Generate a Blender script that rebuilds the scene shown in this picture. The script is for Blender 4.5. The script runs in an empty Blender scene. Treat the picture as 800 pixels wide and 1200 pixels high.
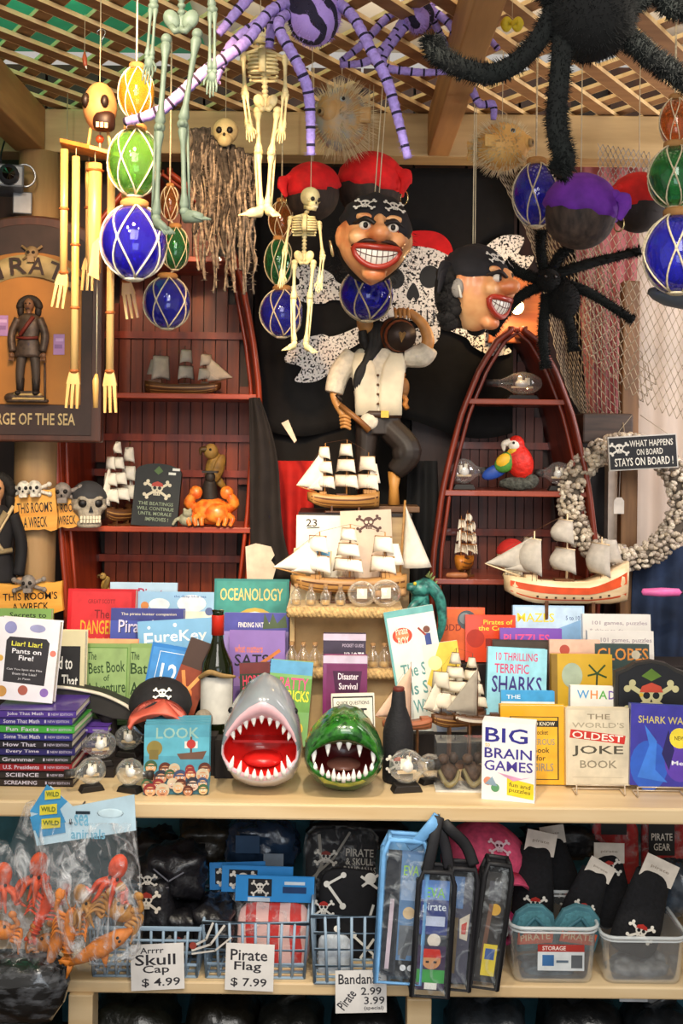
import bpy, math, random
from mathutils import Vector as V, Matrix as M, noise
# ---------------------------------------------------------------- camera, world, lights
SC = bpy.context.scene
COL = SC.collection
F = 1280.0; EYE = 1.6; ROLL = math.radians(0.7)
PI = math.pi
rnd = random.Random(11)

cam = bpy.data.objects.new('camera', bpy.data.cameras.new('camera'))
COL.objects.link(cam)
cam.matrix_world = M.Translation((0, 0, EYE)) @ M.Rotation(PI/2, 4, 'X') @ M.Rotation(ROLL, 4, 'Z')
cam.data.sensor_fit = 'AUTO'; cam.data.sensor_width = 36
cam.data.lens = 36*F/1200; cam.data.shift_y = -80/1200
cam.data.clip_start = 0.05
SC.camera = cam
SC.view_settings.view_transform = 'Standard'; SC.view_settings.look = 'None'
SC.view_settings.gamma = 1; SC.view_settings.use_curve_mapping = False
SC.view_settings.exposure = 0.75

W = bpy.data.worlds.new('world'); SC.world = W; W.use_nodes = True
W.node_tree.nodes['Background'].inputs[0].default_value = (1.0, .93, .85, 1)
W.node_tree.nodes['Background'].inputs[1].default_value = .30

def lamp(kind, name, loc, at, power, color, size=.3, spot=60, blend=.6):
    d = bpy.data.lights.new(name, kind); d.energy = power; d.color = color
    if kind == 'AREA': d.size = size
    else: d.shadow_soft_size = size
    if kind == 'SPOT': d.spot_size = math.radians(spot); d.spot_blend = blend
    o = bpy.data.objects.new(name, d); COL.objects.link(o)
    o.location = loc
    o.rotation_euler = (V(at)-V(loc)).to_track_quat('-Z', 'Y').to_euler()
    return o
lamp('AREA', 'shop_light', (0.1, -.3, 2.7), (0, 2.9, 1.0), 34, (1, .95, .88), 1.3)
lamp('AREA', 'shop_floor_light', (0.3, -.2, 1.2), (0, 2.5, .5), 6.5, (.80, .9, 1), 1.0)
lamp('SPOT', 'spot_left', (-.55, 1.1, 2.5), (-.45, 2.5, 1.95), 29, (1, .86, .62), .05, 60)
lamp('SPOT', 'spot_middle', (0.0, 1.45, 2.52), (-.02, 2.8, 1.15), 52, (1, .88, .68), .05, 52)
lamp('SPOT', 'spot_books_left', (-.6, 1.45, 2.52), (-.55, 2.8, 1.0), 34, (1, .88, .70), .05, 50)
lamp('SPOT', 'spot_books_right', (.6, 1.45, 2.52), (.5, 2.75, 1.0), 34, (1, .90, .74), .05, 50)
lamp('SPOT', 'spot_bookcase', (-.35, 1.7, 2.5), (-.52, 3.4, 1.65), 62, (1, .58, .28), .05, 52)
lamp('AREA', 'canopy_fill', (.55, 2.45, 2.62), (.55, 2.45, 2.9), 9, (1, .93, .82), 1.6)  # pair of added lights, aimed up to brighten the sheets above the lattice
lamp('AREA', 'canopy_fill', (-1.15, 2.45, 2.62), (-1.15, 2.45, 2.9), 7, (.9, 1, .9), 1.2)
lamp('AREA', 'daylight_right', (1.5, 2.6, 2.0), (1.05, 3.5, 1.9), 7, (1, .92, .92), .5)

# ---------------------------------------------------------------- helpers
def P(px, py, Y):
    dx, dy = px-400, py-520
    c, s = math.cos(ROLL), math.sin(ROLL)
    return V(((dx*c+dy*s)/F*Y, Y, EYE-(-dx*s+dy*c)/F*Y))
def S(px, Y): return px/F*Y
Z0 = 0.807                                    # counter top
def Yc(py): return F*(EYE-Z0)/(py-520)        # depth of a counter point seen at image row py

def hx(h):
    h = h.lstrip('#')
    return tuple((x/12.92 if x <= .04045 else ((x+.055)/1.055)**2.4) for x in (int(h[i:i+2], 16)/255 for i in (0, 2, 4)))
_m = {}
def nodes(m):
    m.use_nodes = True; nt = m.node_tree
    return nt, nt.nodes['Principled BSDF']
def mat(color, rough=.5, metal=0., var=.12, scale=25., bump=0., trans=0., alpha=1., emit=0., coat=0., ior=1.45, sub=0., stretch=(1, 1, 1)):
    k = (color, rough, metal, var, scale, bump, trans, alpha, emit, coat, ior, sub, stretch)
    if k in _m: return _m[k]
    m = bpy.data.materials.new('m_'+color.lstrip('#')); nt, b = nodes(m); L = nt.links.new
    c = hx(color)
    b.inputs['Base Color'].default_value = (*c, 1); b.inputs['Roughness'].default_value = rough
    b.inputs['Metallic'].default_value = metal; b.inputs['Transmission Weight'].default_value = trans
    b.inputs['Alpha'].default_value = alpha; b.inputs['IOR'].default_value = ior
    b.inputs['Coat Weight'].default_value = coat
    if sub: b.inputs['Subsurface Weight'].default_value = sub; b.inputs['Subsurface Radius'].default_value = (.01, .005, .003)
    if emit:
        b.inputs['Emission Color'].default_value = (*c, 1); b.inputs['Emission Strength'].default_value = emit
    if var or bump:
        t = nt.nodes.new('ShaderNodeTexCoord'); mp = nt.nodes.new('ShaderNodeMapping'); n = nt.nodes.new('ShaderNodeTexNoise')
        mp.inputs['Scale'].default_value = stretch
        n.inputs['Scale'].default_value = scale; n.inputs['Detail'].default_value = 4
        L(t.outputs['Object'], mp.inputs[0]); L(mp.outputs[0], n.inputs['Vector'])
        if var:
            r = nt.nodes.new('ShaderNodeMapRange')
            r.inputs[1].default_value = .3; r.inputs[2].default_value = .7
            r.inputs[3].default_value = 1-var*1.6; r.inputs[4].default_value = 1+var
            mx = nt.nodes.new('ShaderNodeMix'); mx.data_type = 'RGBA'; mx.blend_type = 'MULTIPLY'
            mx.inputs[0].default_value = 1; mx.inputs[6].default_value = (*c, 1)
            L(n.outputs[0], r.inputs[0]); L(r.outputs[0], mx.inputs[7]); L(mx.outputs[2], b.inputs['Base Color'])
        if bump:
            bp = nt.nodes.new('ShaderNodeBump'); bp.inputs['Strength'].default_value = bump; bp.inputs['Distance'].default_value = .01
            L(n.outputs[0], bp.inputs['Height']); L(bp.outputs[0], b.inputs['Normal'])
    _m[k] = m; return m
def two(c1, c2, kind='wave', scale=10., dist=3., rough=.6, thr=(.45, .55), stretch=(1, 1, 1), bump=.0, direction='X', coat=0., alpha2=None):
    """two-colour procedural pattern: stripes, wood grain or speckle"""
    k = ('two', c1, c2, kind, scale, dist, rough, thr, stretch, bump, direction, coat)
    if k in _m: return _m[k]
    m = bpy.data.materials.new('p_'+c1.lstrip('#')); nt, b = nodes(m); L = nt.links.new
    b.inputs['Roughness'].default_value = rough; b.inputs['Coat Weight'].default_value = coat
    t = nt.nodes.new('ShaderNodeTexCoord'); mp = nt.nodes.new('ShaderNodeMapping'); mp.inputs['Scale'].default_value = stretch
    L(t.outputs['Object'], mp.inputs[0])
    if kind == 'wave':
        n = nt.nodes.new('ShaderNodeTexWave'); n.bands_direction = direction
        n.inputs['Scale'].default_value = scale; n.inputs['Distortion'].default_value = dist; n.inputs['Detail'].default_value = 2; n.inputs['Detail Scale'].default_value = 1.2
    else:
        n = nt.nodes.new('ShaderNodeTexNoise'); n.inputs['Scale'].default_value = scale; n.inputs['Detail'].default_value = dist
    L(mp.outputs[0], n.inputs['Vector'])
    r = nt.nodes.new('ShaderNodeValToRGB'); r.color_ramp.elements[0].position = thr[0]; r.color_ramp.elements[1].position = thr[1]
    r.color_ramp.elements[0].color = (*hx(c1), 1); r.color_ramp.elements[1].color = (*hx(c2), 1)
    L(n.outputs['Fac'] if 'Fac' in n.outputs else n.outputs[0], r.inputs[0]); L(r.outputs[0], b.inputs['Base Color'])
    if bump:
        bp = nt.nodes.new('ShaderNodeBump'); bp.inputs['Strength'].default_value = bump; bp.inputs['Distance'].default_value = .01
        L(r.outputs[0], bp.inputs['Height']); L(bp.outputs[0], b.inputs['Normal'])
    _m[k] = m; return m
_c = {}
def clear(c='#f2f5f8', amt=.5, base=.04, scale=26, stretch=(1, 1, 1), dark=False):
    """thin crinkled clear film: mostly see-through, with glossy creases"""
    k = (c, amt, base, scale, stretch)
    if k in _c: return _c[k]
    m = bpy.data.materials.new('film'); nt, b = nodes(m); L = nt.links.new
    b.inputs['Base Color'].default_value = (*hx(c), 1); b.inputs['Roughness'].default_value = .16; b.inputs['Coat Weight'].default_value = 1; b.inputs['Coat Roughness'].default_value = .05
    t = nt.nodes.new('ShaderNodeTexCoord'); mp = nt.nodes.new('ShaderNodeMapping'); mp.inputs['Scale'].default_value = stretch
    n = nt.nodes.new('ShaderNodeTexNoise'); n.inputs['Scale'].default_value = scale; n.inputs['Detail'].default_value = 6; n.inputs['Distortion'].default_value = 1.5
    L(t.outputs['Object'], mp.inputs[0]); L(mp.outputs[0], n.inputs['Vector'])
    r = nt.nodes.new('ShaderNodeValToRGB'); e = r.color_ramp.elements; e[0].position = .50; e[1].position = .66; e[0].color = (base,)*3+(1,); e[1].color = (amt,)*3+(1,)
    bp = nt.nodes.new('ShaderNodeBump'); bp.inputs['Strength'].default_value = 1; bp.inputs['Distance'].default_value = .03
    L(n.outputs[0], r.inputs[0]); L(n.outputs[0], bp.inputs['Height']); L(bp.outputs[0], b.inputs['Normal']); L(bp.outputs[0], b.inputs['Coat Normal'])
    tr = nt.nodes.new('ShaderNodeBsdfTransparent'); mx = nt.nodes.new('ShaderNodeMixShader')
    L(r.outputs[0], mx.inputs[0]); L(tr.outputs[0], mx.inputs[1]); L(b.outputs[0], mx.inputs[2]); L(mx.outputs[0], nt.nodes['Material Output'].inputs[0])
    _c[k] = m; return m
def thinglass(c='#f2f4f0', a=.16):
    """thin-walled clear glass or plastic: see-through, glossy towards the rim"""
    k = ('tg', c, a)
    if k in _c: return _c[k]
    m = bpy.data.materials.new('thin_glass'); nt, b0 = nodes(m); L = nt.links.new
    b = nt.nodes.new('ShaderNodeBsdfGlossy'); b.inputs[0].default_value = (1, 1, 1, 1); b.inputs['Roughness'].default_value = .06
    b0.inputs['Base Color'].default_value = (*hx(c), 1); b0.inputs['Roughness'].default_value = .2
    m2 = nt.nodes.new('ShaderNodeMixShader'); m2.inputs[0].default_value = .3; L(b.outputs[0], m2.inputs[1]); L(b0.outputs[0], m2.inputs[2]); b = m2
    lw = nt.nodes.new('ShaderNodeLayerWeight'); lw.inputs[0].default_value = .35
    r = nt.nodes.new('ShaderNodeMapRange'); r.inputs[1].default_value = 0; r.inputs[2].default_value = 1; r.inputs[3].default_value = a*.4; r.inputs[4].default_value = min(1, a*5)
    tr = nt.nodes.new('ShaderNodeBsdfTransparent'); mx = nt.nodes.new('ShaderNodeMixShader')
    L(lw.outputs['Facing'], r.inputs[0]); L(r.outputs[0], mx.inputs[0]); L(tr.outputs[0], mx.inputs[1]); L(b.outputs[0], mx.inputs[2]); L(mx.outputs[0], nt.nodes['Material Output'].inputs[0])
    _c[k] = m; return m
def wood(c1, c2, axis='Z', scale=9, rough=.5, coat=0.):
    st = {'X': (.12, 1, 1), 'Y': (1, .12, 1), 'Z': (1, 1, .12)}[axis]
    return two(c1, c2, 'noise', scale*6, 5, rough, (.35, .68), st, .12, coat=coat)

_t = {}
def text_shape(s):
    if s not in _t:
        c = bpy.data.curves.new('t', 'FONT'); c.body = s; c.resolution_u = 2; c.size = 1; c.offset = .012
        o = bpy.data.objects.new('t', c); COL.objects.link(o)
        dg = bpy.context.evaluated_depsgraph_get(); e = o.evaluated_get(dg); me = e.to_mesh()
        vs = [tuple(v.co) for v in me.vertices]; fs = [tuple(p.vertices) for p in me.polygons]
        e.to_mesh_clear(); bpy.data.objects.remove(o); bpy.data.curves.remove(c)
        x0 = min(v[0] for v in vs); x1 = max(v[0] for v in vs); y0 = min(v[1] for v in vs); y1 = max(v[1] for v in vs)
        _t[s] = ([((v[0]-x0)/(x1-x0), (v[1]-y0)/(y1-y0)) for v in vs], fs)
    return _t[s]

class MB:
    def __init__(s, X=None): s.v = []; s.f = []; s.m = []; s.s = []; s.mats = []; s.X = X or M()
    def mi(s, m):
        if isinstance(m, str): m = mat(m)
        if m not in s.mats: s.mats.append(m)
        return s.mats.index(m)
    def add(s, vs, fs, m, sm=False):
        b = len(s.v); X = s.X
        s.v += [X @ V(v) for v in vs]
        if callable(m): idx = [s.mi(m(i)) for i in range(len(fs))]
        else: idx = [s.mi(m)]*len(fs)
        s.f += [tuple(i+b for i in f) for f in fs]; s.m += idx; s.s += [sm]*len(fs); return s
    def box(s, c, d, m, rot=None):
        hx_, hy, hz = d[0]/2, d[1]/2, d[2]/2
        vs = [V((x, y, z)) for x in (-hx_, hx_) for y in (-hy, hy) for z in (-hz, hz)]
        if rot is not None:
            R = rot if isinstance(rot, M) else (M.Rotation(rot[2], 3, 'Z') @ M.Rotation(rot[1], 3, 'Y') @ M.Rotation(rot[0], 3, 'X'))
            vs = [R @ v for v in vs]
        c = V(c)
        return s.add([v+c for v in vs], [(0, 1, 3, 2), (4, 6, 7, 5), (0, 4, 5, 1), (2, 3, 7, 6), (0, 2, 6, 4), (1, 5, 7, 3)], m)
    def tube(s, pts, r, m, n=8, closed=False, flat=None):
        pts = [V(p) for p in pts]; N = len(pts)
        rs = r if isinstance(r, (list, tuple)) else [r]*N
        vs = []; up = None
        for i, p in enumerate(pts):
            a = pts[i-1] if (i > 0 or closed) else p; b = pts[(i+1) % N] if (i < N-1 or closed) else p
            d = (b-a)
            d = d.normalized() if d.length > 1e-9 else V((0, 0, 1))
            if up is None:
                up = V((0, 1, 0)) if abs(d.y) < .9 else V((1, 0, 0))
            x = d.cross(up)
            if x.length < 1e-6: x = d.cross(V((1, 0, .3)))
            x.normalize(); y = x.cross(d).normalized(); up = y
            fx, fy = flat or (1, 1)
            for k in range(n):
                t = 2*PI*k/n
                vs.append(p+(x*math.cos(t)*fx+y*math.sin(t)*fy)*rs[i])
        fs = []
        for i in range(N if closed else N-1):
            j = (i+1) % N
            for k in range(n):
                fs.append((i*n+k, i*n+(k+1) % n, j*n+(k+1) % n, j*n+k))
        mm = m
        if callable(m): mm = lambda q: m(min(q//n, N-2))
        if not closed:
            fs.append(tuple(range(n-1, -1, -1))); fs.append(tuple((N-1)*n+k for k in range(n)))
        return s.add(vs, fs, mm, True)
    def curve(s, pts, r, m, n=8, sub=6, flat=None):
        q, rr = smooth(pts, sub, r)
        return s.tube(q, rr, m, n, flat=flat)
    def lathe(s, prof, m, n=20, at=(0, 0, 0), axis='Z', sx=1, sy=1):
        vs = []; N = len(prof); at = V(at)
        for r, z in prof:
            for k in range(n):
                t = 2*PI*k/n; a, b = r*math.cos(t)*sx, r*math.sin(t)*sy
                vs.append(at+(V((a, b, z)) if axis == 'Z' else V((z, a, b)) if axis == 'X' else V((b, z, a))))
        fs = [(i*n+k, i*n+(k+1) % n, (i+1)*n+(k+1) % n, (i+1)*n+k) for i in range(N-1) for k in range(n)]
        mm = m
        if callable(m): mm = lambda q: m(min(q//n, N-2))
        if prof[0][0] > 1e-6: fs.append(tuple(range(n-1, -1, -1)))
        if prof[-1][0] > 1e-6: fs.append(tuple((N-1)*n+k for k in range(n)))
        return s.add(vs, fs, mm, True)
    def ball(s, c, r, m, nu=16, nv=10, fn=None, rot=None):
        r = V((r, r, r)) if isinstance(r, (int, float)) else V(r); c = V(c); vs = []
        for j in range(nv+1):
            ph = PI*j/nv
            for i in range(nu if 0 < j < nv else 1):
                t = 2*PI*i/nu
                d = V((math.sin(ph)*math.cos(t), math.sin(ph)*math.sin(t), math.cos(ph)))
                k = fn(d) if fn else 1
                p = V((d.x*r.x, d.y*r.y, d.z*r.z))*k
                vs.append(c+(rot @ p if rot is not None else p))
        fs = []
        ring = lambda j: 1+(j-1)*nu
        for i in range(nu):
            fs.append((0, ring(1)+i, ring(1)+(i+1) % nu))
            for j in range(1, nv-1):
                a, b = ring(j), ring(j+1)
                fs.append((a+i, b+i, b+(i+1) % nu, a+(i+1) % nu))
            fs.append((ring(nv-1)+i, len(vs)-1, ring(nv-1)+(i+1) % nu))
        return s.add(vs, fs, m, True)
    def grid(s, fn, nu, nv, m, sm=True, cu=False):
        vs = [fn(i/(nu if cu else nu), j/nv) for j in range(nv+1) for i in range(nu if cu else nu+1)]
        w = nu if cu else nu+1
        fs = [(j*w+i, j*w+(i+1) % w, (j+1)*w+(i+1) % w, (j+1)*w+i) for j in range(nv) for i in range(nu)]
        return s.add(vs, fs, m, sm)
    def loft(s, rings, m, cap0=True, cap1=True, sm=True):
        n = len(rings[0]); N = len(rings)
        vs = [p for r in rings for p in r]
        fs = [(i*n+k, i*n+(k+1) % n, (i+1)*n+(k+1) % n, (i+1)*n+k) for i in range(N-1) for k in range(n)]
        mm = m
        if callable(m): mm = lambda q: m(min(q//n, N-2))
        if cap0: fs.append(tuple(range(n-1, -1, -1)))
        if cap1: fs.append(tuple((N-1)*n+k for k in range(n)))
        return s.add(vs, fs, mm, sm)
    def prism(s, poly, y0, y1, m, sm=False):
        n = len(poly)
        a = sum(poly[i][0]*poly[(i+1) % n][1]-poly[(i+1) % n][0]*poly[i][1] for i in range(n))
        if a < 0: poly = poly[::-1]
        vs = [(x, y0, z) for x, z in poly]+[(x, y1, z) for x, z in poly]
        fs = [tuple(range(n)), tuple(range(2*n-1, n-1, -1))]+[(i, i+n, (i+1) % n+n, (i+1) % n) for i in range(n)]
        return s.add(vs, fs, m, sm)
    def flat(s, poly, y, m):
        n = len(poly)
        a = sum(poly[i][0]*poly[(i+1) % n][1]-poly[(i+1) % n][0]*poly[i][1] for i in range(n))
        if a < 0: poly = poly[::-1]
        return s.add([(x, y, z) for x, z in poly], [tuple(range(n))], m)
    def text(s, t, x0, z0, x1, z1, y, m, rot=0., arc=0.):
        vs, fs = text_shape(t); cx, cz = (x0+x1)/2, (z0+z1)/2; o = []
        for a, b in vs:
            x = (a-.5)*(x1-x0); z = (b-.5)*(z1-z0)+arc*(1-(2*a-1)**2)
            o.append((cx+x*math.cos(rot)-z*math.sin(rot), y, cz+x*math.sin(rot)+z*math.cos(rot)))
        return s.add(o, fs, m)
    def spikes(s, pts, m, w=.0008):
        """thin hairs or thorns: list of (root, tip)"""
        vs = []; fs = []
        for a, b in pts:
            d = (b-a)
            x = d.cross(V((.3, 1, .2))); x = x.normalized()*w if x.length > 1e-9 else V((w, 0, 0))
            y = d.cross(x).normalized()*w
            i = len(vs); vs += [a+x, a-x*.5+y*.87, a-x*.5-y*.87, b]; fs += [(i, i+1, i+3), (i+1, i+2, i+3), (i+2, i, i+3)]
        return s.add(vs, fs, m)
    def fuzz(s, pts, r, m, n=300, ln=.01, w=.0009, sub=6):
        q, rr = smooth(pts, sub, r); h = []
        for _ in range(n):
            i = rnd.randrange(len(q)-1); t = rnd.random(); p = q[i].lerp(q[i+1], t); ra = rr[i]*(1-t)+rr[i+1]*t
            d = (q[i+1]-q[i]).normalized(); u = V((rnd.gauss(0, 1), rnd.gauss(0, 1), rnd.gauss(0, 1))); u = (u-d*u.dot(d)).normalized()
            h.append((p+u*ra*.8, p+u*(ra+ln*rnd.uniform(.5, 1.1))+d*ln*rnd.uniform(-.2, .6)))
        return s.spikes(h, m, w)
    def build(s, name, parent=None, bevel=0, thick=0, subsurf=0, remesh=0, smooth_=0, wire=0):
        me = bpy.data.meshes.new(name); me.from_pydata(s.v, [], s.f)
        for m in s.mats: me.materials.append(m)
        me.polygons.foreach_set('material_index', s.m); me.polygons.foreach_set('use_smooth', s.s); me.update()
        o = bpy.data.objects.new(name, me); COL.objects.link(o)
        if parent is not None: o.parent = parent
        if wire:
            d = o.modifiers.new('w', 'WIREFRAME'); d.thickness = wire; d.use_even_offset = False; d.use_boundary = True
        if thick:
            d = o.modifiers.new('s', 'SOLIDIFY'); d.thickness = thick; d.offset = 0
        if remesh:
            d = o.modifiers.new('r', 'REMESH'); d.mode = 'VOXEL'; d.voxel_size = remesh; d.use_smooth_shade = True
        if smooth_:
            d = o.modifiers.new('sm', 'SMOOTH'); d.iterations = smooth_; d.factor = .5
        if bevel:
            d = o.modifiers.new('b', 'BEVEL'); d.width = bevel; d.segments = 2; d.limit_method = 'ANGLE'; d.angle_limit = .7
        if subsurf:
            d = o.modifiers.new('ss', 'SUBSURF'); d.levels = subsurf; d.render_levels = subsurf
        return o
def smooth(pts, sub, r):
    pts = [V(p) for p in pts]; N = len(pts)
    rs = r if isinstance(r, (list, tuple)) else [r]*N
    q = []; rr = []
    for i in range(N-1):
        p0, p1, p2, p3 = pts[max(i-1, 0)], pts[i], pts[i+1], pts[min(i+2, N-1)]
        for k in range(sub):
            t = k/sub
            q.append(.5*((2*p1)+(p2-p0)*t+(2*p0-5*p1+4*p2-p3)*t*t+(3*p1-p0-3*p2+p3)*t**3)); rr.append(rs[i]*(1-t)+rs[i+1]*t)
    q.append(pts[-1]); rr.append(rs[-1]); return q, rr
def tag(o, label, cat, group=None, kind=None):
    o['label'] = label; o['category'] = cat
    if group: o['group'] = group
    if kind: o['kind'] = kind
    return o
def thing(name, label, cat, loc=(0, 0, 0), rot=(0, 0, 0), group=None):
    o = bpy.data.objects.new(name, None); COL.objects.link(o); o.empty_display_size = .02
    o.location = loc; o.rotation_euler = rot
    return tag(o, label, cat, group)
def structure(mb, name, **k):
    o = mb.build(name, **k); o['kind'] = 'structure'; return o
def copy_tree(o, parent=None):
    c = o.copy(); COL.objects.link(c); c.parent = parent
    for ch in list(o.children): copy_tree(ch, c)
    return c
def again(o, loc, rot=None, label=None, scale=None, group=None):
    c = copy_tree(o); c.location = loc
    if rot is not None: c.rotation_euler = rot
    if scale: c.scale = scale if not isinstance(scale, (int, float)) else (scale,)*3
    if label: c['label'] = label
    if group: c['group'] = group
    return c
# printed decoration in fractions of a w x h face at plane y (facing -Y): see book()
def deco(mb, w, h, y, items, x0=0., z0=0.):
    X = lambda u: x0+(u-.5)*w
    Zf = lambda v: z0+v*h
    for k, it in enumerate(items):
        yy = y-.00004*(k+1); kind = it[0]; c = it[6] if kind == 't' else it[-1]
        if kind == 't': mb.text(it[1], X(it[2]), Zf(it[3]), X(it[4]), Zf(it[5]), yy, c, it[7] if len(it) > 7 else 0.)
        elif kind == 'r': mb.flat([(X(it[1]), Zf(it[2])), (X(it[3]), Zf(it[2])), (X(it[3]), Zf(it[4])), (X(it[1]), Zf(it[4]))], yy, c)
        elif kind == 'c':
            r = it[3]*w; ry = r*(it[4] if len(it) > 5 else 1)
            mb.flat([(X(it[1])+r*math.cos(2*PI*a/20), Zf(it[2])+ry*math.sin(2*PI*a/20)) for a in range(20)], yy, c)
        elif kind == 'p': mb.flat([(X(u), Zf(v)) for u, v in it[1]], yy, c)
        elif kind == 'l':
            pts = [V((X(u), 0, Zf(v))) for u, v in it[1]]; t = it[2]*w/2
            for a, b in zip(pts[:-1], pts[1:]):
                d = (b-a)
                if d.length < 1e-9: continue
                d.normalize(); n = V((-d.z, 0, d.x))*t; e = d*t*.4
                mb.flat([((a-e+n).x, (a-e+n).z), ((a-e-n).x, (a-e-n).z), ((b+e-n).x, (b+e-n).z), ((b+e+n).x, (b+e+n).z)], yy, c)
def skull(u, v, s, asp, col='#efe9dc', dark='#0c0a0a', band=None):
    """skull and crossbones in deco units; s half width as fraction of w, asp = w/h"""
    a = asp; o = []
    for q in (1, -1):
        o.append(('l', [(u-q*s*1.5, v-s*1.1*a), (u+q*s*1.5, v+s*.75*a)], s*.34, col))
        for e in (1, -1):
            for d in (.18, -.18):
                o.append(('c', u+e*q*s*1.5+d*s, v+(e*.9-.16)*s*a-d*q*s*a*1.1, s*.24, col))
    o.append(('c', u, v+.15*s*a, s*.8, .9, col))
    o.append(('r', u-s*.45, v-s*.95*a, u+s*.45, v-s*.3*a, col))
    for e in (-1, 1): o.append(('c', u+e*s*.33, v+.08*s*a, s*.24, dark))
    o.append(('p', [(u-s*.1, v-s*.38*a), (u+s*.1, v-s*.38*a), (u, v-s*.15*a)], dark))
    for e in (-.22, 0, .22): o.append(('r', u+(e-.03)*s, v-s*.92*a, u+(e+.03)*s, v-s*.6*a, dark))
    if band: o.append(('p', [(u-s*.82, v+.3*s*a), (u+s*.82, v+.3*s*a), (u+s*.66, v+.72*s*a), (u, v+.98*s*a), (u-s*.66, v+.72*s*a)], band))
    return o
INK = '#15120f'; WHITE = '#f4f0e6'
paper = mat('#efe6d2', .8, var=.06, scale=400, stretch=(.05, .05, 1))

# ---------------------------------------------------------------- the setting
floor_m = wood('#3a2c20', '#54402e', 'X')
structure(MB().box((0, 1.6, -.02), (4.2, 4.4, .04), floor_m), 'floor')
dark_plank = wood('#2a140c', '#43200f', 'Z', 5)
wb = MB()
for i in range(17):
    x = -1.96+i*.168
    if x+.16 < .86: wb.box((x+.08, 3.52, 1.4), (.160, .06, 2.8), dark_plank)
wb.box((-.6, 3.56, 1.4), (2.95, .03, 2.8), '#160b07')
wb.box((1.5, 3.54, .6), (1.3, .06, 1.2), dark_plank)
wb.box((1.5, 3.54, 2.72), (1.3, .06, .2), dark_plank)
structure(wb, 'wall_back')
structure(MB().box((-1.98, 2.6, 1.4), (.05, 1.8, 2.8), dark_plank), 'wall_left')
structure(MB().box((2.12, 2.6, 1.4), (.05, 1.8, 2.8), dark_plank), 'wall_right')
# window behind the curtains: frame, panes, daylight
wf = MB(); lw = mat('#cfc4b4', .5)
for x in (.88, 1.47, 2.06): wf.box((x, 3.53, 1.9), (.05, .07, 1.4), lw)
for z in (1.22, 1.9, 2.6): wf.box((1.47, 3.53, z), (1.2, .07, .05), lw)
win = structure(wf, 'window_1')
pane = MB().box((1.47, 3.55, 1.9), (1.18, .008, 1.4), mat('#fff3f0', .3, var=0, emit=1.3)).build('window_1_pane', win)
pane['kind'] = 'structure'
# lattice ceiling
lat = MB(); lm = wood('#8a6440', '#a67c50', 'X', 5, .6); lm_lit = wood('#e2bf86', '#f2d9a6', 'X', 5, .6)  # second, paler tone paints the light on the slat edges
pitch = .108
for sgn, z in ((1, 2.566), (-1, 2.580)):
    d = V((1, 1.45*sgn, 0)).normalized(); n = V((-d.y, d.x, 0))
    c0 = V((0, 2.45, z))
    for k in range(-30, 31):
        p = c0+n*pitch*k
        # clip to the box x +-1.9, y 1.3..3.5
        ts = []
        t0, t1 = -9, 9
        for ax, lo, hi in ((0, -1.9, 1.9), (1, 1.35, 3.48)):
            a, b = (lo-p[ax])/d[ax], (hi-p[ax])/d[ax]
            t0, t1 = max(t0, min(a, b)), min(t1, max(a, b))
        if t1-t0 < .05: continue
        m = p+d*(t0+t1)/2
        lat.box(m, (t1-t0, .038, .010), lm, (0, 0, math.atan2(d.y, d.x)))
        for e in (-1, 1): lat.box(m+n*e*.0195, (t1-t0, .0012, .0105), lm_lit, (0, 0, math.atan2(d.y, d.x)))
structure(lat, 'ceiling')
structure(MB().box((.74, 2.45, 2.90), (2.4, 2.3, .02), mat('#d2c6b2', .9, var=.2, scale=3)), 'ceiling.001')
structure(MB().box((-1.2, 2.45, 2.89), (1.48, 2.3, .02), mat('#3fb884', .7, var=.25, scale=4, bump=.5)), 'ceiling.002')
beam_m = wood('#a58a5c', '#c4a878', 'X', 4, .6); beam_y = wood('#9a7040', '#bb8d55', 'Y', 4, .6); post_m = wood('#8f6e48', '#ac8a5e', 'Z', 4, .65)
structure(MB().box((.05, 3.20, 2.494), (3.9, .10, .125), beam_m), 'trim_1', bevel=.004)
structure(MB().box((-.905, 2.3, 2.492), (.085, 1.68, .125), beam_y), 'trim_2', bevel=.004)
structure(MB().box((.268, 2.3, 2.492), (.062, 1.68, .125), beam_y), 'trim_3', bevel=.004)
lp = MB()
lp.lathe([(.058, 0), (.058, 1.2), (.062, 1.5), (.06, 2.0), (.058, 2.43)], post_m, 18, at=(-.885, 3.17, 0))
structure(lp, 'trim_4')
structure(MB().box((.865, 3.30, 1.05), (.05, .05, 2.1), wood('#6b4a2c', '#8a633c', 'Z')), 'trim_5', bevel=.004)
structure(MB().box((.79, 3.3, 1.655), (.15, .12, .09), wood('#2c2018', '#4a372a', 'X')), 'trim_6', bevel=.006)

# counter
top_m = wood('#cdae80', '#dec59c', 'X', 3, .45)
ct = thing('display_counter', 'long pale pine shop counter with shelf below', 'counter', (0, 2.4, 0))
MB().box((0, .40, Z0-.018), (3.0, .80, .036), top_m).build('worktop', ct, bevel=.005)
MB().box((0, .31, .370), (3.0, .50, .028), top_m).build('lower_shelf', ct, bevel=.004)
MB().box((0, .57, .40), (3.0, .02, .75), mat('#3a7488', .7)).build('back_panel', ct)
for x in (-.57, .19): MB().box((x, .08, .178), (.055, .06, .356), top_m).build('upright', ct, bevel=.003)
for x in (-1.48, 1.48): MB().box((x, .35, .394), (.03, .6, .788), top_m).build('side_panel', ct)
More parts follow.
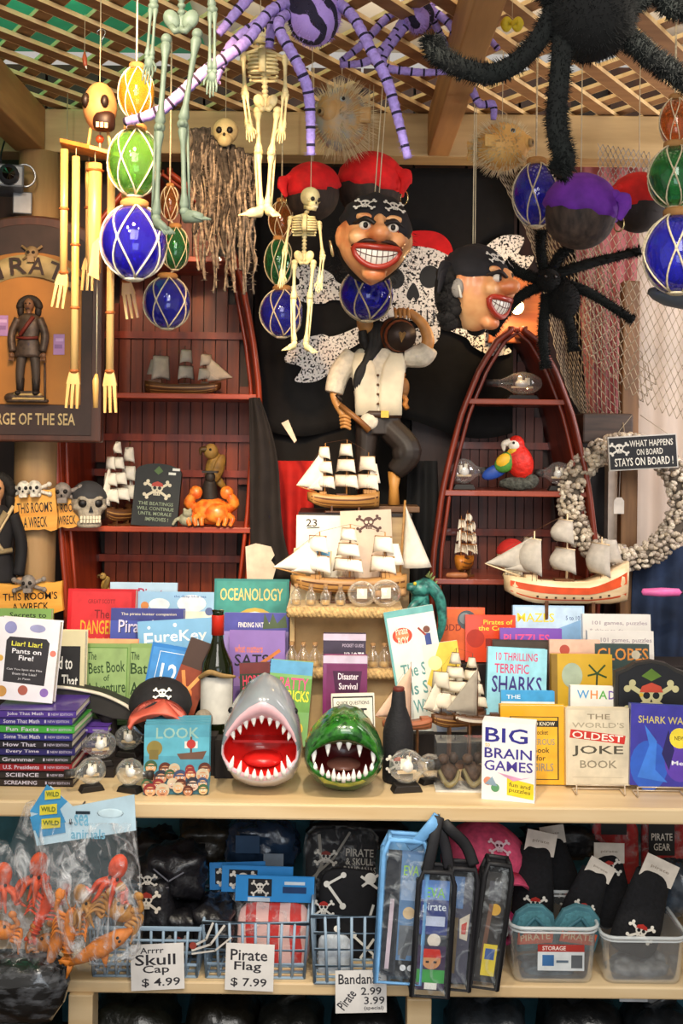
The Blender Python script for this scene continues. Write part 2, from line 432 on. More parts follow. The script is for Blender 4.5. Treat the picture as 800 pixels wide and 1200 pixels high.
# low tier boards behind the books
blk = mat('#1d1512', .7)
TIER = {1: .88, 2: .95, 3: 1.0}
def tier(name, label, x0, x1, y0, y1, z):
    b = MB(); b.box(((x0+x1)/2, (y0+y1)/2, (z+Z0)/2), (x1-x0, y1-y0, z-Z0), blk)
    tag(b.build(name, bevel=.003), label, 'display riser')
for (x0, x1, w) in ((-1.25, -.15, 'left'), (.17, 1.25, 'right')):
    for k, (y0, y1) in ((1, (2.725, 2.86)), (2, (2.864, 3.0)), (3, (3.004, 3.14))):
        tier('display_riser', 'dark %s step of the %s hand book display' % (('lowest', 'middle', 'highest')[k-1], w), x0, x1, y0, y1, TIER[k])
# ---------------------------------------------------------------- boat shaped bookcases
mah = wood('#7a2610', '#a83c1a', 'Z', 6, .4, coat=.3); mah2 = wood('#64210a', '#923a12', 'Z', 6, .45); mahd = wood('#4c1a09', '#6e2a10', 'Z', 6, .45); mahx = wood('#963418', '#bc4a26', 'X', 6, .38, coat=.3)
def lerp_table(t, y):
    k = sorted(t)
    if y <= k[0]: return t[k[0]]
    for a, b in zip(k[:-1], k[1:]):
        if y <= b: return t[a]+(t[b]-t[a])*(y-a)/(b-a)
    return t[k[-1]]
def boat_bookcase(label, cx, table, shelves, Y0, Y1, bottom, inset=.8, fins=(), mah=mah, mah2=mah2, mahx=mahx):
    root = thing('boat_bookcase', label, 'bookcase', (P(cx, 600, Y0).x, Y0, 0))
    zf = lambda py: EYE-(py-520)/F*Y0
    pyf = lambda z: 520+(EYE-z)*F/Y0
    hw = lambda z: S(lerp_table(table, pyf(z)), Y0)
    top = zf(min(table)); zs = [bottom+(top-bottom)*(1-(1-i/40)**1.6) for i in range(41)]
    zs.append(top+.012)
    D = Y1-Y0
    # back planks
    b = MB(); n = 13; wmax = max(hw(z) for z in zs)*inset
    for i in range(n):
        x0 = -wmax+2*wmax*i/n; x1 = x0+2*wmax/n-.003; xm = max(abs(x0), abs(x1))
        zt = [z for z in zs if hw(z)*inset >= xm-.004]
        if not zt: continue
        b.box(((x0+x1)/2, D, (min(zt)+max(zt))/2), (x1-x0, .012, max(zt)-min(zt)), mah2)
    b.box((0, D+.012, (bottom+top)/2-.02), (wmax*1.1, .006, top-bottom-.3), '#1c0a05')
    b.build('back_panel', root)
    for sgn in (-1, 1):
        w = MB()
        w.grid(lambda u, v: V((sgn*hw(zs[int(round(v*41))] if v < 1 else zs[41])*(1-(1-inset)*u), D*u, zs[int(round(v*41))])), 6, 41, mah)
        w.build('side_panel', root, thick=.010)
        r = MB(); rail = [V((sgn*hw(z), 0, z)) for z in zs]
        r.tube(rail, .009, mah, 8, flat=(1, 1.6)); r.tube([p+V((-sgn*.024, .016, 0)) for p in rail], .006, mah, 6)
        r.build('rail', root)
    for py in shelves:
        z = zf(py); h0 = hw(z)-.004; h1 = hw(z)*inset-.002
        s = MB(); s.loft([[V((-h0, .004, zz)), V((h0, .004, zz)), V((h1, D-.008, zz)), V((-h1, D-.008, zz))] for zz in (z-.016, z)], mahx, sm=False)
        s.build('shelf', root, bevel=.002)
    for py in fins:
        z = zf(py); h1 = hw(z)*inset
        MB().box((0, D-.014, z), (2*h1, .014, .022), mah).build('back_rail', root)
    return root
LB = {205: 10, 230: 45, 270: 76, 330: 96, 400: 110, 460: 118, 520: 119, 600: 115, 690: 106, 1000: 92}
RB = {385: 8, 397: 24, 430: 44, 465: 58, 487: 66, 540: 79, 573: 86, 620: 92, 650: 96, 700: 97, 1000: 88}
YB = 3.18
lcase = boat_bookcase('big boat-shaped mahogany bookcase behind the arched pirate sign', 184, LB, (302, 463, 620, 830), YB, 3.46, .0, .84, (385, 515, 560, 668))
rcase = boat_bookcase('narrow pointed boat-shaped bookcase holding the red parrot', 604, RB, (465, 573, 677, 850), YB, 3.46, .0, .78, (520, 630, 760), wood('#5e1f0f', '#84301a', 'Z', 6, .4, coat=.3), mahd, wood('#7a2c16', '#9c4124', 'X', 6, .38, coat=.3))
LSH = {k: EYE-(k-520)/F*YB for k in (302, 463, 620, 465, 573, 677)}
def onshelf(px, shelf, Y): return V((P(px, shelf, Y).x, Y, LSH[shelf]))

# lamp at the peak of the narrow bookcase
lt = thing('wall_lamp', 'small lit lamp on an orange wooden board above the narrow bookcase', 'lamp', P(603, 362, 3.30))
MB().prism([(-.075, -.10), (.09, -.10), (.085, .07), (.05, .11), (-.06, .10)], .03, .055, wood('#a8562a', '#c97339', 'X')).build('board', lt, bevel=.004)
MB().lathe([(.012, -.03), (.02, -.02), (.02, .0), (.016, .004)], mat('#6a4a2a', .4, .6), 14, axis='Y').build('socket', lt)
MB().ball((0, -.045, 0), (.020, .024, .022), mat('#ffe0a0', .4, var=0, emit=6)).build('bulb', lt)
ld = bpy.data.lights.new('bulb_glow', 'POINT'); ld.energy = 1.2; ld.color = (1, .65, .3); ld.shadow_soft_size = .02
lo = bpy.data.objects.new('bulb_glow', ld); COL.objects.link(lo); lo.location = P(603, 362, 3.21)

# ---------------------------------------------------------------- pirate flag, drapes, curtains, nets
blackcloth = mat('#0b0a0b', .9, var=.3, scale=40); grunge = two('#0b0a0b', '#f0ece6', 'noise', 150, 12, .9, (.42, .47))
YF = 3.36
fl = thing('pirate_flag', 'big black pirate flag with white skull and crossbones behind the statue', 'flag', V((0, YF, 1.6)))
def fp(px, py, dy=0.): p = P(px, py, YF); return (p.x, p.z-1.6)
def cloth(fn, nu, nv, m, name, parent, thick=.002): return MB().grid(fn, nu, nv, m).build(name, parent, thick=thick)
def flagpt(u, v):
    x = S(296-400+(600-296)*u, YF); z = S(520-195-(500+12*math.sin(u*9)-195)*v, YF)
    return V((x, .012*math.sin(u*14+v*3)*(.3+v)*(0 if .1 < v < .75 and .2 < u < .95 else 1)+.01, z))
cloth(flagpt, 30, 24, blackcloth, 'cloth', fl)
dk = MB(); yy = -.008
def fpoly(mb, pts, y, m, sm=True):
    if sm:
        q_, _ = smooth([V((p[0], p[1], 0)) for p in [pts[-1]]+pts+pts[:2]], 5, 1)
        pts = [(p.x, p.y) for p in q_[5:-6]]
    mb.flat([fp(*p) for p in pts], y, m)
def fell(mb, cx, cy, rx, ry, y, m, rot=0.): mb.flat([fp(cx+rx*math.cos(a)*math.cos(rot)-ry*math.sin(a)*math.sin(rot), cy+rx*math.cos(a)*math.sin(rot)+ry*math.sin(a)*math.cos(rot)) for a in [2*PI*k/24 for k in range(24)]], y, m)
def fbone(mb, x0, y0, x1, y1, w, y):
    dx, dy = x1-x0, y1-y0; L_ = math.hypot(dx, dy); dx, dy = dx/L_, dy/L_; nx, ny = -dy, dx
    P_ = lambda t, o: (x0+dx*t*L_+nx*o*w, y0+dy*t*L_+ny*o*w)
    fpoly(mb, [P_(.0, .2), P_(-.05, .9), P_(.03, 1.7), P_(.13, 1.4), P_(.2, .7), P_(.5, .5), P_(.8, .7), P_(.87, 1.4), P_(.97, 1.7), P_(1.05, .9), P_(1, .2), P_(1.05, -.8), P_(.97, -1.7), P_(.87, -1.4), P_(.8, -.7), P_(.5, -.5), P_(.2, -.7), P_(.13, -1.4), P_(.03, -1.7), P_(-.05, -.9)], y, grunge)
# crossed bones and skull, worn print
fbone(dk, 352, 428, 606, 296, 15, yy)
fbone(dk, 352, 330, 590, 398, 13, yy-.0008)
fpoly(dk, [(440, 318), (447, 298), (465, 286), (490, 283), (515, 288), (529, 300), (531, 322), (525, 340), (516, 354), (514, 370), (484, 376), (456, 370), (454, 354), (444, 340)], yy-.0016, '#0b0a0b')
fpoly(dk, [(440, 318), (447, 298), (465, 286), (490, 283), (515, 288), (529, 300), (531, 322), (525, 340), (516, 354), (514, 370), (484, 376), (456, 370), (454, 354), (444, 340)], yy-.0022, grunge)
fpoly(dk, [(460, 382), (484, 386), (512, 378), (514, 396), (502, 408), (484, 411), (466, 404)], yy-.0022, grunge)
bk_ = '#0b0a0b'
fell(dk, 503, 325, 12, 13.5, yy-.003, bk_, .2); fell(dk, 462, 327, 11.5, 12.5, yy-.003, bk_, -.2); fpoly(dk, [(484, 332), (491, 346), (487, 353), (484, 349), (480, 353), (476, 346)], yy-.003, bk_)
for k in range(7): x = 462+k*7.5; fpoly(dk, [(x, 364-.3*abs(k-3)), (x+1.6, 364), (x+1.6, 378), (x, 378)], yy-.003, bk_, False)
dk.build('skull_print', fl)
rb = MB(); fpoly(rb, [(446, 300), (452, 284), (470, 275), (492, 271), (514, 274), (527, 286), (529, 301), (510, 293), (485, 289), (462, 292)], yy-.004, mat('#d8141a', .8)); rb.build('red_bandana_print', fl)

dr = thing('black_drape', 'black cloth with white face print hanging left of the ships', 'cloth', P(318, 470, 3.14))
def drp(u, v):
    l = 292+v*(285-292)+8*v; r = 304+v*46+6*math.sin(v*6)
    p = P(l+(r-l)*u, 466+v*215, 3.14); return V((p.x, .012*math.sin(u*9+v*2), p.z))-V((P(318, 470, 3.14).x, 0, P(318, 470, 3.14).z))
cloth(drp, 14, 20, mat('#221d1c', .9, var=.2, scale=20), 'cloth', dr)
o_ = P(318, 470, 3.14)
def loc(px, py, Y=3.14, o=None): p = P(px, py, Y)-(o if o is not None else o_); return (p.x, p.z)
d2 = MB(); d2.flat([loc(*q) for q in ((288, 640), (300, 636), (318, 640), (322, 650), (318, 656), (324, 664), (320, 678), (290, 682))], -.016, mat('#d9cbb8', .9)); d2.build('face_print', dr)
d2 = MB(); d2.flat([loc(*q) for q in ((330, 496), (338, 492), (348, 516), (345, 519))], -.02, mat('#d9c2ae', .9)); d2.build('print_patch', dr)
def hang_cloth(name, label, Y, l0, r0, l1, r1, t, b, m, folds=3, amp=.015, ragged=0, cat='cloth', thick=.002, ctr=None):
    o = P((l0+r0)/2, t, Y)
    def f(u, v):
        p = P(l0+(r0-l0)*u+((l1-l0)*(1-u)+(r1-r0)*u)*v, t+(b-t)*v+ragged*math.sin(u*17)*v, Y)
        return V((p.x-o.x, amp*math.sin(u*folds*2*PI+v*1.3)*(.4+.6*v), p.z-o.z))
    ob = MB().grid(f, max(10, folds*8), 12, m).build(name, thick=thick); ob.location = o
    return tag(ob, label, cat)
hang_cloth('red_drape', 'crimson cloth hanging beside the black drape', 3.26, 322, 370, 332, 362, 540, 700, mat('#b01a14', .85), 2, .02)
hang_cloth('black_drape', 'black crumpled cloth behind the statue base', 3.22, 478, 512, 470, 520, 540, 760, mat('#0d0c0d', .9), 2, .025)
hang_cloth('black_drape', 'black backing cloth under the pirate flag', 3.40, 300, 480, 300, 480, 480, 760, mat('#12100f', .9), 4, .012)
def curtain_mat(c):
    m = bpy.data.materials.new('curtain'); nt, b = nodes(m)
    b.inputs['Base Color'].default_value = (*hx(c), 1); b.inputs['Roughness'].default_value = .9
    tr = nt.nodes.new('ShaderNodeBsdfTranslucent'); tr.inputs[0].default_value = (*hx(c), 1)
    mx = nt.nodes.new('ShaderNodeMixShader'); mx.inputs[0].default_value = .45
    nt.links.new(b.outputs[0], mx.inputs[1]); nt.links.new(tr.outputs[0], mx.inputs[2]); nt.links.new(mx.outputs[0], nt.nodes['Material Output'].inputs[0]); return m
hang_cloth('curtain', 'pink translucent curtain behind the fishing net', 3.42, 668, 752, 690, 738, 195, 500, curtain_mat('#d98f92'), 4, .018)
hang_cloth('curtain', 'white translucent curtain at the right window', 3.45, 735, 900, 730, 900, 195, 790, curtain_mat('#d8cfc4'), 6, .014)
netm = mat('#a2937c', .9, var=.2); netd = mat('#8b7a62', .9, var=.2)
def net(label, Y, fn, nu, nv, m, r=.0016):
    """knotted net with diamond meshes: fn(u, v) -> px, py, dy"""
    def pt(u, v): a = fn(u, v); p = P(a[0], a[1], Y+a[2]); return p
    o = pt(.5, 0); mb = MB()
    vs = []; fs = []; ix = {}
    for j in range(nv+1):
        for i in range(nu+1):
            ix[i, j] = len(vs); u = (i+(.5 if j % 2 else 0))/nu; vs.append(pt(min(u, 1.02), j/nv)-o)
    ed = set()
    for j in range(nv):
        for i in range(nu+1):
            ks = (i, i-1) if j % 2 == 0 else (i, i+1)
            for k in ks:
                if 0 <= k <= nu: ed.add((ix[i, j], ix[k, j+1]))
    for a, b in ed: mb.tube([vs[a], vs[b]], r, m, 3)
    ob = mb.build('fishing_net'); ob.location = o; return tag(ob, label, 'net')
net('beige fishing net draped from the beam beside the black spider', 3.30,
    lambda u, v: (578+70*u+v*(100+30*u)+10*math.sin(v*5), 196+v*(330-150*abs(u-.4))+15*u, .03*math.sin(u*8)+.02*math.sin(v*7)), 20, 34, netm)
net('pale fishing net sagging across the bright window', 3.22,
    lambda u, v: (690+170*u-8*v, 205+30*u+v*(265+25*math.sin(u*PI))-60*(1-u)*v, -.03*math.sin(v*PI)+.015*math.sin(u*9)), 20, 30, mat('#b3a48a', .9, var=.2), .0013)
net('grey fishing net bundled at the corner of the beam', 3.10,
    lambda u, v: (700+60*u, 168+v*70+10*u, .02*math.sin(u*9)), 10, 12, mat('#9d9a94', .9), .0012)

# ---------------------------------------------------------------- model ships
oak = wood('#9a6a32', '#c08f50', 'X', 8, .45); darkoak = wood('#4a2a14', '#6b4322', 'X', 8, .45); pale = wood('#d9b98c', '#ecd6b0', 'X', 8, .5)
sailw = mat('#efe5d2', .85, var=.06, scale=60); sailg = mat('#b3aa9c', .85, var=.1, scale=60)
def hull(L, B, Hh, bow=1.25, stern=1.35, n=14):
    rings = []
    for i in range(n+1):
        t = i/n; x = (t-.5)*L
        w = B*max(.05, (math.sin(PI*(.12+.88*t)**.8))**.7 if t < 1 else .05)*(.75 if t < .05 else 1)
        zk = Hh*.55*max(0, (t-.72)/.28)**2+Hh*.12*max(0, (.12-t)/.12)
        zd = Hh*(1+(bow-1)*max(0, (t-.55)/.45)**1.6+(stern-1)*max(0, (.35-t)/.35)**1.2)
        rings.append([V((x+(.06*L*(max(0, t-.8)/.2)*math.sin(a*.5)), w*math.cos(a), zk+(zd-zk)*(1-abs(math.sin(a))**.8))) for a in [PI*k/8 for k in range(9)]])
    return rings
def ship(label, pos, L, B, Hh, masts, cols=(None, None), flip=1, yaw=0., syaw=.9, jib=True, stand=0., stripes=(), name='model_ship', tri=False, group=None, spanker=True, stern=1.35, sprit=.22, rig=True, curve=.25):
    hc, sc_ = cols[0] or oak, cols[1] or sailw
    root = thing(name, label, 'model ship', pos, (0, 0, yaw), group)
    K = M.Scale(flip, 4, V((1, 0, 0))); z0 = stand
    X = K @ M.Translation((0, 0, z0))
    hb = MB(X); rings = hull(L, B, Hh, stern=stern); hb.loft(rings, hc)
    for (f0, f1, c) in stripes:
        for sg in (0, 1):
            hb.grid(lambda u, v: (lambda q: V((q.x, q.y*1.05, q.z)))(interp_ring(rings, u*.94+.02, f0+(f1-f0)*v, sg)), 14, 1, c)
    if not stripes:
        for f0, f1 in ((.16, .22), (.40, .46), (.62, .68)):
            for sg in (0, 1): hb.grid(lambda u, v: (lambda q: V((q.x, q.y*1.04, q.z)))(interp_ring(rings, u*.94+.02, f0+(f1-f0)*v, sg)), 14, 1, darkoak if hc is not darkoak else oak)
    hb.build('hull', root)
    for nm, c_, d_, m_ in (('quarter_deck', (-L*.36, 0, Hh*1.3), (L*.18, B*1.1, Hh*.3), hc), ('deck_hatch', (.05*L, 0, Hh*1.05), (L*.16, B*.7, Hh*.14), darkoak), ('fore_deck', (L*.33, 0, Hh*1.18), (L*.1, B*.8, Hh*.2), hc)): MB(X).box(c_, d_, m_).build(nm, root)
    mm = MB(X); rg = MB(X); tops = []
    for (fx, h, ns, w) in masts:
        x = fx*L; m1 = MB(X); m1.tube([(x, 0, Hh*.6), (x, 0, Hh+h)], [L*.012, L*.006], hc, 7); m1.build('mast', root); tops.append(V((x, 0, Hh+h)))
        if rig:
            for s_ in (-1, 1):
                for e in (-.05, 0, .05): rg.tube([(x+e*L*.8, s_*B*.85, Hh*1.05), (x, 0, Hh+h*.8)], L*.0022, darkoak, 3)
        for k in range(ns):
            a0 = Hh+h*(.12+.84*k/ns); a1 = a0+h*.84/ns*.86; w0 = w*(1-.22*k); w1 = w*(1-.22*(k+.7))
            cs, sn = math.cos(syaw), math.sin(syaw)
            def sf(u, v):
                ww = (w0*(1-v)+w1*v)*(u-.5); bl = curve*w*(1-(2*u-1)**2)*(1-(2*v-1)**2*.8)
                return V((x+L*.016+bl*cs+ww*sn, -bl*sn+ww*cs-.0, a0+(a1-a0)*v-.06*h*(1-(2*u-1)**2)*(v < .01)*-1))
            sm_ = MB(X); sm_.grid(sf, 8, 6, sc_)
            sm_.tube([sf(0, 1), sf(1, 1)], L*.006, hc, 5)
            sm_.build('sail', root, thick=.0012)
        if tri:
            t1 = MB(X); t1.grid(lambda u, v: V((x+.01*L+u*(1-v)*w, .02*w*math.sin(u*PI), Hh*1.15+h*.9*v)), 5, 8, sc_); t1.build('sail', root, thick=.001)
    if jib and tops:
        bx = V((L*(.5+sprit), 0, Hh*1.75)); MB(X).tube([(L*.42, 0, Hh*1.2), bx], [L*.011, L*.005], hc, 6).build('bowsprit', root)
        t = tops[-1]
        for k in range(2 if not tri else 1):
            a = bx.lerp(V((L*.42, 0, Hh*1.3)), k*.55); b = V((t.x+L*.02, 0, t.z*(.92-.25*k))); c = V((t.x+L*.04, -.02*L, Hh*1.35))
            j = MB(X); j.grid(lambda u, v: (a.lerp(b, v)).lerp(a.lerp(c, v), u)+V((0, -.03*L*math.sin(u*PI)*math.sin(v*PI), 0)), 5, 7, sc_); j.build('jib_sail', root, thick=.001)
        rg.tube([bx, t], L*.002, darkoak, 3)
        for a, b in zip(tops[:-1], tops[1:]): rg.tube([a, b], L*.002, darkoak, 3)
    if spanker and tops and not tri:
        t = tops[0]; x = t.x
        j = MB(X); j.grid(lambda u, v: V((x-.02*L-u*L*.16*(1-.35*v), -.012*L*math.sin(u*PI), Hh*1.5+t.z*(.12+.38*v)*.9)), 5, 5, sc_); j.build('sail', root, thick=.001)
    if rg.f: rg.build('rigging', root)
    if stand:
        st = MB(); st.box((0, 0, stand*.04+.002), (L*.6, B*1.6, stand*.08+.004), darkoak)
        for x in (-L*.2, L*.2): st.box((x, 0, stand*.55+.002), (L*.03, B*.9, stand*.95+.01), darkoak)
        st.build('stand', root, bevel=.001)
    return root
def interp_ring(rings, t, f, sg):
    n = len(rings)-1; i = min(int(t*n), n-1); q = t*n-i
    def at(r):
        k = f*4; a = min(int(k), 3); e = k-a
        A = r[a].lerp(r[a+1], e) if not sg else r[8-a].lerp(r[7-a], e)
        return A
    return at(rings[i]).lerp(at(rings[i+1]), q)
ship('brown model ship with grey sails on the bookcase shelf below the blue float', onshelf(212, 463, 3.27), S(84, 3.27), .022, .030, [(-.3, .10, 1, .062), (.05, .115, 2, .055), (.33, .10, 2, .055)], (darkoak, sailg), 1, 0, .95)
ship('small ship with stacked white sails beside the bandana skull', onshelf(141, 620, 3.22), .115, .022, .034, [(-.3, .20, 3, .07), (.1, .215, 4, .085), (.36, .17, 3, .06)], (darkoak, sailw), -1, 1.0, .2, True, .012)
ship('little white-sailed ship on an amber hull on the lowest shelf of the narrow bookcase', onshelf(545, 677, 3.24), .085, .020, .032, [(-.3, .13, 3, .06), (.1, .145, 4, .07), (.36, .12, 3, .055)], (mat('#b06a22', .35, var=.3), mat('#e9dcc8', .8)), 1, .9, .3, True, .020)

# ---------------------------------------------------------------- things on the left bookcase
def skull_thing(name, label, pos, r, col='#cfc0a8', band=None, yaw=0., eye='#120d0b', cat='skull', flag=False):
    root = thing(name, label, cat, pos, (0, 0, yaw)); bone = mat(col, .55, var=.18, scale=120, bump=.3)
    c = V((0, 0, r*1.12))
    b = MB(); b.ball(c, (r*.80, r*.95, r*.86), bone, 22, 14)
    b.ball(c+V((0, -r*.55, -r*.55)), (r*.52, r*.42, r*.42), bone, 16, 10)
    for s in (-1, 1): b.ball(c+V((s*r*.52, -r*.55, -r*.22)), (r*.26, r*.25, r*.16), bone, 10, 8); b.ball(c+V((s*r*.3, -r*.80, .20*r)), (r*.3, r*.16, r*.1), bone, 10, 6)
    b.build('cranium', root, remesh=r*.06, smooth_=3)
    j = MB(); j.lathe([(r*.50, 0), (r*.56, r*.14), (r*.5, r*.3)], bone, 16, at=(0, -r*.42, 0), sy=.8); j.build('jaw', root, bevel=r*.04)
    for s in (-1, 1):
        e = MB(); e.ball(c+V((s*r*.32, -r*.80, -.02*r)), (r*.22, r*.16, r*.2), eye, 12, 8); e.build('eye_socket', root)
    n_ = MB(); n_.flat([(-r*.1, r*.74), (r*.1, r*.74), (0, r*1.0)], -r*1.03, eye); n_.prism([(-r*.1, r*.70), (r*.1, r*.70), (0, r*.98)], -r*1.02, -r*.8, eye); n_.build('nose_hole', root)
    th = MB(); tm = mat('#e6dcc2', .4)
    for row, zz in ((0, .30), (1, .46)):
        for k in range(-3, 4): th.box((k*r*.13, -r*(.94-.03*k*k*.4), r*zz), (r*.11, r*.1, r*.15), tm, (0, 0, k*.12))
    th.build('teeth', root, bevel=r*.02)
    if band:
        h = MB(); bm_ = mat(band, .8, var=.15)
        h.ball(c+V((0, .02*r, .03*r)), (r*.86, r*1.01, r*.92), bm_, 22, 14, fn=lambda d: 1 if d.z > .22+.12*d.y else .86)
        for s in (1, -1): h.tube([c+V((r*.8, r*.3, .2*r)), c+V((r*1.0, r*.4, -.1*r+s*.1*r)), c+V((r*.98, r*.45, -.5*r+s*.1*r))], [r*.1, r*.13, r*.05], bm_, 8, flat=(1, .4))
        h.build('bandana', root)
        if flag:
            q = MB(M.Translation(c+V((0, -r*.93, r*.45))) @ M.Rotation(-.62, 4, 'X')); deco(q, r, r, 0, skull(.5, .1, .16, 1, '#d8d2c4', band), 0, -.1*r); q.build('bandana_print', root)
    return root
skull_thing('pirate_skull', 'grey bandana-wearing skull with tusk grin on the shelf beside wreck signs', onshelf(103, 620, 3.16), S(26, 3.16), '#a79b88', '#3b3a3c', .35)
def board_poly(w, h, jag=0., seed=0, n=7):
    r = random.Random(seed); p = []
    for i in range(n+1): p.append((-w/2+w*i/n, (r.uniform(-1, 1)*jag if jag else 0)))
    p += [(w/2+r.uniform(-1, 1)*jag, h*.33), (w/2+r.uniform(-1, 1)*jag, h*.66)]
    for i in range(n, -1, -1): p.append((-w/2+w*i/n, h+(r.uniform(-1, 1)*jag if jag else 0)))
    return p
def wreck_sign(label, cx, t, b, w, Y, yaw=0., seed=3, skulls=2, lines=("THIS ROOM'S", 'A WRECK'), roll=0.):
    pos = P(cx, b, Y); wd, h = S(w, Y), S(b-t, Y)
    root = thing('hanging_sign', label, 'sign', pos, (0, roll, yaw), 'this room is a wreck signs')
    bd = MB(); bd.prism(board_poly(wd, h, .004, seed), 0, .016, wood('#d68f2c', '#edb352', 'X', 5, .5)); bd.box((0, .02, h*.5), (wd*.5, .012, h*.5), '#8a5c24')
    deco(bd, wd, h, -.0004, [('t', lines[0], .08, .44, .92, .70, '#1e140a'), ('t', lines[1], .22, .08, .78, .34, '#1e140a')]); bd.build('board', root)
    r = h*(.30 if skulls == 1 else .20)
    for k in range(skulls):
        s = MB(M.Translation((0 if skulls == 1 else (-wd*.22+k*wd*.26), -.012, h*1.06)))
        bn = mat('#8a8078' if skulls == 1 else '#d8d2c4', .6, var=.2, scale=100)
        for q in (1, -1): s.tube([(-r*1.7*q, .006, -r*.9), (r*1.7*q, .006, r*.3)], r*.22, bn, 8); s.ball((-r*1.7*q, .006, -r*.9), r*.32, bn, 8, 6); s.ball((r*1.7*q, .006, r*.3), r*.32, bn, 8, 6)
        s.ball((0, 0, 0), (r*.85, r*.8, r*.9), bn, 14, 10); s.box((0, -r*.3, -r*.85), (r*.9, r*.8, r*.5), bn)
        for e in (-1, 1): s.ball((e*r*.34, -r*.62, 0), (r*.24, r*.25, r*.24), '#17120f', 10, 6)
        s.ball((0, -r*.75, -r*.38), (r*.12, r*.1, r*.14), '#17120f', 8, 6)
        s.build('skull_ornament', root)
    return root
wreck_sign("big this room's a wreck sign with one grey skull at the left edge", 36, 684, 718, 76, 3.00, 0, 3, 1, roll=-.05)
wreck_sign("this room's a wreck sign with twin skulls nailed to the log post", 42, 574, 622, 48, 3.08, .1, 5, 2, roll=-.06)
wreck_sign("this room's a wreck sign half hidden behind the twin skull sign", 76, 578, 618, 46, 3.13, .1, 8, 1, roll=-.06)
# tombstone plaque
tp = thing('tombstone_plaque', 'black tombstone plaque reading the beatings will continue', 'plaque', onshelf(180, 620, 3.20), (-.12, .06, 0))
w_, h_ = S(54, 3.2), S(74, 3.2)
tb = MB(); tb.prism([(-w_/2, 0), (w_/2, 0), (w_/2, h_*.86)]+[(w_/2*math.cos(a), h_*.86+h_*.14*math.sin(a)) for a in [PI*k/12 for k in range(1, 12)]]+[(-w_/2, h_*.86)], 0, .02, mat('#121312', .5))
g_ = '#8f9a7c'
deco(tb, w_, h_, -.0004, skull(.5, .6, .16, w_/h_, '#d5c9ae', '#121312', '#b33a2a')+[('t', 'THE BEATINGS', .12, .33, .88, .385, g_), ('t', 'WILL CONTINUE', .1, .25, .9, .305, g_), ('t', 'UNTIL MORALE', .14, .17, .86, .225, g_), ('t', 'IMPROVES !', .3, .08, .8, .14, g_), ('p', [(.4, .88), (.5, .96), (.6, .88), (.5, .82)], '#4f6a34'), ('r', .80, .9, .96, .94, '#e8e4da'), ('r', .72, .83, .88, .87, '#e8e4da')]); tb.build('slab', tp)
def bird(name, label, pos, h, body, wing, head, beak, yaw=0., tail=None, base=None, lean=.25, cat='figurine', eye='#0c0a08', chest=None):
    root = thing(name, label, cat, pos, (0, 0, yaw)); bm_ = mat(body, .6, var=.25, scale=60, bump=.4)
    bz = h*.10 if base else 0
    b = MB(); b.ball((0, 0, bz+h*.40), (h*.17, h*.17, h*.34), bm_, 18, 12, rot=M.Rotation(lean, 3, 'Y')); b.build('body', root)
    hd = MB(); hd.ball((h*-.10*lean/.25-.0, -.01, bz+h*.74), (h*.15, h*.14, h*.16), mat(head, .6, var=.15), 16, 10); hd.build('head', root)
    k = MB(); hx0 = -h*.10*lean/.25
    k.curve([(hx0-h*.10, -.012, bz+h*.78), (hx0-h*.21, -.012, bz+h*.77), (hx0-h*.22, -.012, bz+h*.66)], [h*.07, h*.05, h*.008], beak, 8); k.build('beak', root)
    e = MB()
    for s in (-1, 1): e.ball((hx0-h*.05, -.01+s*h*.125, bz+h*.78), h*.026, eye, 8, 6)
    e.build('eyes', root)
    for s in (-1, 1):
        w = MB(); w.ball((h*.06, s*h*.15, bz+h*.40), (h*.12, h*.05, h*.30), mat(wing, .6, var=.3, scale=40) if isinstance(wing, str) else wing, 14, 10, rot=M.Rotation(lean+.12, 3, 'Y')); w.build('wing', root)
    t = MB(); t.tube([(h*.06, 0, bz+h*.2), (h*.26, 0, bz-h*.02 if not tail else bz+h*.05)], [h*.10, h*.05], tail or body, 8, flat=(1, .4)); t.build('tail', root)
    if base:
        q = MB(); q.ball((0, 0, bz*.55), (h*.34, h*.2, bz*.6), mat(base, .8, var=.4, scale=50, bump=.8), 14, 8, fn=lambda d: 1+.2*noise.noise(d*3)); q.build('perch', root)
    return root
bird('bird_figurine', 'tan wooden bird perched high on the shelf rail behind the orange crab', P(250, 572, 3.36), S(58, 3.36), '#a8803a', '#8f6a2c', '#b18a46', '#5c4420', .4, lean=.2)
bird('bird_figurine', 'tiny golden parrot figurine peeking above the red book', P(123, 694, 3.3), S(26, 3.3), '#a8843c', '#8a6a2a', '#b89450', '#5c4420', .2)
frg = thing('frog_figurine', 'small pale green frog lying beside the tombstone plaque', 'figurine', onshelf(218, 620, 3.19))
fm = mat('#a9a68a', .6, var=.2, scale=80); u_ = S(1, 3.19)
q = MB(); q.ball((0, 0, 9*u_), (9*u_, 8*u_, 8*u_), fm, 14, 8); q.ball((2*u_, -4*u_, 16*u_), (6*u_, 6*u_, 5*u_), fm, 12, 8)
for s in (-1, 1):
    q.curve([(s*6*u_, 0, 10*u_), (s*12*u_, -3*u_, 8*u_), (s*15*u_, -6*u_, 2*u_)], [3*u_, 2.2*u_, 1.6*u_], fm, 7); q.ball((s*3.4*u_+2*u_, -6*u_, 20.5*u_), 2.2*u_, fm, 8, 6)
q.build('body', frg, remesh=.0022, smooth_=2)
crb = thing('crab_ornament', 'glowing orange crab ornament with a dark captain on its back', 'figurine', onshelf(248, 620, 3.22))
om = two('#d8571a', '#f39b38', 'noise', 50, 4, .4, (.35, .65), coat=.4); u_ = S(1, 3.22)
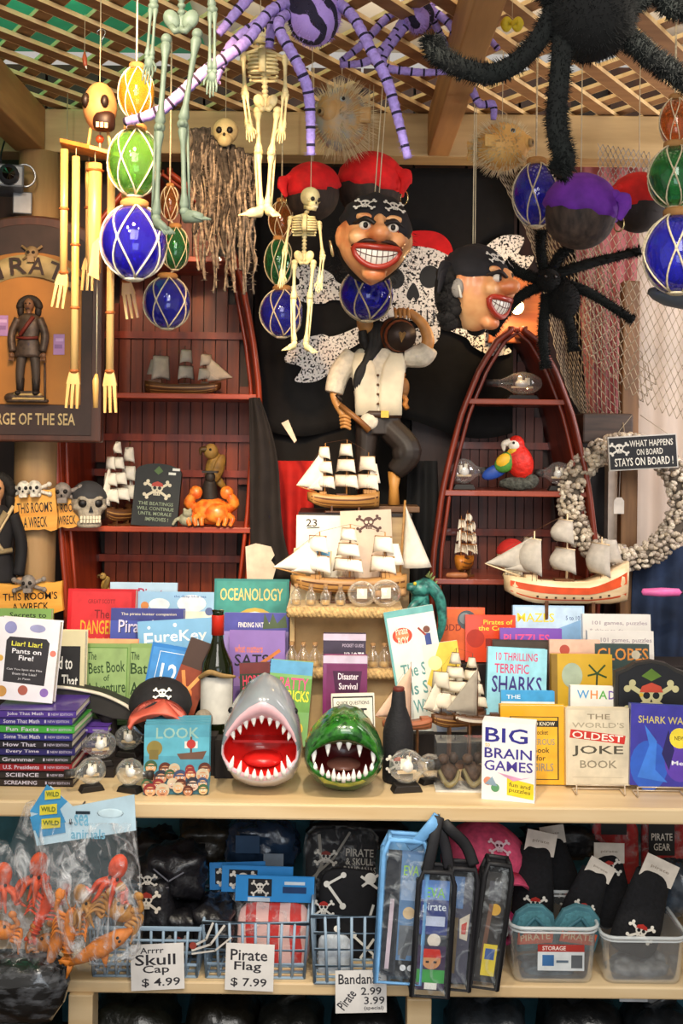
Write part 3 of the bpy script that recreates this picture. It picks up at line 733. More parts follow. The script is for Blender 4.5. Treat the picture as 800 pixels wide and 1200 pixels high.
q = MB(); q.ball((0, 0, 18*u_), (24*u_, 16*u_, 16*u_), om, 20, 12); q.ball((6*u_, -10*u_, 16*u_), (15*u_, 10*u_, 12*u_), om, 16, 10)
q.build('shell', crb)
for s in (-1, 1):
    c = MB(); c.curve([(s*18*u_, 0, 20*u_), (s*26*u_, -4*u_, 28*u_), (s*20*u_, -8*u_, 38*u_)], [6*u_, 7*u_, 5*u_], om, 8); c.ball((s*18*u_, -8*u_, 40*u_), (8*u_, 6*u_, 8*u_), om, 12, 8); c.build('claw', crb)
    for k in range(3):
        c = MB(); c.curve([(s*(6+7*k)*u_, -10*u_, 14*u_), (s*(10+8*k)*u_, -16*u_, 10*u_), (s*(9+7*k)*u_, -18*u_, 2*u_)], [4*u_, 3.4*u_, 2.4*u_], om, 7); c.build('leg', crb)
q = MB(); dkm = mat('#2b241f', .6); q.curve([(-2*u_, 2*u_, 30*u_), (-3*u_, 0, 44*u_), (-2*u_, -3*u_, 54*u_)], [10*u_, 9*u_, 6*u_], dkm, 10); q.ball((-2*u_, -4*u_, 58*u_), (6*u_, 6*u_, 7*u_), dkm, 10, 8); q.box((-2*u_, -4*u_, 64*u_), (18*u_, 12*u_, 2.4*u_), dkm); q.build('captain', crb)

# ---------------------------------------------------------------- things on the narrow bookcase
glass = thinglass(); cork = mat('#b5895a', .9, var=.2)
def bulb_ship(label, pos, r, flip=1, yaw=0., group=None, name='ship_in_bottle', dark=True):
    """clear bulb bottle lying on a wooden foot with a little boat inside"""
    root = thing(name, label, 'ship in a bottle', pos, (0, 0, yaw), group)
    X = M.Translation((0, 0, r*1.45)) @ M.Scale(flip, 4, V((1, 0, 0)))
    g = MB(X); g.lathe([(.001, -r*1.05), (r*.5, -r*.92), (r*.88, -r*.5), (r, 0), (r*.86, r*.5), (r*.5, r*.9), (r*.34, r*1.15), (r*.32, r*1.6)], glass, 20, axis='X')
    g.build('bulb', root)
    k = MB(X); k.lathe([(r*.3, r*1.3), (r*.34, r*1.95)], mat('#2a2624', .5) if dark else cork, 12, axis='X'); k.build('stopper', root)
    f = MB(); f.prism([(-r*.9, 0), (r*.9, 0), (r*.7, r*.42), (-r*.7, r*.42)], -r*.45, r*.45, mat('#1d1815', .5)); f.build('foot', root, bevel=r*.05)
    s = MB(X); s.loft([[V((x*r, y*r*.16*w, -r*.42+zz*r*.16)) for y, zz in ((-1, 1), (-.7, 0), (.7, 0), (1, 1))] for x, w in ((-.55, .5), (-.2, 1), (.3, 1), (.6, .1))], pale, sm=False)
    for x, h in ((-.25, .62), (.15, .72)):
        s.tube([(x*r, 0, -r*.3), (x*r, 0, h*r)], r*.02, oak, 5)
        s.grid(lambda u, v: V((x*r+(u-.5)*r*.26, -.02*r-.06*r*math.sin(u*PI), -r*.15+v*(h-.0)*r)), 4, 3, sailw)
    s.ball((.05*r, .0*r, -.05*r), (r*.36, r*.28, r*.36), mat('#efece4', .5), 10, 8)
    s.build('boat', root)
    return root
btl = bulb_ship('ship in a clear bottle on the top shelf of the narrow bookcase', onshelf(612, 465, 3.26), S(17, 3.26), -1)
btl.scale = (1.3, 1, .8)
bulb_ship('bottled ship left of the red parrot on the narrow bookcase', onshelf(543, 573, 3.24), S(15, 3.24), 1)
bulb_ship('bottled ship right of the red parrot on the narrow bookcase', onshelf(654, 573, 3.24), S(14, 3.24), -1)
pr = thing('parrot_statue', 'red macaw statue with yellow and blue wings on the narrow bookcase', 'parrot statue', onshelf(606, 573, 3.21), (0, 0, -.15)); u_ = S(1, 3.21)
red = mat('#d9281a', .5, var=.2, scale=80, bump=.4); yel = mat('#e8b32a', .5, var=.15); blu = mat('#23489e', .5, var=.2); grn = mat('#4d8a35', .5)
q = MB(); q.ball((2*u_, 0, 34*u_), (16*u_, 14*u_, 22*u_), red, 20, 14, rot=M.Rotation(-.35, 3, 'Y')); q.ball((-2*u_, -1*u_, 54*u_), (10*u_, 9*u_, 11*u_), red, 16, 10); q.build('body', pr, remesh=.0035, smooth_=4)
q = MB(); q.ball((-5*u_, -3*u_, 46*u_), (9*u_, 8.5*u_, 6*u_), yel, 14, 8, rot=M.Rotation(-.4, 3, 'Y')); q.build('yellow_collar', pr)
q = MB(); q.ball((-4*u_, -5*u_, 53*u_), (7.5*u_, 6.5*u_, 7*u_), mat('#efe6d8', .5), 14, 10); q.build('face_patch', pr)
q = MB(); q.curve([(-9*u_, -5*u_, 57*u_), (-16*u_, -6*u_, 54*u_), (-16*u_, -6*u_, 46*u_)], [4.5*u_, 4*u_, .8*u_], mat('#d8cfc0', .4), 8); q.curve([(-9*u_, -5*u_, 49*u_), (-13*u_, -6*u_, 46*u_)], [3*u_, .8*u_], '#1a1614', 8); q.build('beak', pr)
q = MB(); q.ball((-5*u_, -11*u_, 56*u_), 1.6*u_, '#0c0a08', 8, 6); q.build('eye', pr)
q = MB(); q.ball((-14*u_, -7*u_, 33*u_), (11*u_, 6*u_, 14*u_), grn, 14, 8, rot=M.Rotation(.9, 3, 'Y')); q.ball((-16*u_, -9*u_, 35*u_), (8*u_, 5*u_, 10*u_), yel, 14, 8, rot=M.Rotation(.9, 3, 'Y')); q.build('wing', pr)
q = MB(); q.ball((-26*u_, -2*u_, 22*u_), (17*u_, 5*u_, 8*u_), blu, 14, 8, rot=M.Rotation(-.45, 3, 'Y')); q.build('wing_tip', pr)
q = MB(); q.ball((0, -2*u_, 8*u_), (22*u_, 12*u_, 8*u_), mat('#4a4b44', .9, var=.4, scale=90, bump=.8), 16, 8, fn=lambda d: 1+.25*noise.noise(d*3)); q.ball((16*u_, -3*u_, 12*u_), (9*u_, 8*u_, 8*u_), mat('#4a4b44', .9, var=.4, scale=90, bump=.8), 12, 8); q.build('rock_base', pr)
skull_thing('pirate_skull', 'grinning skull in red bandana behind the galleon on the narrow bookcase', onshelf(599, 677, 3.24), S(22, 3.24), '#c9b48c', '#b5201a', 0)
sv = MB(); sv.lathe([(0, 0), (.007, .004), (.009, .03), (.008, .06), (.003, .064)], mat('#a86a42', .5), 12, axis='X'); so = sv.build('shell_trinket'); so.location = onshelf(522, 677, 3.20)+V((.0, 0, .009)); tag(so, 'small brown cone shell lying on the lowest left shelf end of narrow bookcase', 'shell')

# ---------------------------------------------------------------- arched pirate sign at the left
Ys = 3.0; so_ = P(32, 518, Ys)
ps = thing('pirate_sign', 'large arched brown wooden sign with a carved pirate', 'sign', so_)
u_ = S(1, Ys)
def arch(hw_, h, spring, n=18): return [(-hw_, 0), (hw_, 0), (hw_, spring)]+[(hw_*math.cos(a), spring+(h-spring)*math.sin(a)) for a in [PI*k/n for k in range(1, n)]]+[(-hw_, spring)]
brn = wood('#3a1d12', '#51291a', 'Z', 5, .45, coat=.2)
q = MB(); q.prism(arch(86*u_, 266*u_, 222*u_), 0, .04, brn); q.build('board', ps, bevel=.006)
q = MB(); q.prism([(x*.87, z*.93+8*u_) for x, z in arch(86*u_, 266*u_, 222*u_)], -.002, .004, mat('#33221f', .6, var=.15)); q.build('inner_panel', ps, bevel=.002)
q = MB(); q.prism([(-62*u_, 44*u_), (62*u_, 44*u_), (62*u_, 196*u_)]+[(62*u_*math.cos(a), 196*u_+26*u_*math.sin(a)) for a in [PI*k/12 for k in range(1, 12)]]+[(-62*u_, 196*u_)], -.006, .0, mat('#9a6528', .6, var=.12, scale=8)); q.build('field', ps, bevel=.001)
rope_m = mat('#b89a62', .7, var=.2)
q = MB()
def ban(u, v): a = (u-.5)*1.5; R_ = 92*u_; return V((R_*math.sin(a)*.92, -.010-.004*math.cos(u*9), 118*u_+R_*math.cos(a)*.96+(v-.5)*26*u_))
q.grid(ban, 20, 2, mat('#a08c62', .6, var=.2)); q.build('banner', ps, thick=.004)
q = MB()
for k, ch in enumerate('PIRATE'):
    a = (-.475+k*.19)*1.5*.95; R_ = 92*u_; cx, cz = R_*math.sin(a)*.92, 118*u_+R_*math.cos(a)*.96
    q.text(ch, cx-(3 if ch == 'I' else 9.5)*u_, cz-10*u_, cx+(3 if ch == 'I' else 9.5)*u_, cz+10*u_, -.0175, '#2a140c', -a*.9)
q.build('banner_letters', ps)
q = MB(); q.text('SCOURGE OF THE SEA', -70*u_, 20*u_, 56*u_, 34*u_, -.004, '#b7a274'); q.build('motto_letters', ps)
q = MB(M.Translation((4*u_, -.012, 221*u_)))
bn = mat('#8a7252', .6, var=.2)
q.ball((0, 0, 0), (8*u_, 5*u_, 8*u_), bn, 12, 8); q.box((0, -.003, -8*u_), (8*u_, 8*u_, 7*u_), bn)
for s in (-1, 1): q.tube([(s*12*u_, 0, 8*u_), (-s*10*u_, 0, -8*u_)], 1.6*u_, bn, 6); q.ball((s*3*u_, -4.5*u_, 0), 2*u_, '#20130c', 8, 6)
q.build('skull_relief', ps)
def relief_pirate(root, X, u, coat, skin, hair, cloth_, trouser):
    bd = MB(X); bd.ball((0, 0, 104*u), (6*u, 6*u, 8*u), skin, 12, 10); bd.ball((-.0, -6*u, 103*u), (1.5*u, 1.6*u, 2*u), skin, 8, 6); bd.tube([(0, 0, 92*u), (0, 0, 100*u)], 3.4*u, skin, 8)
    for s in (-1, 1):
        hb_ = MB(X); hb_.ball((s*18*u, -4*u, 46*u), (3.2*u, 3*u, 3.4*u), skin, 8, 6); hb_.tube([(s*16*u, -6*u, 47*u), (s*14.5*u, -7*u, 44*u)], [1*u, .7*u], skin, 5)
        for f in range(4): hb_.tube([((s*18+(f-1.5)*1.5)*u, -4.5*u, 44*u), ((s*18+(f-1.5)*1.6)*u, -5.5*u, 41*u), ((s*18+(f-1.5)*1.5)*u, -6.5*u, (39.4-(.6 if f in (0, 3) else 0))*u)], [.9*u, .8*u, .6*u], skin, 5)
        hb_.build('hand', root)
    bd.build('head', root, remesh=u*1.1, smooth_=2)
    e = MB(X)
    for s in (-1, 1): e.ball((s*2.4*u, -5.6*u, 105*u), .9*u, '#0d0806', 6, 5)
    e.box((0, -6*u, 99.5*u), (4*u, .8*u, .9*u), '#3a120c'); e.build('face_features', root)
    h = MB(X)
    for k in range(14):
        a = PI*(.05+.9*k/13); h.ball((11*u*math.cos(a), 2*u, 104*u+10*u*math.sin(a)-3*u), 4.6*u, hair, 8, 6)
    for s in (-1, 1): h.ball((s*10*u, 2*u, 97*u), (4*u, 4*u, 7*u), hair, 8, 6)
    h.build('hair', root)
    c = MB(X); c.lathe([(6*u, 94*u), (12*u, 90*u), (13*u, 76*u), (11*u, 66*u), (16*u, 48*u), (17*u, 44*u)][::-1], coat, 16, sy=.5)
    for s in (-1, 1): c.curve([(s*12*u, 0, 88*u), (s*19*u, -1*u, 70*u), (s*17*u, -4*u, 50*u)], [5*u, 4.6*u, 4.4*u], coat, 10)
    c.build('coat', root)
    b = MB(X); b.tube([(7*u, -7*u, 90*u), (-8*u, -8*u, 68*u)], 2.4*u, cloth_, 6); b.tube([(-12*u, -5*u, 66*u), (0, -8*u, 65*u), (12*u, -5*u, 66*u)], 1.8*u, cloth_, 6); b.build('sash', root)
    l = MB(X)
    for s in (-1, 1): l.curve([(s*7*u, 0, 48*u), (s*9*u, -1*u, 28*u), (s*9*u, 0, 12*u)], [6*u, 5*u, 4*u], trouser, 10)
    l.build('trousers', root)
    bt = MB(X)
    for s in (-1, 1): bt.tube([(s*9*u, 0, 20*u), (s*9*u, 0, 4*u)], [5*u, 4*u], hair, 8); bt.ball((s*10*u, -4*u, 3*u), (4*u, 7*u, 3*u), hair, 8, 6)
    bt.build('boots', root)
pX = M.Translation((2*u_, -.016, 54*u_))
bronze = mat('#4a3a30', .5, .2, var=.3, scale=90); 
relief_pirate(ps, pX, 1.02*u_, bronze, mat('#6b4a34', .5), mat('#1d120d', .7), mat('#6a2418', .6), mat('#3f342c', .6))
q = MB(M.Translation((2*u_, -.016, 46*u_)))
for k in range(5): q.tube([((18-k*2)*u_*math.cos(a)*1.3, 3*u_*math.sin(a)-2*u_, k*2.4*u_+2*u_) for a in [2*PI*j/16 for j in range(16)]], 1.8*u_, rope_m if k % 2 else bronze, 6, closed=True)
q.ball((-16*u_, 0, 6*u_), (12*u_, 6*u_, 6*u_), bronze, 10, 6); q.tube([(20*u_, -3*u_, 46*u_), (21*u_, -4*u_, 2*u_)], 1.2*u_, bronze, 6)
q.build('rope_base', ps)
for (cx, cy) in ((4, 382), (70, 404)):
    a = P(cx, cy, Ys)-so_; q = MB(); deco(q, 13*u_, 24*u_, -.0085, [('r', 0, 0, 1, 1, '#9a74a8'), ('r', .1, .3, .8, .5, '#7d5a8c'), ('r', .2, .65, .9, .8, '#b795c2')], a.x, a.z-12*u_); q.build('price_label', ps)
# hanger cords from the sign up to the beam
q = MB()
for x in (-40, 40): q.tube([(x*u_, .02, 250*u_), (x*u_, .02, 2.56-so_.z)], .0016, '#b8a888', 4)
q.build('hanger', ps)

# ---------------------------------------------------------------- shell wreath and boat sign at the right
Yw = 3.2; wc = P(733, 588, Yw); uw = S(1, Yw)
wr = thing('shell_wreath', 'round wreath of small grey seashells at the right edge', 'wreath', wc)
q = MB(); q.tube([(64*uw*math.cos(a), 0, 66*uw*math.sin(a)) for a in [2*PI*k/40 for k in range(40)]], 11*uw, mat('#5d5348', .9, var=.3), 10, closed=True); q.build('ring', wr)
shell_ms = [mat(c, .5, var=.25, scale=200) for c in ('#c4b49c', '#ddd0ba', '#9c8e7c', '#b3a594')]
def shell_mesh(m): return MB().lathe([(.0005, -.008), (.0045, -.006), (.0064, -.001), (.0060, .003), (.0036, .006), (.0005, .009)], m, 8, sy=.9)
protos = []
for k, m in enumerate(shell_ms):
    o = shell_mesh(m).build('shell', wr); protos.append(o)
stf = MB()
for k in range(620):
    a = rnd.uniform(0, 2*PI); b = rnd.uniform(-.2, PI+.2); Rm = 65*uw+(13*uw)*math.cos(b)*(1 if rnd.random() < .5 else 1); c = V((Rm*math.cos(a), -13*uw*math.sin(b), (Rm+uw)*math.sin(a)))
    rt = M.Rotation(rnd.uniform(0, 6), 3, 'X') @ M.Rotation(rnd.uniform(0, 6), 3, 'Y')
    if k < 96:
        o = protos[k % 4].copy() if k >= 4 else protos[k]
        if k >= 4: COL.objects.link(o); o.parent = wr
        o.location = c+V((0, -.004, 0)); o.rotation_euler = rt.to_euler(); f = rnd.uniform(1.15, 1.5); o.scale = (f,)*3
    else:
        stf.X = M.Translation(c) @ rt.to_4x4() @ M.Scale(rnd.uniform(1.1, 1.5), 4)
        stf.lathe([(.0005, -.008), (.0045, -.006), (.0064, -.001), (.0036, .006), (.0005, .009)], shell_ms[k % 4], 6)
o = stf.build('small_shells', wr); o['kind'] = 'stuff'
q = MB(); q.tube([(0, .0, 66*uw), (0, .03, 84*uw), (0, .05, 100*uw)], .002, '#8a7a62', 5); q.build('hanger', wr)
tgc = P(725, 592, Yw-.02)
q = MB(); uw2 = uw; q.prism([(-6*uw, -10*uw), (6*uw, -10*uw), (6*uw, 5*uw), (3*uw, 9*uw), (-3*uw, 9*uw), (-6*uw, 5*uw)], 0, .001, mat('#cfc6ba', .8)); q.tube([(0, 0, 8*uw), (2*uw, .005, 56*uw)], .0007, '#cfc6ba', 4)
o = q.build('price_tag', wr); o.location = tgc-wc
Yb = 3.1; bc = P(753, 530, Yb); ub = S(1, Yb)
bs = thing('boat_sign', 'black sign reading what happens on board stays on board', 'sign', bc, (0, math.radians(-4), -.05))
q = MB(); q.box((0, .006, 0), (80*ub, .012, 40*ub), mat('#c9c4ba', .6)); q.box((0, .0, 0), (77*ub, .006, 37*ub), mat('#15161a', .6))
deco(q, 76*ub, 38*ub, -.0034, [('t', 'WHAT HAPPENS', .30, .68, .96, .88, '#d9d4c6'), ('t', 'ON BOARD', .40, .42, .80, .61, '#d9d4c6'), ('t', 'STAYS ON BOARD !', .06, .10, .95, .35, '#e6e1d3')]+skull(.14, .66, .08, 2.0, '#d9d4c6', '#15161a'), 0, -19*ub); q.build('board', bs)
q = MB()
for s in (-1, 1): q.tube([(s*34*ub, .004, 17*ub), (s*5*ub, .06, 44*ub)], .0009, '#a89a80', 4)
q.build('cord', bs)
# ---------------------------------------------------------------- centre risers with bottles
cardm = mat('#c9a878', .8, var=.08)
rs = thing('bottle_riser', 'tan two-shelf riser with braided rope edges in the middle', 'display riser', (P(403, 790, 2.80).x, 2.80, Z0))
xr = S(66, 2.8)
MB().box((0, .10, .10), (2*xr, .14, .198), cardm).build('base', rs, bevel=.003)
MB().box((0, .145, .20+.08), (2*xr, .05, .164), cardm).build('back_panel', rs)
MB().box((0, .10, .208), (2*xr+.01, .19, .012), top_m).build('lower_shelf', rs, bevel=.002)
MB().box((0, .15, .366), (2*xr+.01, .29, .012), top_m).build('upper_shelf', rs, bevel=.002)
for x in (-xr+.008, xr-.008): MB().box((x, .10, .28), (.012, .1, .16), cardm).build('side_panel', rs)
ropem = mat('#cda871', .8, var=.25, scale=120, bump=.4)
for z, y in ((.206, -.003), (.362, -.002)):
    b = MB()
    for ph in (0, 1, 2):
        b.tube([(-xr+2*xr*k/60, y-.006+.006*math.cos(k*.9+ph*2.09), z+.008*math.sin(k*.9+ph*2.09)) for k in range(61)], .0075, ropem, 7)
    b.build('rope_edge', rs)
minib = thing('glass_bottle', '', 'bottle', (0, 0, 0))
glassc = thinglass('#f6ecd8', .26)
b = MB(); b.lathe([(.001, 0), (.013, .001), (.0135, .004), (.0135, .026), (.010, .034), (.0055, .040), (.0055, .047), (.0068, .049)], glassc, 14); b.build('glass', minib)
b = MB(); b.lathe([(.005, .044), (.0056, .056)], cork, 10); b.build('cork', minib)
b = MB(); b.lathe([(.001, .003), (.011, .003), (.011, .014)], mat('#c9a468', .9, var=.3), 12); b.build('sand', minib)
firstb = True
def bottles(n, x0, x1, Y, z, label, sc, grp):
    global firstb
    for k in range(n):
        px = x0+(x1-x0)*k/max(1, n-1); l = (P(px, 750, Y).x, Y, z)
        if firstb: minib.location = l; minib['label'] = label; minib['group'] = grp; minib.scale = (sc,)*3; firstb = False
        else: again(minib, l, None, label, sc, grp)
bottles(10, 342, 464, 2.83, Z0+.2142, 'small corked glass bottle in the row on the lower rope-edged shelf', 1.15, 'corked bottles on the lower riser shelf')
# glass balls with ships on the upper shelf
for k, (px, r, lb) in enumerate(((424, 15, 'left of the two clear glass balls under the white-sailed ship'), (452, 16, 'right of the two clear glass balls under the white-sailed ship'))):
    g = thing('glass_ball_ship', lb, 'ship in a bottle', V((P(px, 700, 2.83).x, 2.83, Z0+.372)), (0, 0, .4*k)); r = S(r, 2.83)
    q = MB(); q.ball((0, 0, r), (r*1.15, r, r), glassc, 18, 12); q.build('ball', g)
    q = MB(); q.lathe([(r*.3, r*1.0), (r*.3, r*1.5)], cork, 10, at=(0, 0, r), axis='X'); q.build('stopper', g)
    q = MB(); q.box((0, 0, r*.5), (r*.9, r*.3, r*.2), darkoak); q.grid(lambda u, v: V(((u-.5)*r*.8, 0, r*.6+v*r*.8)), 3, 3, sailw); q.build('boat', g)
bottles(4, 346, 398, 2.84, Z0+.372, 'small corked glass bottle at the left of the upper rope-edged shelf', 1.0, 'corked bottles on the upper riser shelf')

# pedestal box behind and cards
pd = thing('pedestal_box', 'tall box carrying the statue and the upper ship', 'display box', (P(415, 640, 3.12).x, 3.12, Z0))
zp = P(415, 604, 3.02).z
MB().box((0, .015, (zp-Z0)/2), (S(128, 3.05), .22, zp-Z0), wood('#a88a62', '#c4a678', 'X')).build('body', pd, bevel=.003)
MB().box((0, .015, zp-Z0+.002), (S(132, 3.05), .23, .008), '#2a211c').build('lid', pd)
def card(name, label, l, t, r, b, Y, color, items, roll=0., yaw=0., cat='sign card', lean=4, foot=None):
    c = P((l+r)/2, b, Y); w, h = S(r-l, Y), S(b-t, Y)
    q = MB(); q.box((0, .0009, h/2), (w, .0016, h), mat(color, .75, var=.05)); deco(q, w, h, -.0001, items)
    o = q.build(name); o.location = c; o.rotation_euler = (M.Rotation(yaw, 3, 'Z') @ M.Rotation(math.radians(-lean), 3, 'X') @ M.Rotation(math.radians(roll), 3, 'Y')).to_euler()
    return tag(o, label, cat)
card('price_card', 'white price card behind the upper ship reading 23', 346, 604, 410, 694, 2.99, '#ece6d8', [('t', '23', .18, .85, .38, .95, '#26211c'), ('l', [(.2, .83), (.42, .84)], .02, '#26211c')], 0)
card('price_card', 'tan card with blue label left of the white-sailed ship', 339, 644, 384, 706, 2.94, '#d8c6a2', [('r', .1, .62, .95, .98, '#5fa6d6'), ('t', '1.7', .5, .78, .7, .93, '#1d2a4a'), ('t', 'Ship', .3, .65, .7, .78, '#1d2a4a')], 4)
card('print_card', 'cream card with a dark emblem behind the ship sails', 402, 598, 462, 690, 2.975, '#dcc4ae', skull(.55, .84, .13, .65, '#5a3a30', '#d9c4ac'), -3)

# ---------------------------------------------------------------- the ships in the middle
zu = Z0+.3725
ship('large model ship with bright white sails on the rope-edged riser', V((P(412, 690, 2.90).x, 2.90, zu)), S(128, 2.9), .030, .040, [(-.30, .125, 2, .082), (.02, .145, 3, .095), (.30, .125, 2, .085)], (oak, mat('#fbf3e2', .85, var=.04)), -1, .06, .95, True, .022)
sl_ = thing('jib_flag', 'tall white triangular sail on a pole right of the large ship', 'sail', P(468, 684, 2.93))
q = MB(); q.tube([(0, 0, 0), (.012, 0, S(98, 2.93))], .0032, oak, 7); q.build('pole', sl_)
q = MB(); q.grid(lambda u, v: V((.008+u*(1-v)*S(34, 2.93)+v*.006, -.012*math.sin(u*PI), S(18, 2.93)+v*S(72, 2.93)+u*.004)), 6, 8, sailw); q.build('sail', sl_, thick=.001)
ship('brown model ship with cream sails at the feet of the pirate statue', V((P(404, 603, 3.03).x, 3.04, zp+.0065)), S(80, 3.03), .028, .036, [(-.34, .12, 2, .075), (-.02, .155, 3, .085), (.30, .145, 3, .075)], (oak, sailw), -1, .1, .9, True, .012, curve=.2)
YG = 3.07
gal = ship('pale wooden galleon with orange stripes and billowing grey sails', V((P(666, 712, YG).x, YG, TIER[3]+.001)), S(138, YG), .040, .064,
     [(-.28, .125, 1, .10), (.02, .19, 2, .11), (.30, .14, 1, .10)], (pale, mat('#b9b0a4', .8, var=.1, scale=60)), -1, .05, .35, True, P(666, 708, YG).z-TIER[3], ((.12, .30, mat('#d9532a', .5)), (.50, .58, mat('#d9532a', .5))), curve=.42, stern=1.9)
# gun ports along the galleon's side are part of the hull print
q = MB(M.Scale(-1, 4, V((1, 0, 0))))
rr = hull(S(138, YG), .040, .064, stern=1.9); zst = P(666, 708, YG).z-TIER[3]
for k in range(9):
    for sg in (0, 1): a = interp_ring(rr, .18+k*.075, .44, sg); q.box((a.x, a.y*1.03, a.z+zst), (.006, .003, .005), '#3a2414')
q.build('gun_port', gal)
cs = ship('white-sailed brigantine with dark hull on the counter by the sharks book', V((P(538, 850, 2.69).x, 2.69, Z0)), S(64, 2.69), .022, .03, [(-.25, .15, 4, .085), (.08, .165, 4, .095), (.36, .12, 2, .06)], (darkoak, mat('#e9dcc4', .85)), -1, .3, .85, True, P(538, 852, 2.69).z-Z0, curve=.22)
ship('small sailboat with grey triangular sails in front of the brigantine', V((P(560, 850, 2.58).x, 2.58, Z0)), S(52, 2.58), .018, .020, [(.02, .125, 0, .052)], (darkoak, mat('#a79c8c', .9)), -1, 0, .9, True, P(560, 850, 2.58).z-Z0, ((.1, .3, mat('#d8cdbb', .5)),), tri=True)
ship('cream toy sailboat partly behind the black bottle sleeve', V((P(478, 850, 2.66).x, 2.66, Z0)), S(56, 2.66), .018, .022, [(-.05, .145, 0, .065)], (mat('#b06a48', .5), mat('#dcb79c', .85)), -1, .2, .9, True, P(478, 856, 2.66).z-Z0, tri=True)

# ---------------------------------------------------------------- pirate statue
Yst = 3.12; ost = P(440, 602, Yst); ust = S(1, Yst)
st = thing('pirate_statue', 'pirate statue drinking from a barrel on his shoulder behind the ships', 'statue', (ost.x, Yst, zp+.0065))
def J(px, py, d=0.): p = P(px, py, Yst); return V((p.x-ost.x, d*ust, p.z-ost.z))
skin = mat('#c98d4e', .45, var=.12, scale=40); shirt = mat('#d8cdb8', .6, var=.12, scale=60, bump=.3); vest = mat('#e3d6ba', .55, var=.08); dark = mat('#2a211c', .55, var=.3); boot = mat('#241c18', .3, var=.2)
q = MB()
q.ball(J(428, 384, -4), (10*ust, 11*ust, 13*ust), skin, 16, 12, rot=M.Rotation(-.5, 3, 'Y')); q.ball(J(420, 381, -12), (2.6*ust, 3*ust, 3*ust), skin, 8, 6)
q.tube([J(432, 396), J(440, 412)], [6*ust, 8*ust], skin, 10); q.ball(J(441, 425, -5), (12*ust, 8*ust, 14*ust), skin, 14, 10)
q.curve([J(409, 420), J(392, 462, -4), J(402, 490, -12)], [8*ust, 6*ust, 4.4*ust], skin, 10); q.ball(J(405, 496, -14), (6*ust, 6*ust, 7*ust), skin, 10, 8)
q.curve([J(478, 424), J(500, 408, -6), J(495, 385, -8), J(478, 369, -8)], [8*ust, 8*ust, 6.5*ust, 5*ust], skin, 10); q.ball(J(470, 370, -10), (9*ust, 6*ust, 5*ust), skin, 10, 8)
q.curve([J(441, 430), J(440, 480)], [12*ust, 12*ust], skin, 10)
q.build('body', st, remesh=.0032, smooth_=3)
for i in range(4):
    q = MB(); q.curve([J(398+i*.5, 492+i*4, -18), J(404, 491+i*4, -22), J(410, 494+i*4, -18)], 1.9*ust, skin, 6); q.build('finger', st)
    q = MB(); q.curve([J(462+i*5, 366, -8), J(462+i*5, 371, -18), J(463+i*5, 378, -19)], 1.9*ust, skin, 6); q.build('finger', st)
q = MB()
for s in (-1, 1): q.ball(J(424+s*4, 379, -14), 1.5*ust, '#120c08', 8, 6)
q.box(J(425, 375, -14), (12*ust, 1.5*ust, 1.6*ust), '#1a120d'); q.build('face_features', st)
q = MB(); hair = mat('#1d1917', .7, var=.3, scale=80)
q.ball(J(434, 378, 3), (11*ust, 12*ust, 13*ust), hair, 14, 10)
for k, (a, b) in enumerate(((436, 424), (440, 422), (444, 420))): q.curve([J(a, 382, -2), J(a-2, 410, -10), J(b, 440, -14), J(b-4, 462, -13)], [7*ust, 6*ust, 5*ust, 2*ust], hair, 8)
q.curve([J(424, 392, -13), J(426, 404, -13), J(428, 414, -12)], [5*ust, 6*ust, 2*ust], hair, 8); q.build('hair', st)
q = MB(); q.ball(J(431, 372, 0), (13*ust, 13*ust, 8*ust), mat('#5a2018', .7), 14, 8, rot=M.Rotation(-.4, 3, 'Y')); q.build('headscarf', st)
q = MB(); q.loft([[J(cx+w*math.cos(a), cy, dd*math.sin(a)) for a in [2*PI*k/16 for k in range(16)]] for cx, cy, w, dd in ((442, 488, 26, 15), (442, 470, 27, 16), (443, 445, 31, 17), (444, 422, 34, 15), (443, 412, 24, 12))], shirt)
q.curve([J(414, 418), J(398, 440, -2), J(391, 464, -4)], [12*ust, 13*ust, 11*ust], shirt, 12); q.curve([J(474, 420), J(494, 420, -3), J(503, 410, -6)], [13*ust, 14*ust, 11*ust], shirt, 12)
q.build('shirt', st, remesh=.0035, smooth_=2)
q = MB()
for s in (-1, 1): q.loft([[J(443+s*(i_+(o_2-i_)*k/7), cy, -dd-1.5+abs(k-1)*.6) for k in range(8)]+[J(443+s*(o_2-(o_2-i_)*k/7), cy, -dd+4) for k in range(8)] for cy, i_, o_2, dd in ((490, 1, 27, 15), (470, .5, 27, 17), (450, 1, 29, 18), (432, 5, 31, 17), (418, 13, 28, 14))], vest)
q.build('vest', st)
fr_ = mat('#b8742e', .6, var=.4, scale=70, bump=.6)
for a_ in ((468, 428, 474, 482), (422, 428, 419, 478)): q = MB(); q.tube([J(a_[0]+(a_[2]-a_[0])*t/11+2.2*(t % 2), a_[1]+(a_[3]-a_[1])*t/11, -12+3*(t % 2)) for t in range(12)], [3.2*ust]*12, fr_, 8); q.build('vest_trim', st)
for k in range(4): q = MB(); q.ball(J(442, 444+k*11, -19.5), 1.6*ust, '#5a3a20', 8, 6); q.build('button', st)
q = MB(); q.lathe([(28*ust, 0), (28.5*ust, 4*ust), (28*ust, 8*ust)], '#3a2416', 20, at=J(442, 493), sy=.62); q.box(J(450, 489, -19), (9*ust, 3*ust, 8*ust), mat('#b08a3a', .3, .8)); q.build('belt', st)
q = MB(); q.ball(J(432, 497, -14), (11*ust, 5*ust, 10*ust), shirt, 12, 8); q.build('shirt_tail', st)
q = MB(); q.loft([[J(cx+w*math.cos(a), cy, dd*math.sin(a)) for a in [2*PI*k/14 for k in range(14)]] for cx, cy, w, dd in ((444, 512, 27, 15), (442, 490, 27, 15))], dark)
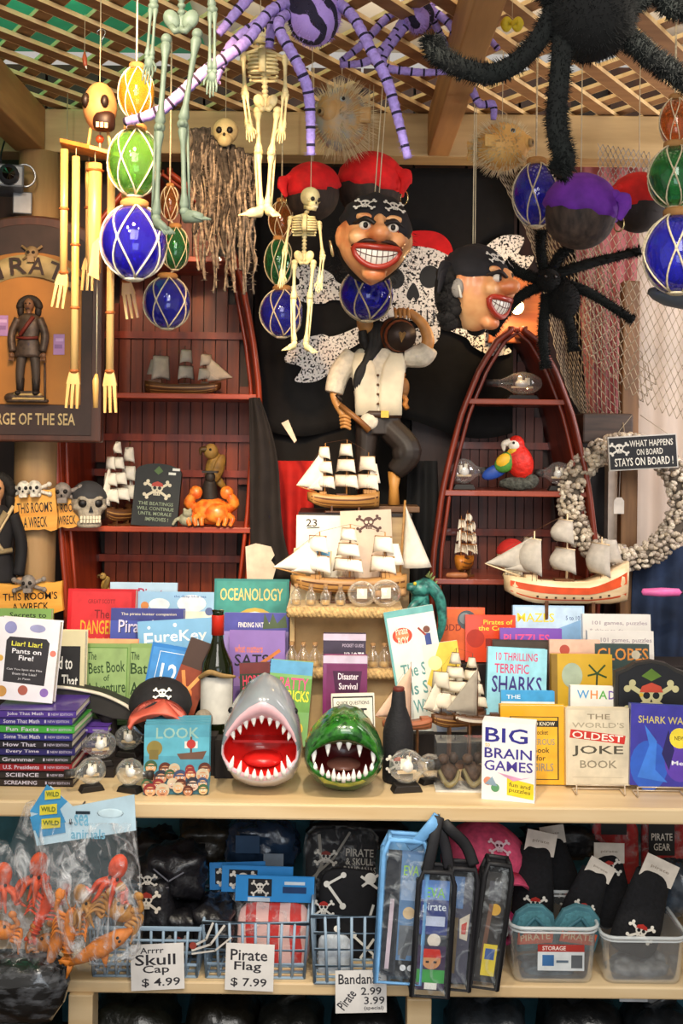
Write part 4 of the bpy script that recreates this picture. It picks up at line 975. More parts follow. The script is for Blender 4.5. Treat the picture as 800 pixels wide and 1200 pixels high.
q.curve([J(430, 505), J(428, 540), J(427, 568)], [14*ust, 12*ust, 10*ust], dark, 12); q.curve([J(456, 505), J(478, 532, -10), J(462, 556, -6)], [15*ust, 16*ust, 11*ust], dark, 12); q.ball(J(474, 534, -12), (16*ust, 12*ust, 14*ust), dark, 12, 8)
q.build('breeches', st, remesh=.0035, smooth_=2)
q = MB(); q.curve([J(427, 564), J(426, 586), J(424, 594)], [9*ust, 7*ust, 6*ust], boot, 10); q.ball(J(420, 595, -5), (9*ust, 11*ust, 6*ust), boot, 12, 8); q.build('boot', st)
q = MB(); q.tube([J(462, 556, -6), J(461, 574, -5), J(461, 594, -4)], [8*ust, 5.5*ust, 7*ust], wood('#a8702c', '#c98f45', 'Z'), 12); q.build('peg_leg', st)
q = MB(); q.box(J(446, 598.5, 0)+V((0, 0, 0)), (88*ust, 44*ust, 7*ust), wood('#4a3018', '#6e4a28', 'X')); q.build('base', st, bevel=.002)
q = MB(M.Translation(J(465, 396, -6)) @ M.Rotation(.25, 4, 'Z') @ M.Rotation(.2, 4, 'X'))
bar = wood('#6e3018', '#94502a', 'X', 8, .4); q.lathe([(16*ust, -18*ust), (20*ust, -8*ust), (21.5*ust, 0), (20*ust, 8*ust), (16*ust, 18*ust)], bar, 16, axis='Y'); q.build('barrel', st)
q = MB(M.Translation(J(465, 396, -6)) @ M.Rotation(.25, 4, 'Z') @ M.Rotation(.2, 4, 'X')); ir = mat('#3d3029', .4, .6)
for y in (-17, -9, 9, 17): q.lathe([((17.0 if abs(y) > 10 else 20.2)*ust, (y-1.6)*ust), ((17.4 if abs(y) > 10 else 20.6)*ust, (y+1.6)*ust)], ir, 16, axis='Y')
q.flat([(-5*ust, 4*ust), (0, -7*ust), (5*ust, 4*ust), (2.5*ust, 6*ust), (0, 4*ust), (-2.5*ust, 6*ust)], -18.6*ust, '#b98a4a'); q.build('barrel_hoop', st)
q = MB(); q.tube([J(398, 478, -20), J(420, 496, -20), J(432, 508, -18)], [3*ust, 3.4*ust, 4*ust], wood('#7a4a20', '#9a6630', 'X'), 8); q.tube([J(400, 474, -20), J(394, 466, -20)], 2*ust, ir, 8); q.build('pistol', st)
q = MB(); q.ball(J(473, 458, -10), (6*ust, 6*ust, 12*ust), mat('#8a5a2a', .6, var=.4, bump=.6), 12, 8); q.build('pouch', st)

# ---------------------------------------------------------------- books
def place(root, l, t, r, Y, zb, roll, lean, yaw, th):
    cx = (l+r)/2; zt = P(cx, t, Y).z; a = math.radians(lean); w = S(r-l, Y)
    h = (zt-zb-th*math.sin(a))/math.cos(a)/math.cos(math.radians(roll))
    dip = th*math.sin(a)+abs(math.sin(math.radians(roll)))*w/2
    root.location = (P(cx, (t+700)/2, Y).x-math.sin(math.radians(roll))*h*.5, Y, zb+dip+.0005)
    root.rotation_euler = (M.Rotation(math.radians(yaw), 3, 'Z') @ M.Rotation(-a, 3, 'X') @ M.Rotation(math.radians(roll), 3, 'Y')).to_euler()
    return w, h-abs(math.sin(math.radians(roll)))*w*.5
def book_parts(root, w, h, th, cov, items, spine=None, rough=.3):
    cm = mat(cov, rough, var=.05, scale=20, coat=.25) if isinstance(cov, str) else cov
    q = MB(); t = .0022
    q.box((0, t/2, h/2), (w, t, h), cm); q.box((0, th-t/2, h/2), (w, t, h), cm); q.box((-w/2+t/2, th/2, h/2), (t, th-2*t, h), spine or cm)
    deco(q, w, h, -.0001, items); q.build('cover', root)
    MB().box((.0012, th/2, h/2), (w-.006, th-2*t-.0004, h-.006), paper).build('page_block', root)
def book(label, l, t, r, Y, zb, cov, items=(), th=.02, roll=0., lean=7., yaw=0., name='book', cat='book', group=None, spine=None):
    root = thing(name, label, cat, (0, 0, 0), (0, 0, 0), group)
    w, h = place(root, l, t, r, Y, zb, roll, lean, yaw, th)
    book_parts(root, w, h, th, cov, list(items), spine); return root
A1, A2, A3 = 2.755, 2.895, 3.035
# -- left display
book('red hardback titled The Dangerous at the left display', 77, 692, 157, A3-.04, TIER[2], '#c6202a', [('r', .06, .05, .94, .97, '#d22a32'), ('t', 'GREAT SCOTT', .30, .83, .70, .88, '#8a1016'), ('t', 'The', .40, .66, .62, .76, '#7a0c12'), ('t', 'DANGEROUS', .2, .48, 1.0-.06, .64, '#e0a82c'), ('t', 'BOOK', .3, .3, .7, .44, '#e0a82c')], .03)
book('white and blue pirate picture book behind the indigo one', 127, 684, 206, A3+.03, TIER[3], '#b9d2e6', [('t', 'Pirate', .42, .78, .9, .92, '#b0305a'), ('c', .25, .6, .15, '#e9eef2')], .015)
book('pale blue sea picture book with white clouds behind the bottle', 157, 695, 252, A3, TIER[3], '#9cc4e4', [('c', .3, .8, .13, .6, '#e8f0f4'), ('c', .7, .82, .18, .6, '#eef3f4'), ('r', .4, .5, .95, .7, '#f0ead8'), ('c', .12, .78, .05, '#d98a4a'), ('c', .92, .70, .05, '#5a6a9a'), ('t', 'the deep blue sea', .48, .9, .88, .95, '#4a6aa8')], .02)
book('indigo hardback titled Piratology on the left display', 128, 715, 214, A2, TIER[2], '#4a57a8', [('r', 0, .84, 1, 1, '#3a3f86'), ('t', 'The pirate hunter companion', .14, .90, .9, .945, '#d8d0b8'), ('t', 'Piratology', .12, .62, .88, .84, '#14142e'), ('t', 'Piratology', .11, .63, .87, .85, '#cfc7e0'), ('c', .75, .4, .14, '#8a90cc'), ('c', .3, .35, .18, '#6a74bc')], .03)
book('light blue slanted book titled EureKey beside of the wine bottle', 162, 728, 250, A2-.035, TIER[2], '#7fb4dc', [('t', 'E', .08, .58, .2, .82, '#f3f6f6'), ('t', 'ureKey', .22, .62, .92, .84, '#f3f6f6'), ('c', .15, .9, .02, '#ffffff'), ('c', .5, .92, .025, '#ffffff'), ('c', .85, .55, .02, '#ffffff'), ('c', .4, .4, .2, '#5a98cc')], .025, -4)
book('teal hardback titled Oceanology', 250, 680, 338, A3, TIER[3], '#2f7f7c', [('r', .03, .03, .97, .97, '#3a918a'), ('t', 'OCEANOLOGY', .08, .72, .92, .88, '#d8c67a'), ('c', .55, .3, .34, '#c9a94a'), ('c', .55, .3, .29, '#e4ecec'), ('c', .55, .3, .2, '#3a7fae')], .03)
book('green hardback in the left display, leaning beside the cream-edged black book', 96, 757, 151, A1, TIER[1], '#7f9a5c', [('r', .05, .04, .95, .96, '#4f7a2c'), ('r', .065, .05, .935, .95, '#8aa468'), ('t', 'The', .1, .8, .28, .9, '#25401a'), ('t', 'Best Book', .12, .64, .9, .78, '#25401a', .08), ('t', 'of', .45, .54, .57, .62, '#25401a'), ('t', 'Adventure', .1, .38, .92, .53, '#25401a', .08), ('c', .5, .2, .24, '#25301a'), ('c', .42, .24, .07, '#9fc070'), ('c', .6, .18, .06, '#9fc070')], .03)
book('second green hardback half hidden behind the black cap', 149, 757, 182, A1+.012, TIER[1], '#7f9a5c', [('r', .06, .05, .94, .95, '#8aa468'), ('t', 'The', .1, .8, .4, .9, '#25401a'), ('t', 'Bat', .1, .62, .7, .76, '#25401a'), ('t', 'Adv', .1, .36, .8, .52, '#25401a')], .03)
book('thin orange-topped paperback behind the green hardbacks', 94, 751, 160, A1+.05, TIER[1], '#e08a58', [('r', 0, .9, 1, 1, '#eba878')], .015)
book('blue paperback marked 12 tilted beside the green books', 170, 759, 214, A1-.005, TIER[1]+.01, '#2f78c0', [('r', .05, .05, .95, .95, '#3f8ad0'), ('l', [(.2, .2), (.25, .9), (.9, .9)], .015, '#e8f0f4'), ('t', '12', .35, .45, .8, .75, '#e8f2f6')], .02, 9, 10)
book('small brown puzzle book with an orange knot tilted left of the wine bottle', 200, 756, 235, A1-.05, TIER[1]-.06, '#4a352c', [('r', .0, .3, 1, .75, '#8a3a1e'), ('c', .45, .52, .25, '#d9773a'), ('l', [(.15, .35), (.75, .7)], .12, '#e9a25a'), ('l', [(.15, .7), (.75, .35)], .12, '#e08a48'), ('r', .1, .05, .9, .25, '#b8483a'), ('t', 'K', .75, .8, .9, .92, '#f1e6d0')], .018, 19, 8)
book('lavender nature book with a spiky plant right of the wine bottle', 262, 720, 338, A2, TIER[2], '#8a7ab8', [('r', 0, .75, 1, 1, '#4a4a9a'), ('t', 'FINDING NATURE', .22, .80, .72, .87, '#f0ecdf'), ('p', [(.6, .78), (.62, 1), (.7, .85), (.75, 1), (.82, .86), (.95, .98), (.98, .8)], '#4a5a3a'), ('r', 0, .45, 1, .74, '#9a86c4')], .02)
book('violet book asking what matters, right of the wine bottle', 268, 741, 334, A2-.05, TIER[1]+.02, '#8e6fb4', [('t', 'what matters', .1, .72, .6, .82, '#e07a4a'), ('t', 'SATS?', .1, .55, .8, .7, '#1c1424'), ('r', .1, .3, .9, .42, '#b08ad0'), ('l', [(.2, .4), (.9, .75)], .06, '#c9753a')], .018)
book('black and red ghost story book behind the shark head', 282, 779, 318, A1-.02, TIER[1]-.03, '#2c3a2a', [('t', 'HORRID', .1, .70, .92, .84, '#d83a5a'), ('t', 'SCIENCE', .08, .56, .9, .69, '#d83a5a'), ('r', .0, .86, 1, 1, '#6a2a2a'), ('c', .4, .3, .3, '#3f6a3a')], .015, -3)
book('colourful lime paperback with yellow title behind the shark and crocodile', 314, 777, 364, A1-.03, TIER[1]-.04, '#7fae6a', [('r', 0, .84, 1, 1, '#5fa0c8'), ('r', 0, .4, 1, .80, '#6a9a4a'), ('t', 'BATTY', .25, .66, .92, .80, '#e8508a'), ('t', 'LIMERICKS', .08, .52, .96, .65, '#f0e23a'), ('c', .3, .25, .2, '#d9663a'), ('c', .7, .2, .18, '#e9c23a'), ('r', .0, .0, .25, .4, '#3a5a9a'), ('c', .55, .36, .09, '#d83a2a')], .02, 4)
book('black hardback titled KNOTS in the middle', 379, 744, 429, A2-.14, TIER[1]+.03, '#453a4c', [('r', 0, .92, 1, 1, '#c8b8cc'), ('r', 0, .42, 1, .92, '#3d3346'), ('t', 'KNOTS', .50, .66, .96, .78, '#efe6ee'), ('t', 'POCKET GUIDE', .45, .84, .95, .88, '#b8a8bc')], .03, 0, 3)
book('purple book titled Disaster Survival in front of the KNOTS book', 379, 770, 431, A1-.065, Z0+.0, '#7a2f62', [('r', 0, .93, 1, 1, '#c8b8cc'), ('r', .08, .02, 1, .92, '#6f2a58'), ('p', [(.28, .66), (.82, .66), (.88, .86), (.22, .86)], '#43173a'), ('t', 'Disaster', .34, .78, .80, .84, '#f0e4ea'), ('t', 'Survival', .36, .69, .78, .75, '#f0e4ea'), ('c', .6, .38, .3, .7, '#8d4a86'), ('c', .6, .38, .26, .6, '#a25f9c'), ('t', 'pocket guide', .45, .36, .75, .41, '#e8dbe6')], .03, 0, 3)
book('white book with red and green circles behind the crocodile', 390, 816, 441, 2.60, Z0, '#ddd6c4', [('r', .03, .1, .97, .97, '#2a2622'), ('r', .05, .1, .95, .95, '#e6dfce'), ('t', 'QUICK QUESTIONS', .12, .86, .88, .91, '#3a342e'), ('t', 'IT', .58, .66, .82, .82, '#1a1a1a'), ('c', .62, .58, .14, '#d83a34'), ('c', .8, .48, .1, '#6aa83a'), ('r', .1, .2, .5, .6, '#cfc6b2')], .02, -2)
book('teal-edged picture book with an orange bubble titled The Sea', 462, 716, 521, A1-.01, TIER[1]-.03, '#dce0d6', [('r', 0, .0, .045, 1, '#6fb0ae'), ('r', 0, .95, 1, 1, '#6fb0ae'), ('c', .30, .80, .2, .8, '#d8452a'), ('c', .30, .80, .14, .7, '#ea8a5a'), ('t', 'Pirate', .18, .81, .42, .87, '#ffe9d0'), ('t', 'BOY', .2, .73, .42, .79, '#ffe9d0'), ('c', .8, .82, .07, '#7a4a3a'), ('r', .74, .70, .86, .79, '#3a4a8a'), ('l', [(.64, .84), (.76, .78)], .04, '#a03a2a'), ('t', 'The Sea', .16, .48, .86, .58, '#5f9490'), ('t', 'Is So', .3, .34, .8, .44, '#5f9490'), ('t', 'Wide', .3, .2, .75, .3, '#5f9490')], .018, -10, 6)
book('white and yellow paperback tucked behind the brigantine sails', 503, 756, 545, A1-.015, TIER[1]-.03, '#e4dcc8', [('p', [(0, .6), (.5, 1), (1, 1), (1, .75), (.3, .5)], '#e9c84a'), ('c', .3, .8, .2, '#f2e7a0'), ('r', .1, .1, .9, .4, '#b9c4d8')], .015, -8)
# second low pile behind the bulb bottles
zb2 = Z0+.0005
for k, (c, lb) in enumerate((('#4a2f86', 'violet'), ('#211d24', 'black'), ('#7a1f28', 'dark red'), ('#262a6a', 'navy'), ('#2d2a2e', 'charcoal'), ('#5a3a96', 'bright violet'))):
    r_ = thing('paperback', '%s paperback in the low pile behind the bulb bottles' % lb, 'book', (P(96, 860, 2.64).x+rnd.uniform(-.004, .004), 2.64, zb2), (0, 0, rnd.uniform(-.04, .04)), 'paperbacks in the low pile'); w_, d_, t_ = S(60, 2.64), .07, .0165
    q = MB(); cm = mat(c, .35, var=.06, coat=.3); q.box((0, .001, t_/2), (w_, .002, t_), cm); q.box((0, d_/2, .0009), (w_, d_, .0018), cm); q.box((0, d_/2, t_-.0009), (w_, d_, .0018), cm)
    deco(q, w_, t_, -.0002, [('r', .1, .3, .6, .6, '#b8b0c4'), ('r', .7, .35, .92, .6, '#9890a8')]); q.build('cover', r_); MB().box((0, d_/2+.002, t_/2), (w_-.006, d_-.006, t_-.0038), paper).build('page_block', r_); zb2 += .0171
# -- right display
book('orange book with a grey planet at the back of the right display', 513, 713, 569, A3, TIER[3], '#d9531e', [('r', .04, .04, .96, .96, '#e0642a'), ('c', .62, .76, .2, '#4a5258'), ('c', .58, .79, .12, '#7d868a'), ('t', 'ODD', .1, .55, .5, .68, '#8a2a10')], .02)
book('orange-red book titled Pirates of the Coast', 546, 722, 605, A3-.025, TIER[3], '#d8421a', [('t', 'Pirates of', .36, .80, .94, .90, '#f2d23a'), ('t', 'the Coast', .26, .67, .92, .77, '#f2d23a'), ('c', .2, .5, .18, '#b02a10'), ('r', .4, .3, .9, .5, '#8a1f10')], .02)
book('light blue maze book with yellow title at the back right', 602, 711, 686, A3, TIER[3], '#a9c8e4', [('r', .03, .04, .97, .97, '#bcd4ea'), ('t', 'MAZES', .06, .70, .58, .86, '#f0d23a'), ('t', '5 to 101', .74, .74, .96, .82, '#4a5a8a'), ('p', [(.45, .5), (.95, .75), (.95, .3), (.5, .3)], '#7fa8d0')], .02)
book('white book of 101 games, back copy at the right end', 684, 721, 764, A3-.02, TIER[3], '#dcd8d2', [('t', '101 games, puzzles', .14, .76, .95, .86, '#a0929a'), ('t', '& things to do', .1, .6, .6, .70, '#a0929a'), ('r', 0, .3, 1, .5, '#cfc8c2')], .02)
book('white book of 101 games, front copy at the right end', 690, 741, 768, A2+.03, TIER[2], '#e2ddd6', [('t', '101 games, puzzles', .2, .78, .97, .88, '#a0929a'), ('r', 0, .3, 1, .6, '#d3ccc6')], .02)
book('purple book titled Puzzles in the right display', 587, 738, 660, A2+.03, TIER[2], '#7a4fb0', [('t', 'PUZZLES', .06, .74, .8, .90, '#e8508a'), ('r', 0, .3, 1, .6, '#6a3fa0')], .02)
book('plain dark brown hardback behind the sharks book', 578, 752, 648, A2-.02, TIER[2]-.02, '#3a2f28', [('r', .02, .02, .98, .98, '#463a30')], .03)
book('cyan paperback titled Thrilling Sharks', 572, 762, 642, A1, TIER[1], '#7cc7dc', [('r', 0, 0, 1, 1, '#9ad6e4'), ('t', '10 THRILLING', .14, .84, .84, .94, '#d83a6a'), ('t', 'TERRIFIC', .12, .68, .70, .80, '#d83a6a'), ('t', 'SHARKS', .08, .44, .92, .65, '#3a2a7a'), ('c', .5, .3, .12, '#d8a0b0'), ('p', [(.1, .05), (.5, .35), (.95, .05)], '#5fa8c8')], .03, 2)
book('golden paperback with two palm trees', 648, 769, 720, A1, TIER[1], '#cfa62e', [('r', 0, 0, .1, 1, '#8a6a20'), ('c', .34, .72, .17, 1.2, '#a9b8a0'), ('r', .32, .2, .36, .6, '#8a9a88'), ('l', [(.72, .35), (.75, .75)], .03, '#2a3a1a'), ('l', [(.75, .75), (.6, .72)], .03, '#2a4a1a'), ('l', [(.75, .75), (.62, .86)], .03, '#2a4a1a'), ('l', [(.75, .75), (.88, .86)], .03, '#2a4a1a'), ('l', [(.75, .75), (.9, .70)], .03, '#2a4a1a'), ('t', 'Islands', .3, .08, .85, .2, '#6a3a1a')], .02)
book('cream paperback edge with pictures left of the globe title', 646, 752, 706, A1+.045, TIER[1], '#d9a890', [('r', .0, .85, 1, 1, '#e0b8a0'), ('c', .3, .88, .1, '#b04a3a')], .015)
book('teal book with a big coloured title GLOBE at right', 700, 757, 764, A1+.04, TIER[1], '#3a4a48', [('t', 'GLOBES', .04, .80, .98, .95, '#d88a3a'), ('c', .75, .87, .08, '#c8c0a8'), ('r', 0, .2, 1, .7, '#44605c')], .02)
book('blue-topped white paperback just above the yellow book', 589, 812, 652, 2.66, Z0+.03, '#3f9ed8', [('r', 0, .55, 1, .84, '#e8eef0'), ('r', 0, .84, 1, 1, '#3f9ed8'), ('t', 'THE', .1, .88, .36, .94, '#e8f4fa'), ('r', .0, 0, .3, .55, '#d8742a')], .02)
book('tall yellow book with black band reading THINGS TO KNOW', 588, 829, 666, 2.55, Z0, '#e0a51e', [('r', .14, .06, .88, .86, '#2a2008'), ('r', .16, .07, .86, .85, '#e4ab26'), ('r', .16, .73, .86, .81, '#241c0c'), ('t', 'THINGS TO KNOW', .2, .745, .82, .795, '#e8dcc0'), ('t', 'The Pocket', .38, .63, .72, .69, '#3a2a08'), ('t', 'DANGEROUS', .22, .50, .82, .58, '#8d8674'), ('t', 'Book', .5, .40, .74, .47, '#3a2a08'), ('t', 'for', .54, .30, .68, .37, '#3a2a08'), ('t', 'GIRLS', .48, .17, .80, .27, '#8d8674')], .03, 0, 5)
book('white book titled WHAD YA behind the joke book', 670, 807, 746, 2.62, Z0, '#ece8de', [('t', 'W', .10, .86, .29, .955, '#4a9ad0'), ('t', 'H', .31, .86, .42, .955, '#e08a3a'), ('t', 'A', .44, .86, .57, .955, '#5fae4a'), ('t', 'D', .59, .86, .70, .955, '#7a5ab0'), ('t', "'", .71, .91, .73, .955, '#d85a4a'), ('t', 'Y', .74, .86, .86, .955, '#e0a83a'), ('t', 'A', .86, .86, .97, .955, '#e8c84a')], .025, 1, 5)
wb_ = book("beige hardback titled The World's Oldest Joke Book", 665, 832, 740, 2.53, Z0+.006, '#cdbfa4', [('r', .03, .03, .97, .97, '#d3c6ac'), ('t', 'THE', .34, .85, .70, .92, '#8a7c64'), ('t', "WORLD'S", .1, .74, .92, .81, '#a39880'), ('p', [(.06, .61), (.92, .53), (.94, .64), (.08, .72)], '#c22a20'), ('t', 'OLDEST', .10, .58, .90, .67, '#f2e6d8', -.09), ('t', 'JOKE', .1, .37, .90, .51, '#4a4436'), ('t', 'BOOK', .22, .22, .80, .32, '#8a7f6a'), ('r', .1, .1, .9, .104, '#a3967c')], .025, 0, 6)
book('blue and violet sea monster hardback titled Shark Wars at the right edge', 741, 829, 815, 2.52, Z0+.006, '#2f3a8a', [('r', 0, 0, 1, 1, '#38349a'), ('c', .3, .25, .3, 1.3, '#2a5ac0'), ('c', .8, .3, .25, 1.2, '#5a3aa8'), ('p', [(.12, .1), (.3, .5), (.22, .75), (.42, .55), (.4, .2), (.6, .05)], '#3a78d8'), ('p', [(.5, .4), (.6, .7), (.7, .45), (.62, .2)], '#221a5a'), ('t', 'SHARK WARS', .12, .77, .98, .86, '#c8b86a'), ('c', .78, .60, .16, '#e9d23a'), ('t', 'NEW', .70, .575, .86, .625, '#3a3010'), ('t', 'Mega', .66, .25, .98, .32, '#e8e8f4')], .025, 2, 6, name='book')
for (x, Y, lb) in ((701, 2.50, 'wire book stand in front of the joke book'), (772, 2.49, 'white wire book stand in front of the sea monster book')):
    o = P(x, 940, Y); s = S(1, Y); q = MB(); wm = mat('#cbb9a2', .35, .3)
    for e in (-1, 1): q.curve([(e*28*s, .03, .001+.002), (e*28*s, -.012, .003), (e*28*s, -.016, .012), (e*28*s, -.013, .024)], .0018, wm, 6)
    q.tube([(-28*s, -.013, .024), (28*s, -.013, .024)], .0018, wm, 6); q.tube([(-28*s, .03, .003), (28*s, .03, .003)], .0018, wm, 6)
    ob = q.build('book_stand'); ob.location = (o.x, Y-.005, Z0); tag(ob, lb, 'book stand')
# big brain games: a thick white box book
bb = thing('puzzle_book', 'thick white box titled BIG BRAIN GAMES standing at the front', 'book', (P(596, 940, 2.42).x, 2.435, Z0+.0005), (0, 0, -.24))
sbb = S(1, 2.43); wbb, hbb, tbb = 62*sbb, 92*sbb, 26*sbb
q = MB(); q.box((0, tbb/2, hbb/2), (wbb, tbb, hbb), mat('#ece8e6', .4, var=.03)); pc = '#3a2f8a'
deco(q, wbb, hbb, -.0001, [('t', 'BIG', .06, .74, .86, .93, '#2e2a86'), ('t', 'to', .06, .68, .15, .73, '#e0b83a'), ('t', 'BRAIN', .05, .54, .94, .67, '#3a2f8a'), ('t', 'GAMES', .05, .38, .96, .51, '#4a3a90'), ('p', [(.48, .30), (.98, .24), (.98, .04), (.48, .08)], '#f0d22a'), ('t', 'fun and', .52, .18, .92, .235, '#6a5a1a', -.1), ('t', 'puzzles', .52, .10, .92, .165, '#6a5a1a', -.1), ('c', .12, .24, .08, '#d88a6a'), ('c', .26, .16, .08, '#5f9a6a'), ('p', [(.06, .2), (.2, .3), (.3, .18)], '#8aa0b0'), ('p', [(.3, .36), (.75, .30), (.95, .33), (.6, .26)], '#e0a0c0')])
q.build('cover', bb, bevel=.001)
# Liar! Liar! book on the pile
pile = [('#241a1a', 'SCREAMING'), ('#1e1a1c', 'SCIENCE'), ('#8e1c24', 'U.S. Presidents'), ('#232a24', 'Grammar'), ('#2a2460', 'Every Time'), ('#1e1a22', 'How That'), ('#2c2a78', 'Some That Math'), ('#3f9a3a', 'Fun Facts'), ('#3a2a7e', 'Some That Math'), ('#4a2f86', 'Joke That Math')]
ys = [922, 911, 900, 890, 880, 870, 861, 853, 845.5, 837]; hs = 0
Yp = 2.50; zb = Z0+.0005; gap = S(8.9, Yp)
names = ('black paperback titled SCREAMING at the bottom of the pile', 'black paperback titled SCIENCE second from the bottom of the pile', 'red paperback about U.S. Presidents in the pile', 'dark green paperback above the red one in the pile', 'navy paperback titled Every Time in the pile', 'black paperback titled How That in the pile', 'lower of the two indigo math paperbacks in the pile', 'bright green paperback in the pile', 'upper of the two indigo math paperbacks in the pile', 'violet paperback on top of the pile')
for k, (c, t) in enumerate(pile):
    dx = rnd.uniform(-.006, .006); w_ = S(96, Yp); d_ = .20
    r_ = thing('paperback', names[k], 'book', (P(38, 880, Yp).x+dx, Yp+rnd.uniform(-.002, .004), zb), (0, 0, rnd.uniform(-.02, .02)), 'paperbacks in the left pile')
    q = MB(); cm = mat(c, .35, var=.06, coat=.3); t_ = gap-.0006
    q.box((0, .001, t_/2), (w_, .002, t_), cm); q.box((0, d_/2, .0009), (w_, d_, .0018), cm); q.box((0, d_/2, t_-.0009), (w_, d_, .0018), cm)
    deco(q, w_, t_, -.0002, [('t', t, .16, .25, .56 if len(t) < 12 else .60, .78, '#cfc8d8'), ('r', .66, .3, .68, .7, '#b8b0c4'), ('t', 'NEW EDITION', .70, .32, .96, .66, '#b0a8bc')]); q.build('cover', r_)
    MB().box((0, d_/2+.002, t_/2), (w_-.006, d_-.006, t_-.0038), paper).build('page_block', r_)
    zb += gap
book('white book titled Liar! Liar! Pants on Fire! on top of the pile', -6, 727, 66, Yp+.05, zb+.001, '#e6e0e4', [('p', [(.16, .22), (.84, .20), (.86, .72), (.80, .77), (.20, .77), (.15, .72)], '#2f2c30'), ('t', 'Liar! Liar!', .24, .66, .74, .72, '#e8df4a'), ('t', 'Pants on', .26, .57, .74, .63, '#f0ecf0'), ('t', 'Fire!', .38, .49, .62, .55, '#f0ecf0'), ('t', 'Can You Spot the Fibs', .2, .36, .78, .39, '#c8c4c8'), ('t', 'from the Lies?', .3, .31, .7, .34, '#c8c4c8'), ('t', 'Jo Penn', .4, .25, .6, .28, '#c8c4c8'), ('c', .2, .88, .1, '#8a8ab8'), ('c', .64, .89, .13, .5, '#9a9ac0'), ('c', .93, .6, .05, '#d87a6a'), ('c', .08, .5, .05, '#d8a84a'), ('c', .15, .1, .09, '#c8924a'), ('c', .5, .13, .08, '#a85a4a'), ('c', .85, .12, .07, '#8a6ab0')], .03, 4, 5)
book('black book with cream border behind the Liar Liar book', 60, 741, 98, A1-.06, TIER[1]-.073, '#cfc4a0', [('r', .0, .1, .86, .88, '#232224'), ('t', 'd to', .2, .70, .62, .80, '#e8e4dc'), ('t', 'That', .3, .56, .8, .66, '#e8e4dc'), ('t', 'OLD', .35, .42, .75, .50, '#e0d43a'), ('t', 'STORY', .25, .30, .8, .38, '#e0d43a')], .03, 0, 4)
book('green paperback titled Secrets under the big wreck sign', -4, 715, 58, 2.88, TIER[2]-.0+.0, '#7da35a', [('t', 'Secrets to', .2, .88, .9, .95, '#1f2a14'), ('r', 0, .2, 1, .8, '#6a9048')], .02)
# teal pirate picture books, four copies one behind another
look = None
for k in range(4):
    Yk = 2.452+.026*k; lb = ('front copy of the teal pirate picture book showing pirates in the sea', 'second copy of the teal pirate picture book, just behind the front one', 'third copy of the teal pirate picture book from the front', 'rear copy of the teal pirate picture book, farthest back')[k]
    sk = ['#d9a878', '#b9805a', '#c98f68']
    it = [('r', 0, 0, 1, 1, '#4f97ac'), ('r', 0, .55, 1, .82, '#5aa8bc'), ('r', 0, 0, 1, .3, '#3a6a78'), ('t', 'LOOK', .18, .80, .84, .96, '#8fb2a8'), ('p', [(.5, .58), (.96, .62), (.9, .5), (.56, .5)], '#6a4a3a'), ('l', [(.72, .6), (.72, .82)], .03, '#5a3a2a'), ('r', .62, .66, .82, .76, '#d8d0c8'), ('c', .72, .72, .07, '#b0302a'), ('c', .16, .66, .12, '#8a7a3a'), ('r', .08, .5, .22, .64, '#7a6a34'), ('c', .2, .22, .2, '#b06a4a'), ('c', .26, .32, .1, '#d9a878'), ('c', .12, .1, .12, '#c9784a'), ('c', .36, .13, .1, '#8a3a34'), ('c', .55, .2, .09, '#d0b09a'), ('c', .74, .2, .14, '#a8623a'), ('c', .8, .3, .09, '#d9a878'), ('c', .9, .12, .1, '#5a3a3a'), ('c', .62, .08, .09, '#d8d4c8'), ('c', .47, .06, .08, '#3a4a6a'), ('c', .52, .32, .07, '#4a6a3a')]
    if k == 0:
        it = [x for x in it if not (x[0] == 'c' and x[2] < .45)]
        r_ = random.Random(5)
        for row, (v0, n_) in enumerate(((.36, 5), (.25, 6), (.15, 6), (.06, 5))):
            for j in range(n_):
                u0 = (j+.5+r_.uniform(-.2, .2))/n_; rr = r_.uniform(.065, .10); v1 = v0+r_.uniform(-.03, .03); hc = r_.choice(['#5a2a1a', '#2a2a34', '#8a2a2a', '#3a4a6a', '#c9b89a', '#3a5a3a'])
                it += [('c', u0, v1+rr*.25, rr*1.08, hc), ('c', u0, v1, rr*.86, .9, r_.choice(sk+['#d0b09a'])), ('r', u0-rr*.95, v1+rr*.28, u0+rr*.95, v1+rr*.5, hc), ('c', u0-rr*.3, v1+rr*.1, rr*.16, '#f0ece2'), ('c', u0+rr*.3, v1+rr*.1, rr*.16, '#f0ece2'), ('c', u0-rr*.3, v1+rr*.08, rr*.08, '#1a1412'), ('c', u0+rr*.3, v1+rr*.08, rr*.08, '#1a1412'), ('r', u0-rr*.35, v1-rr*.4, u0+rr*.35, v1-rr*.28, '#6a2a20')]
    book(lb, 170+k*1.0, 851-k*3.2, 246+k*.5, Yk, Z0, '#4a8fa4', it if k == 0 else it[:4], .016, 0, 4, 4, group='teal pirate picture books')

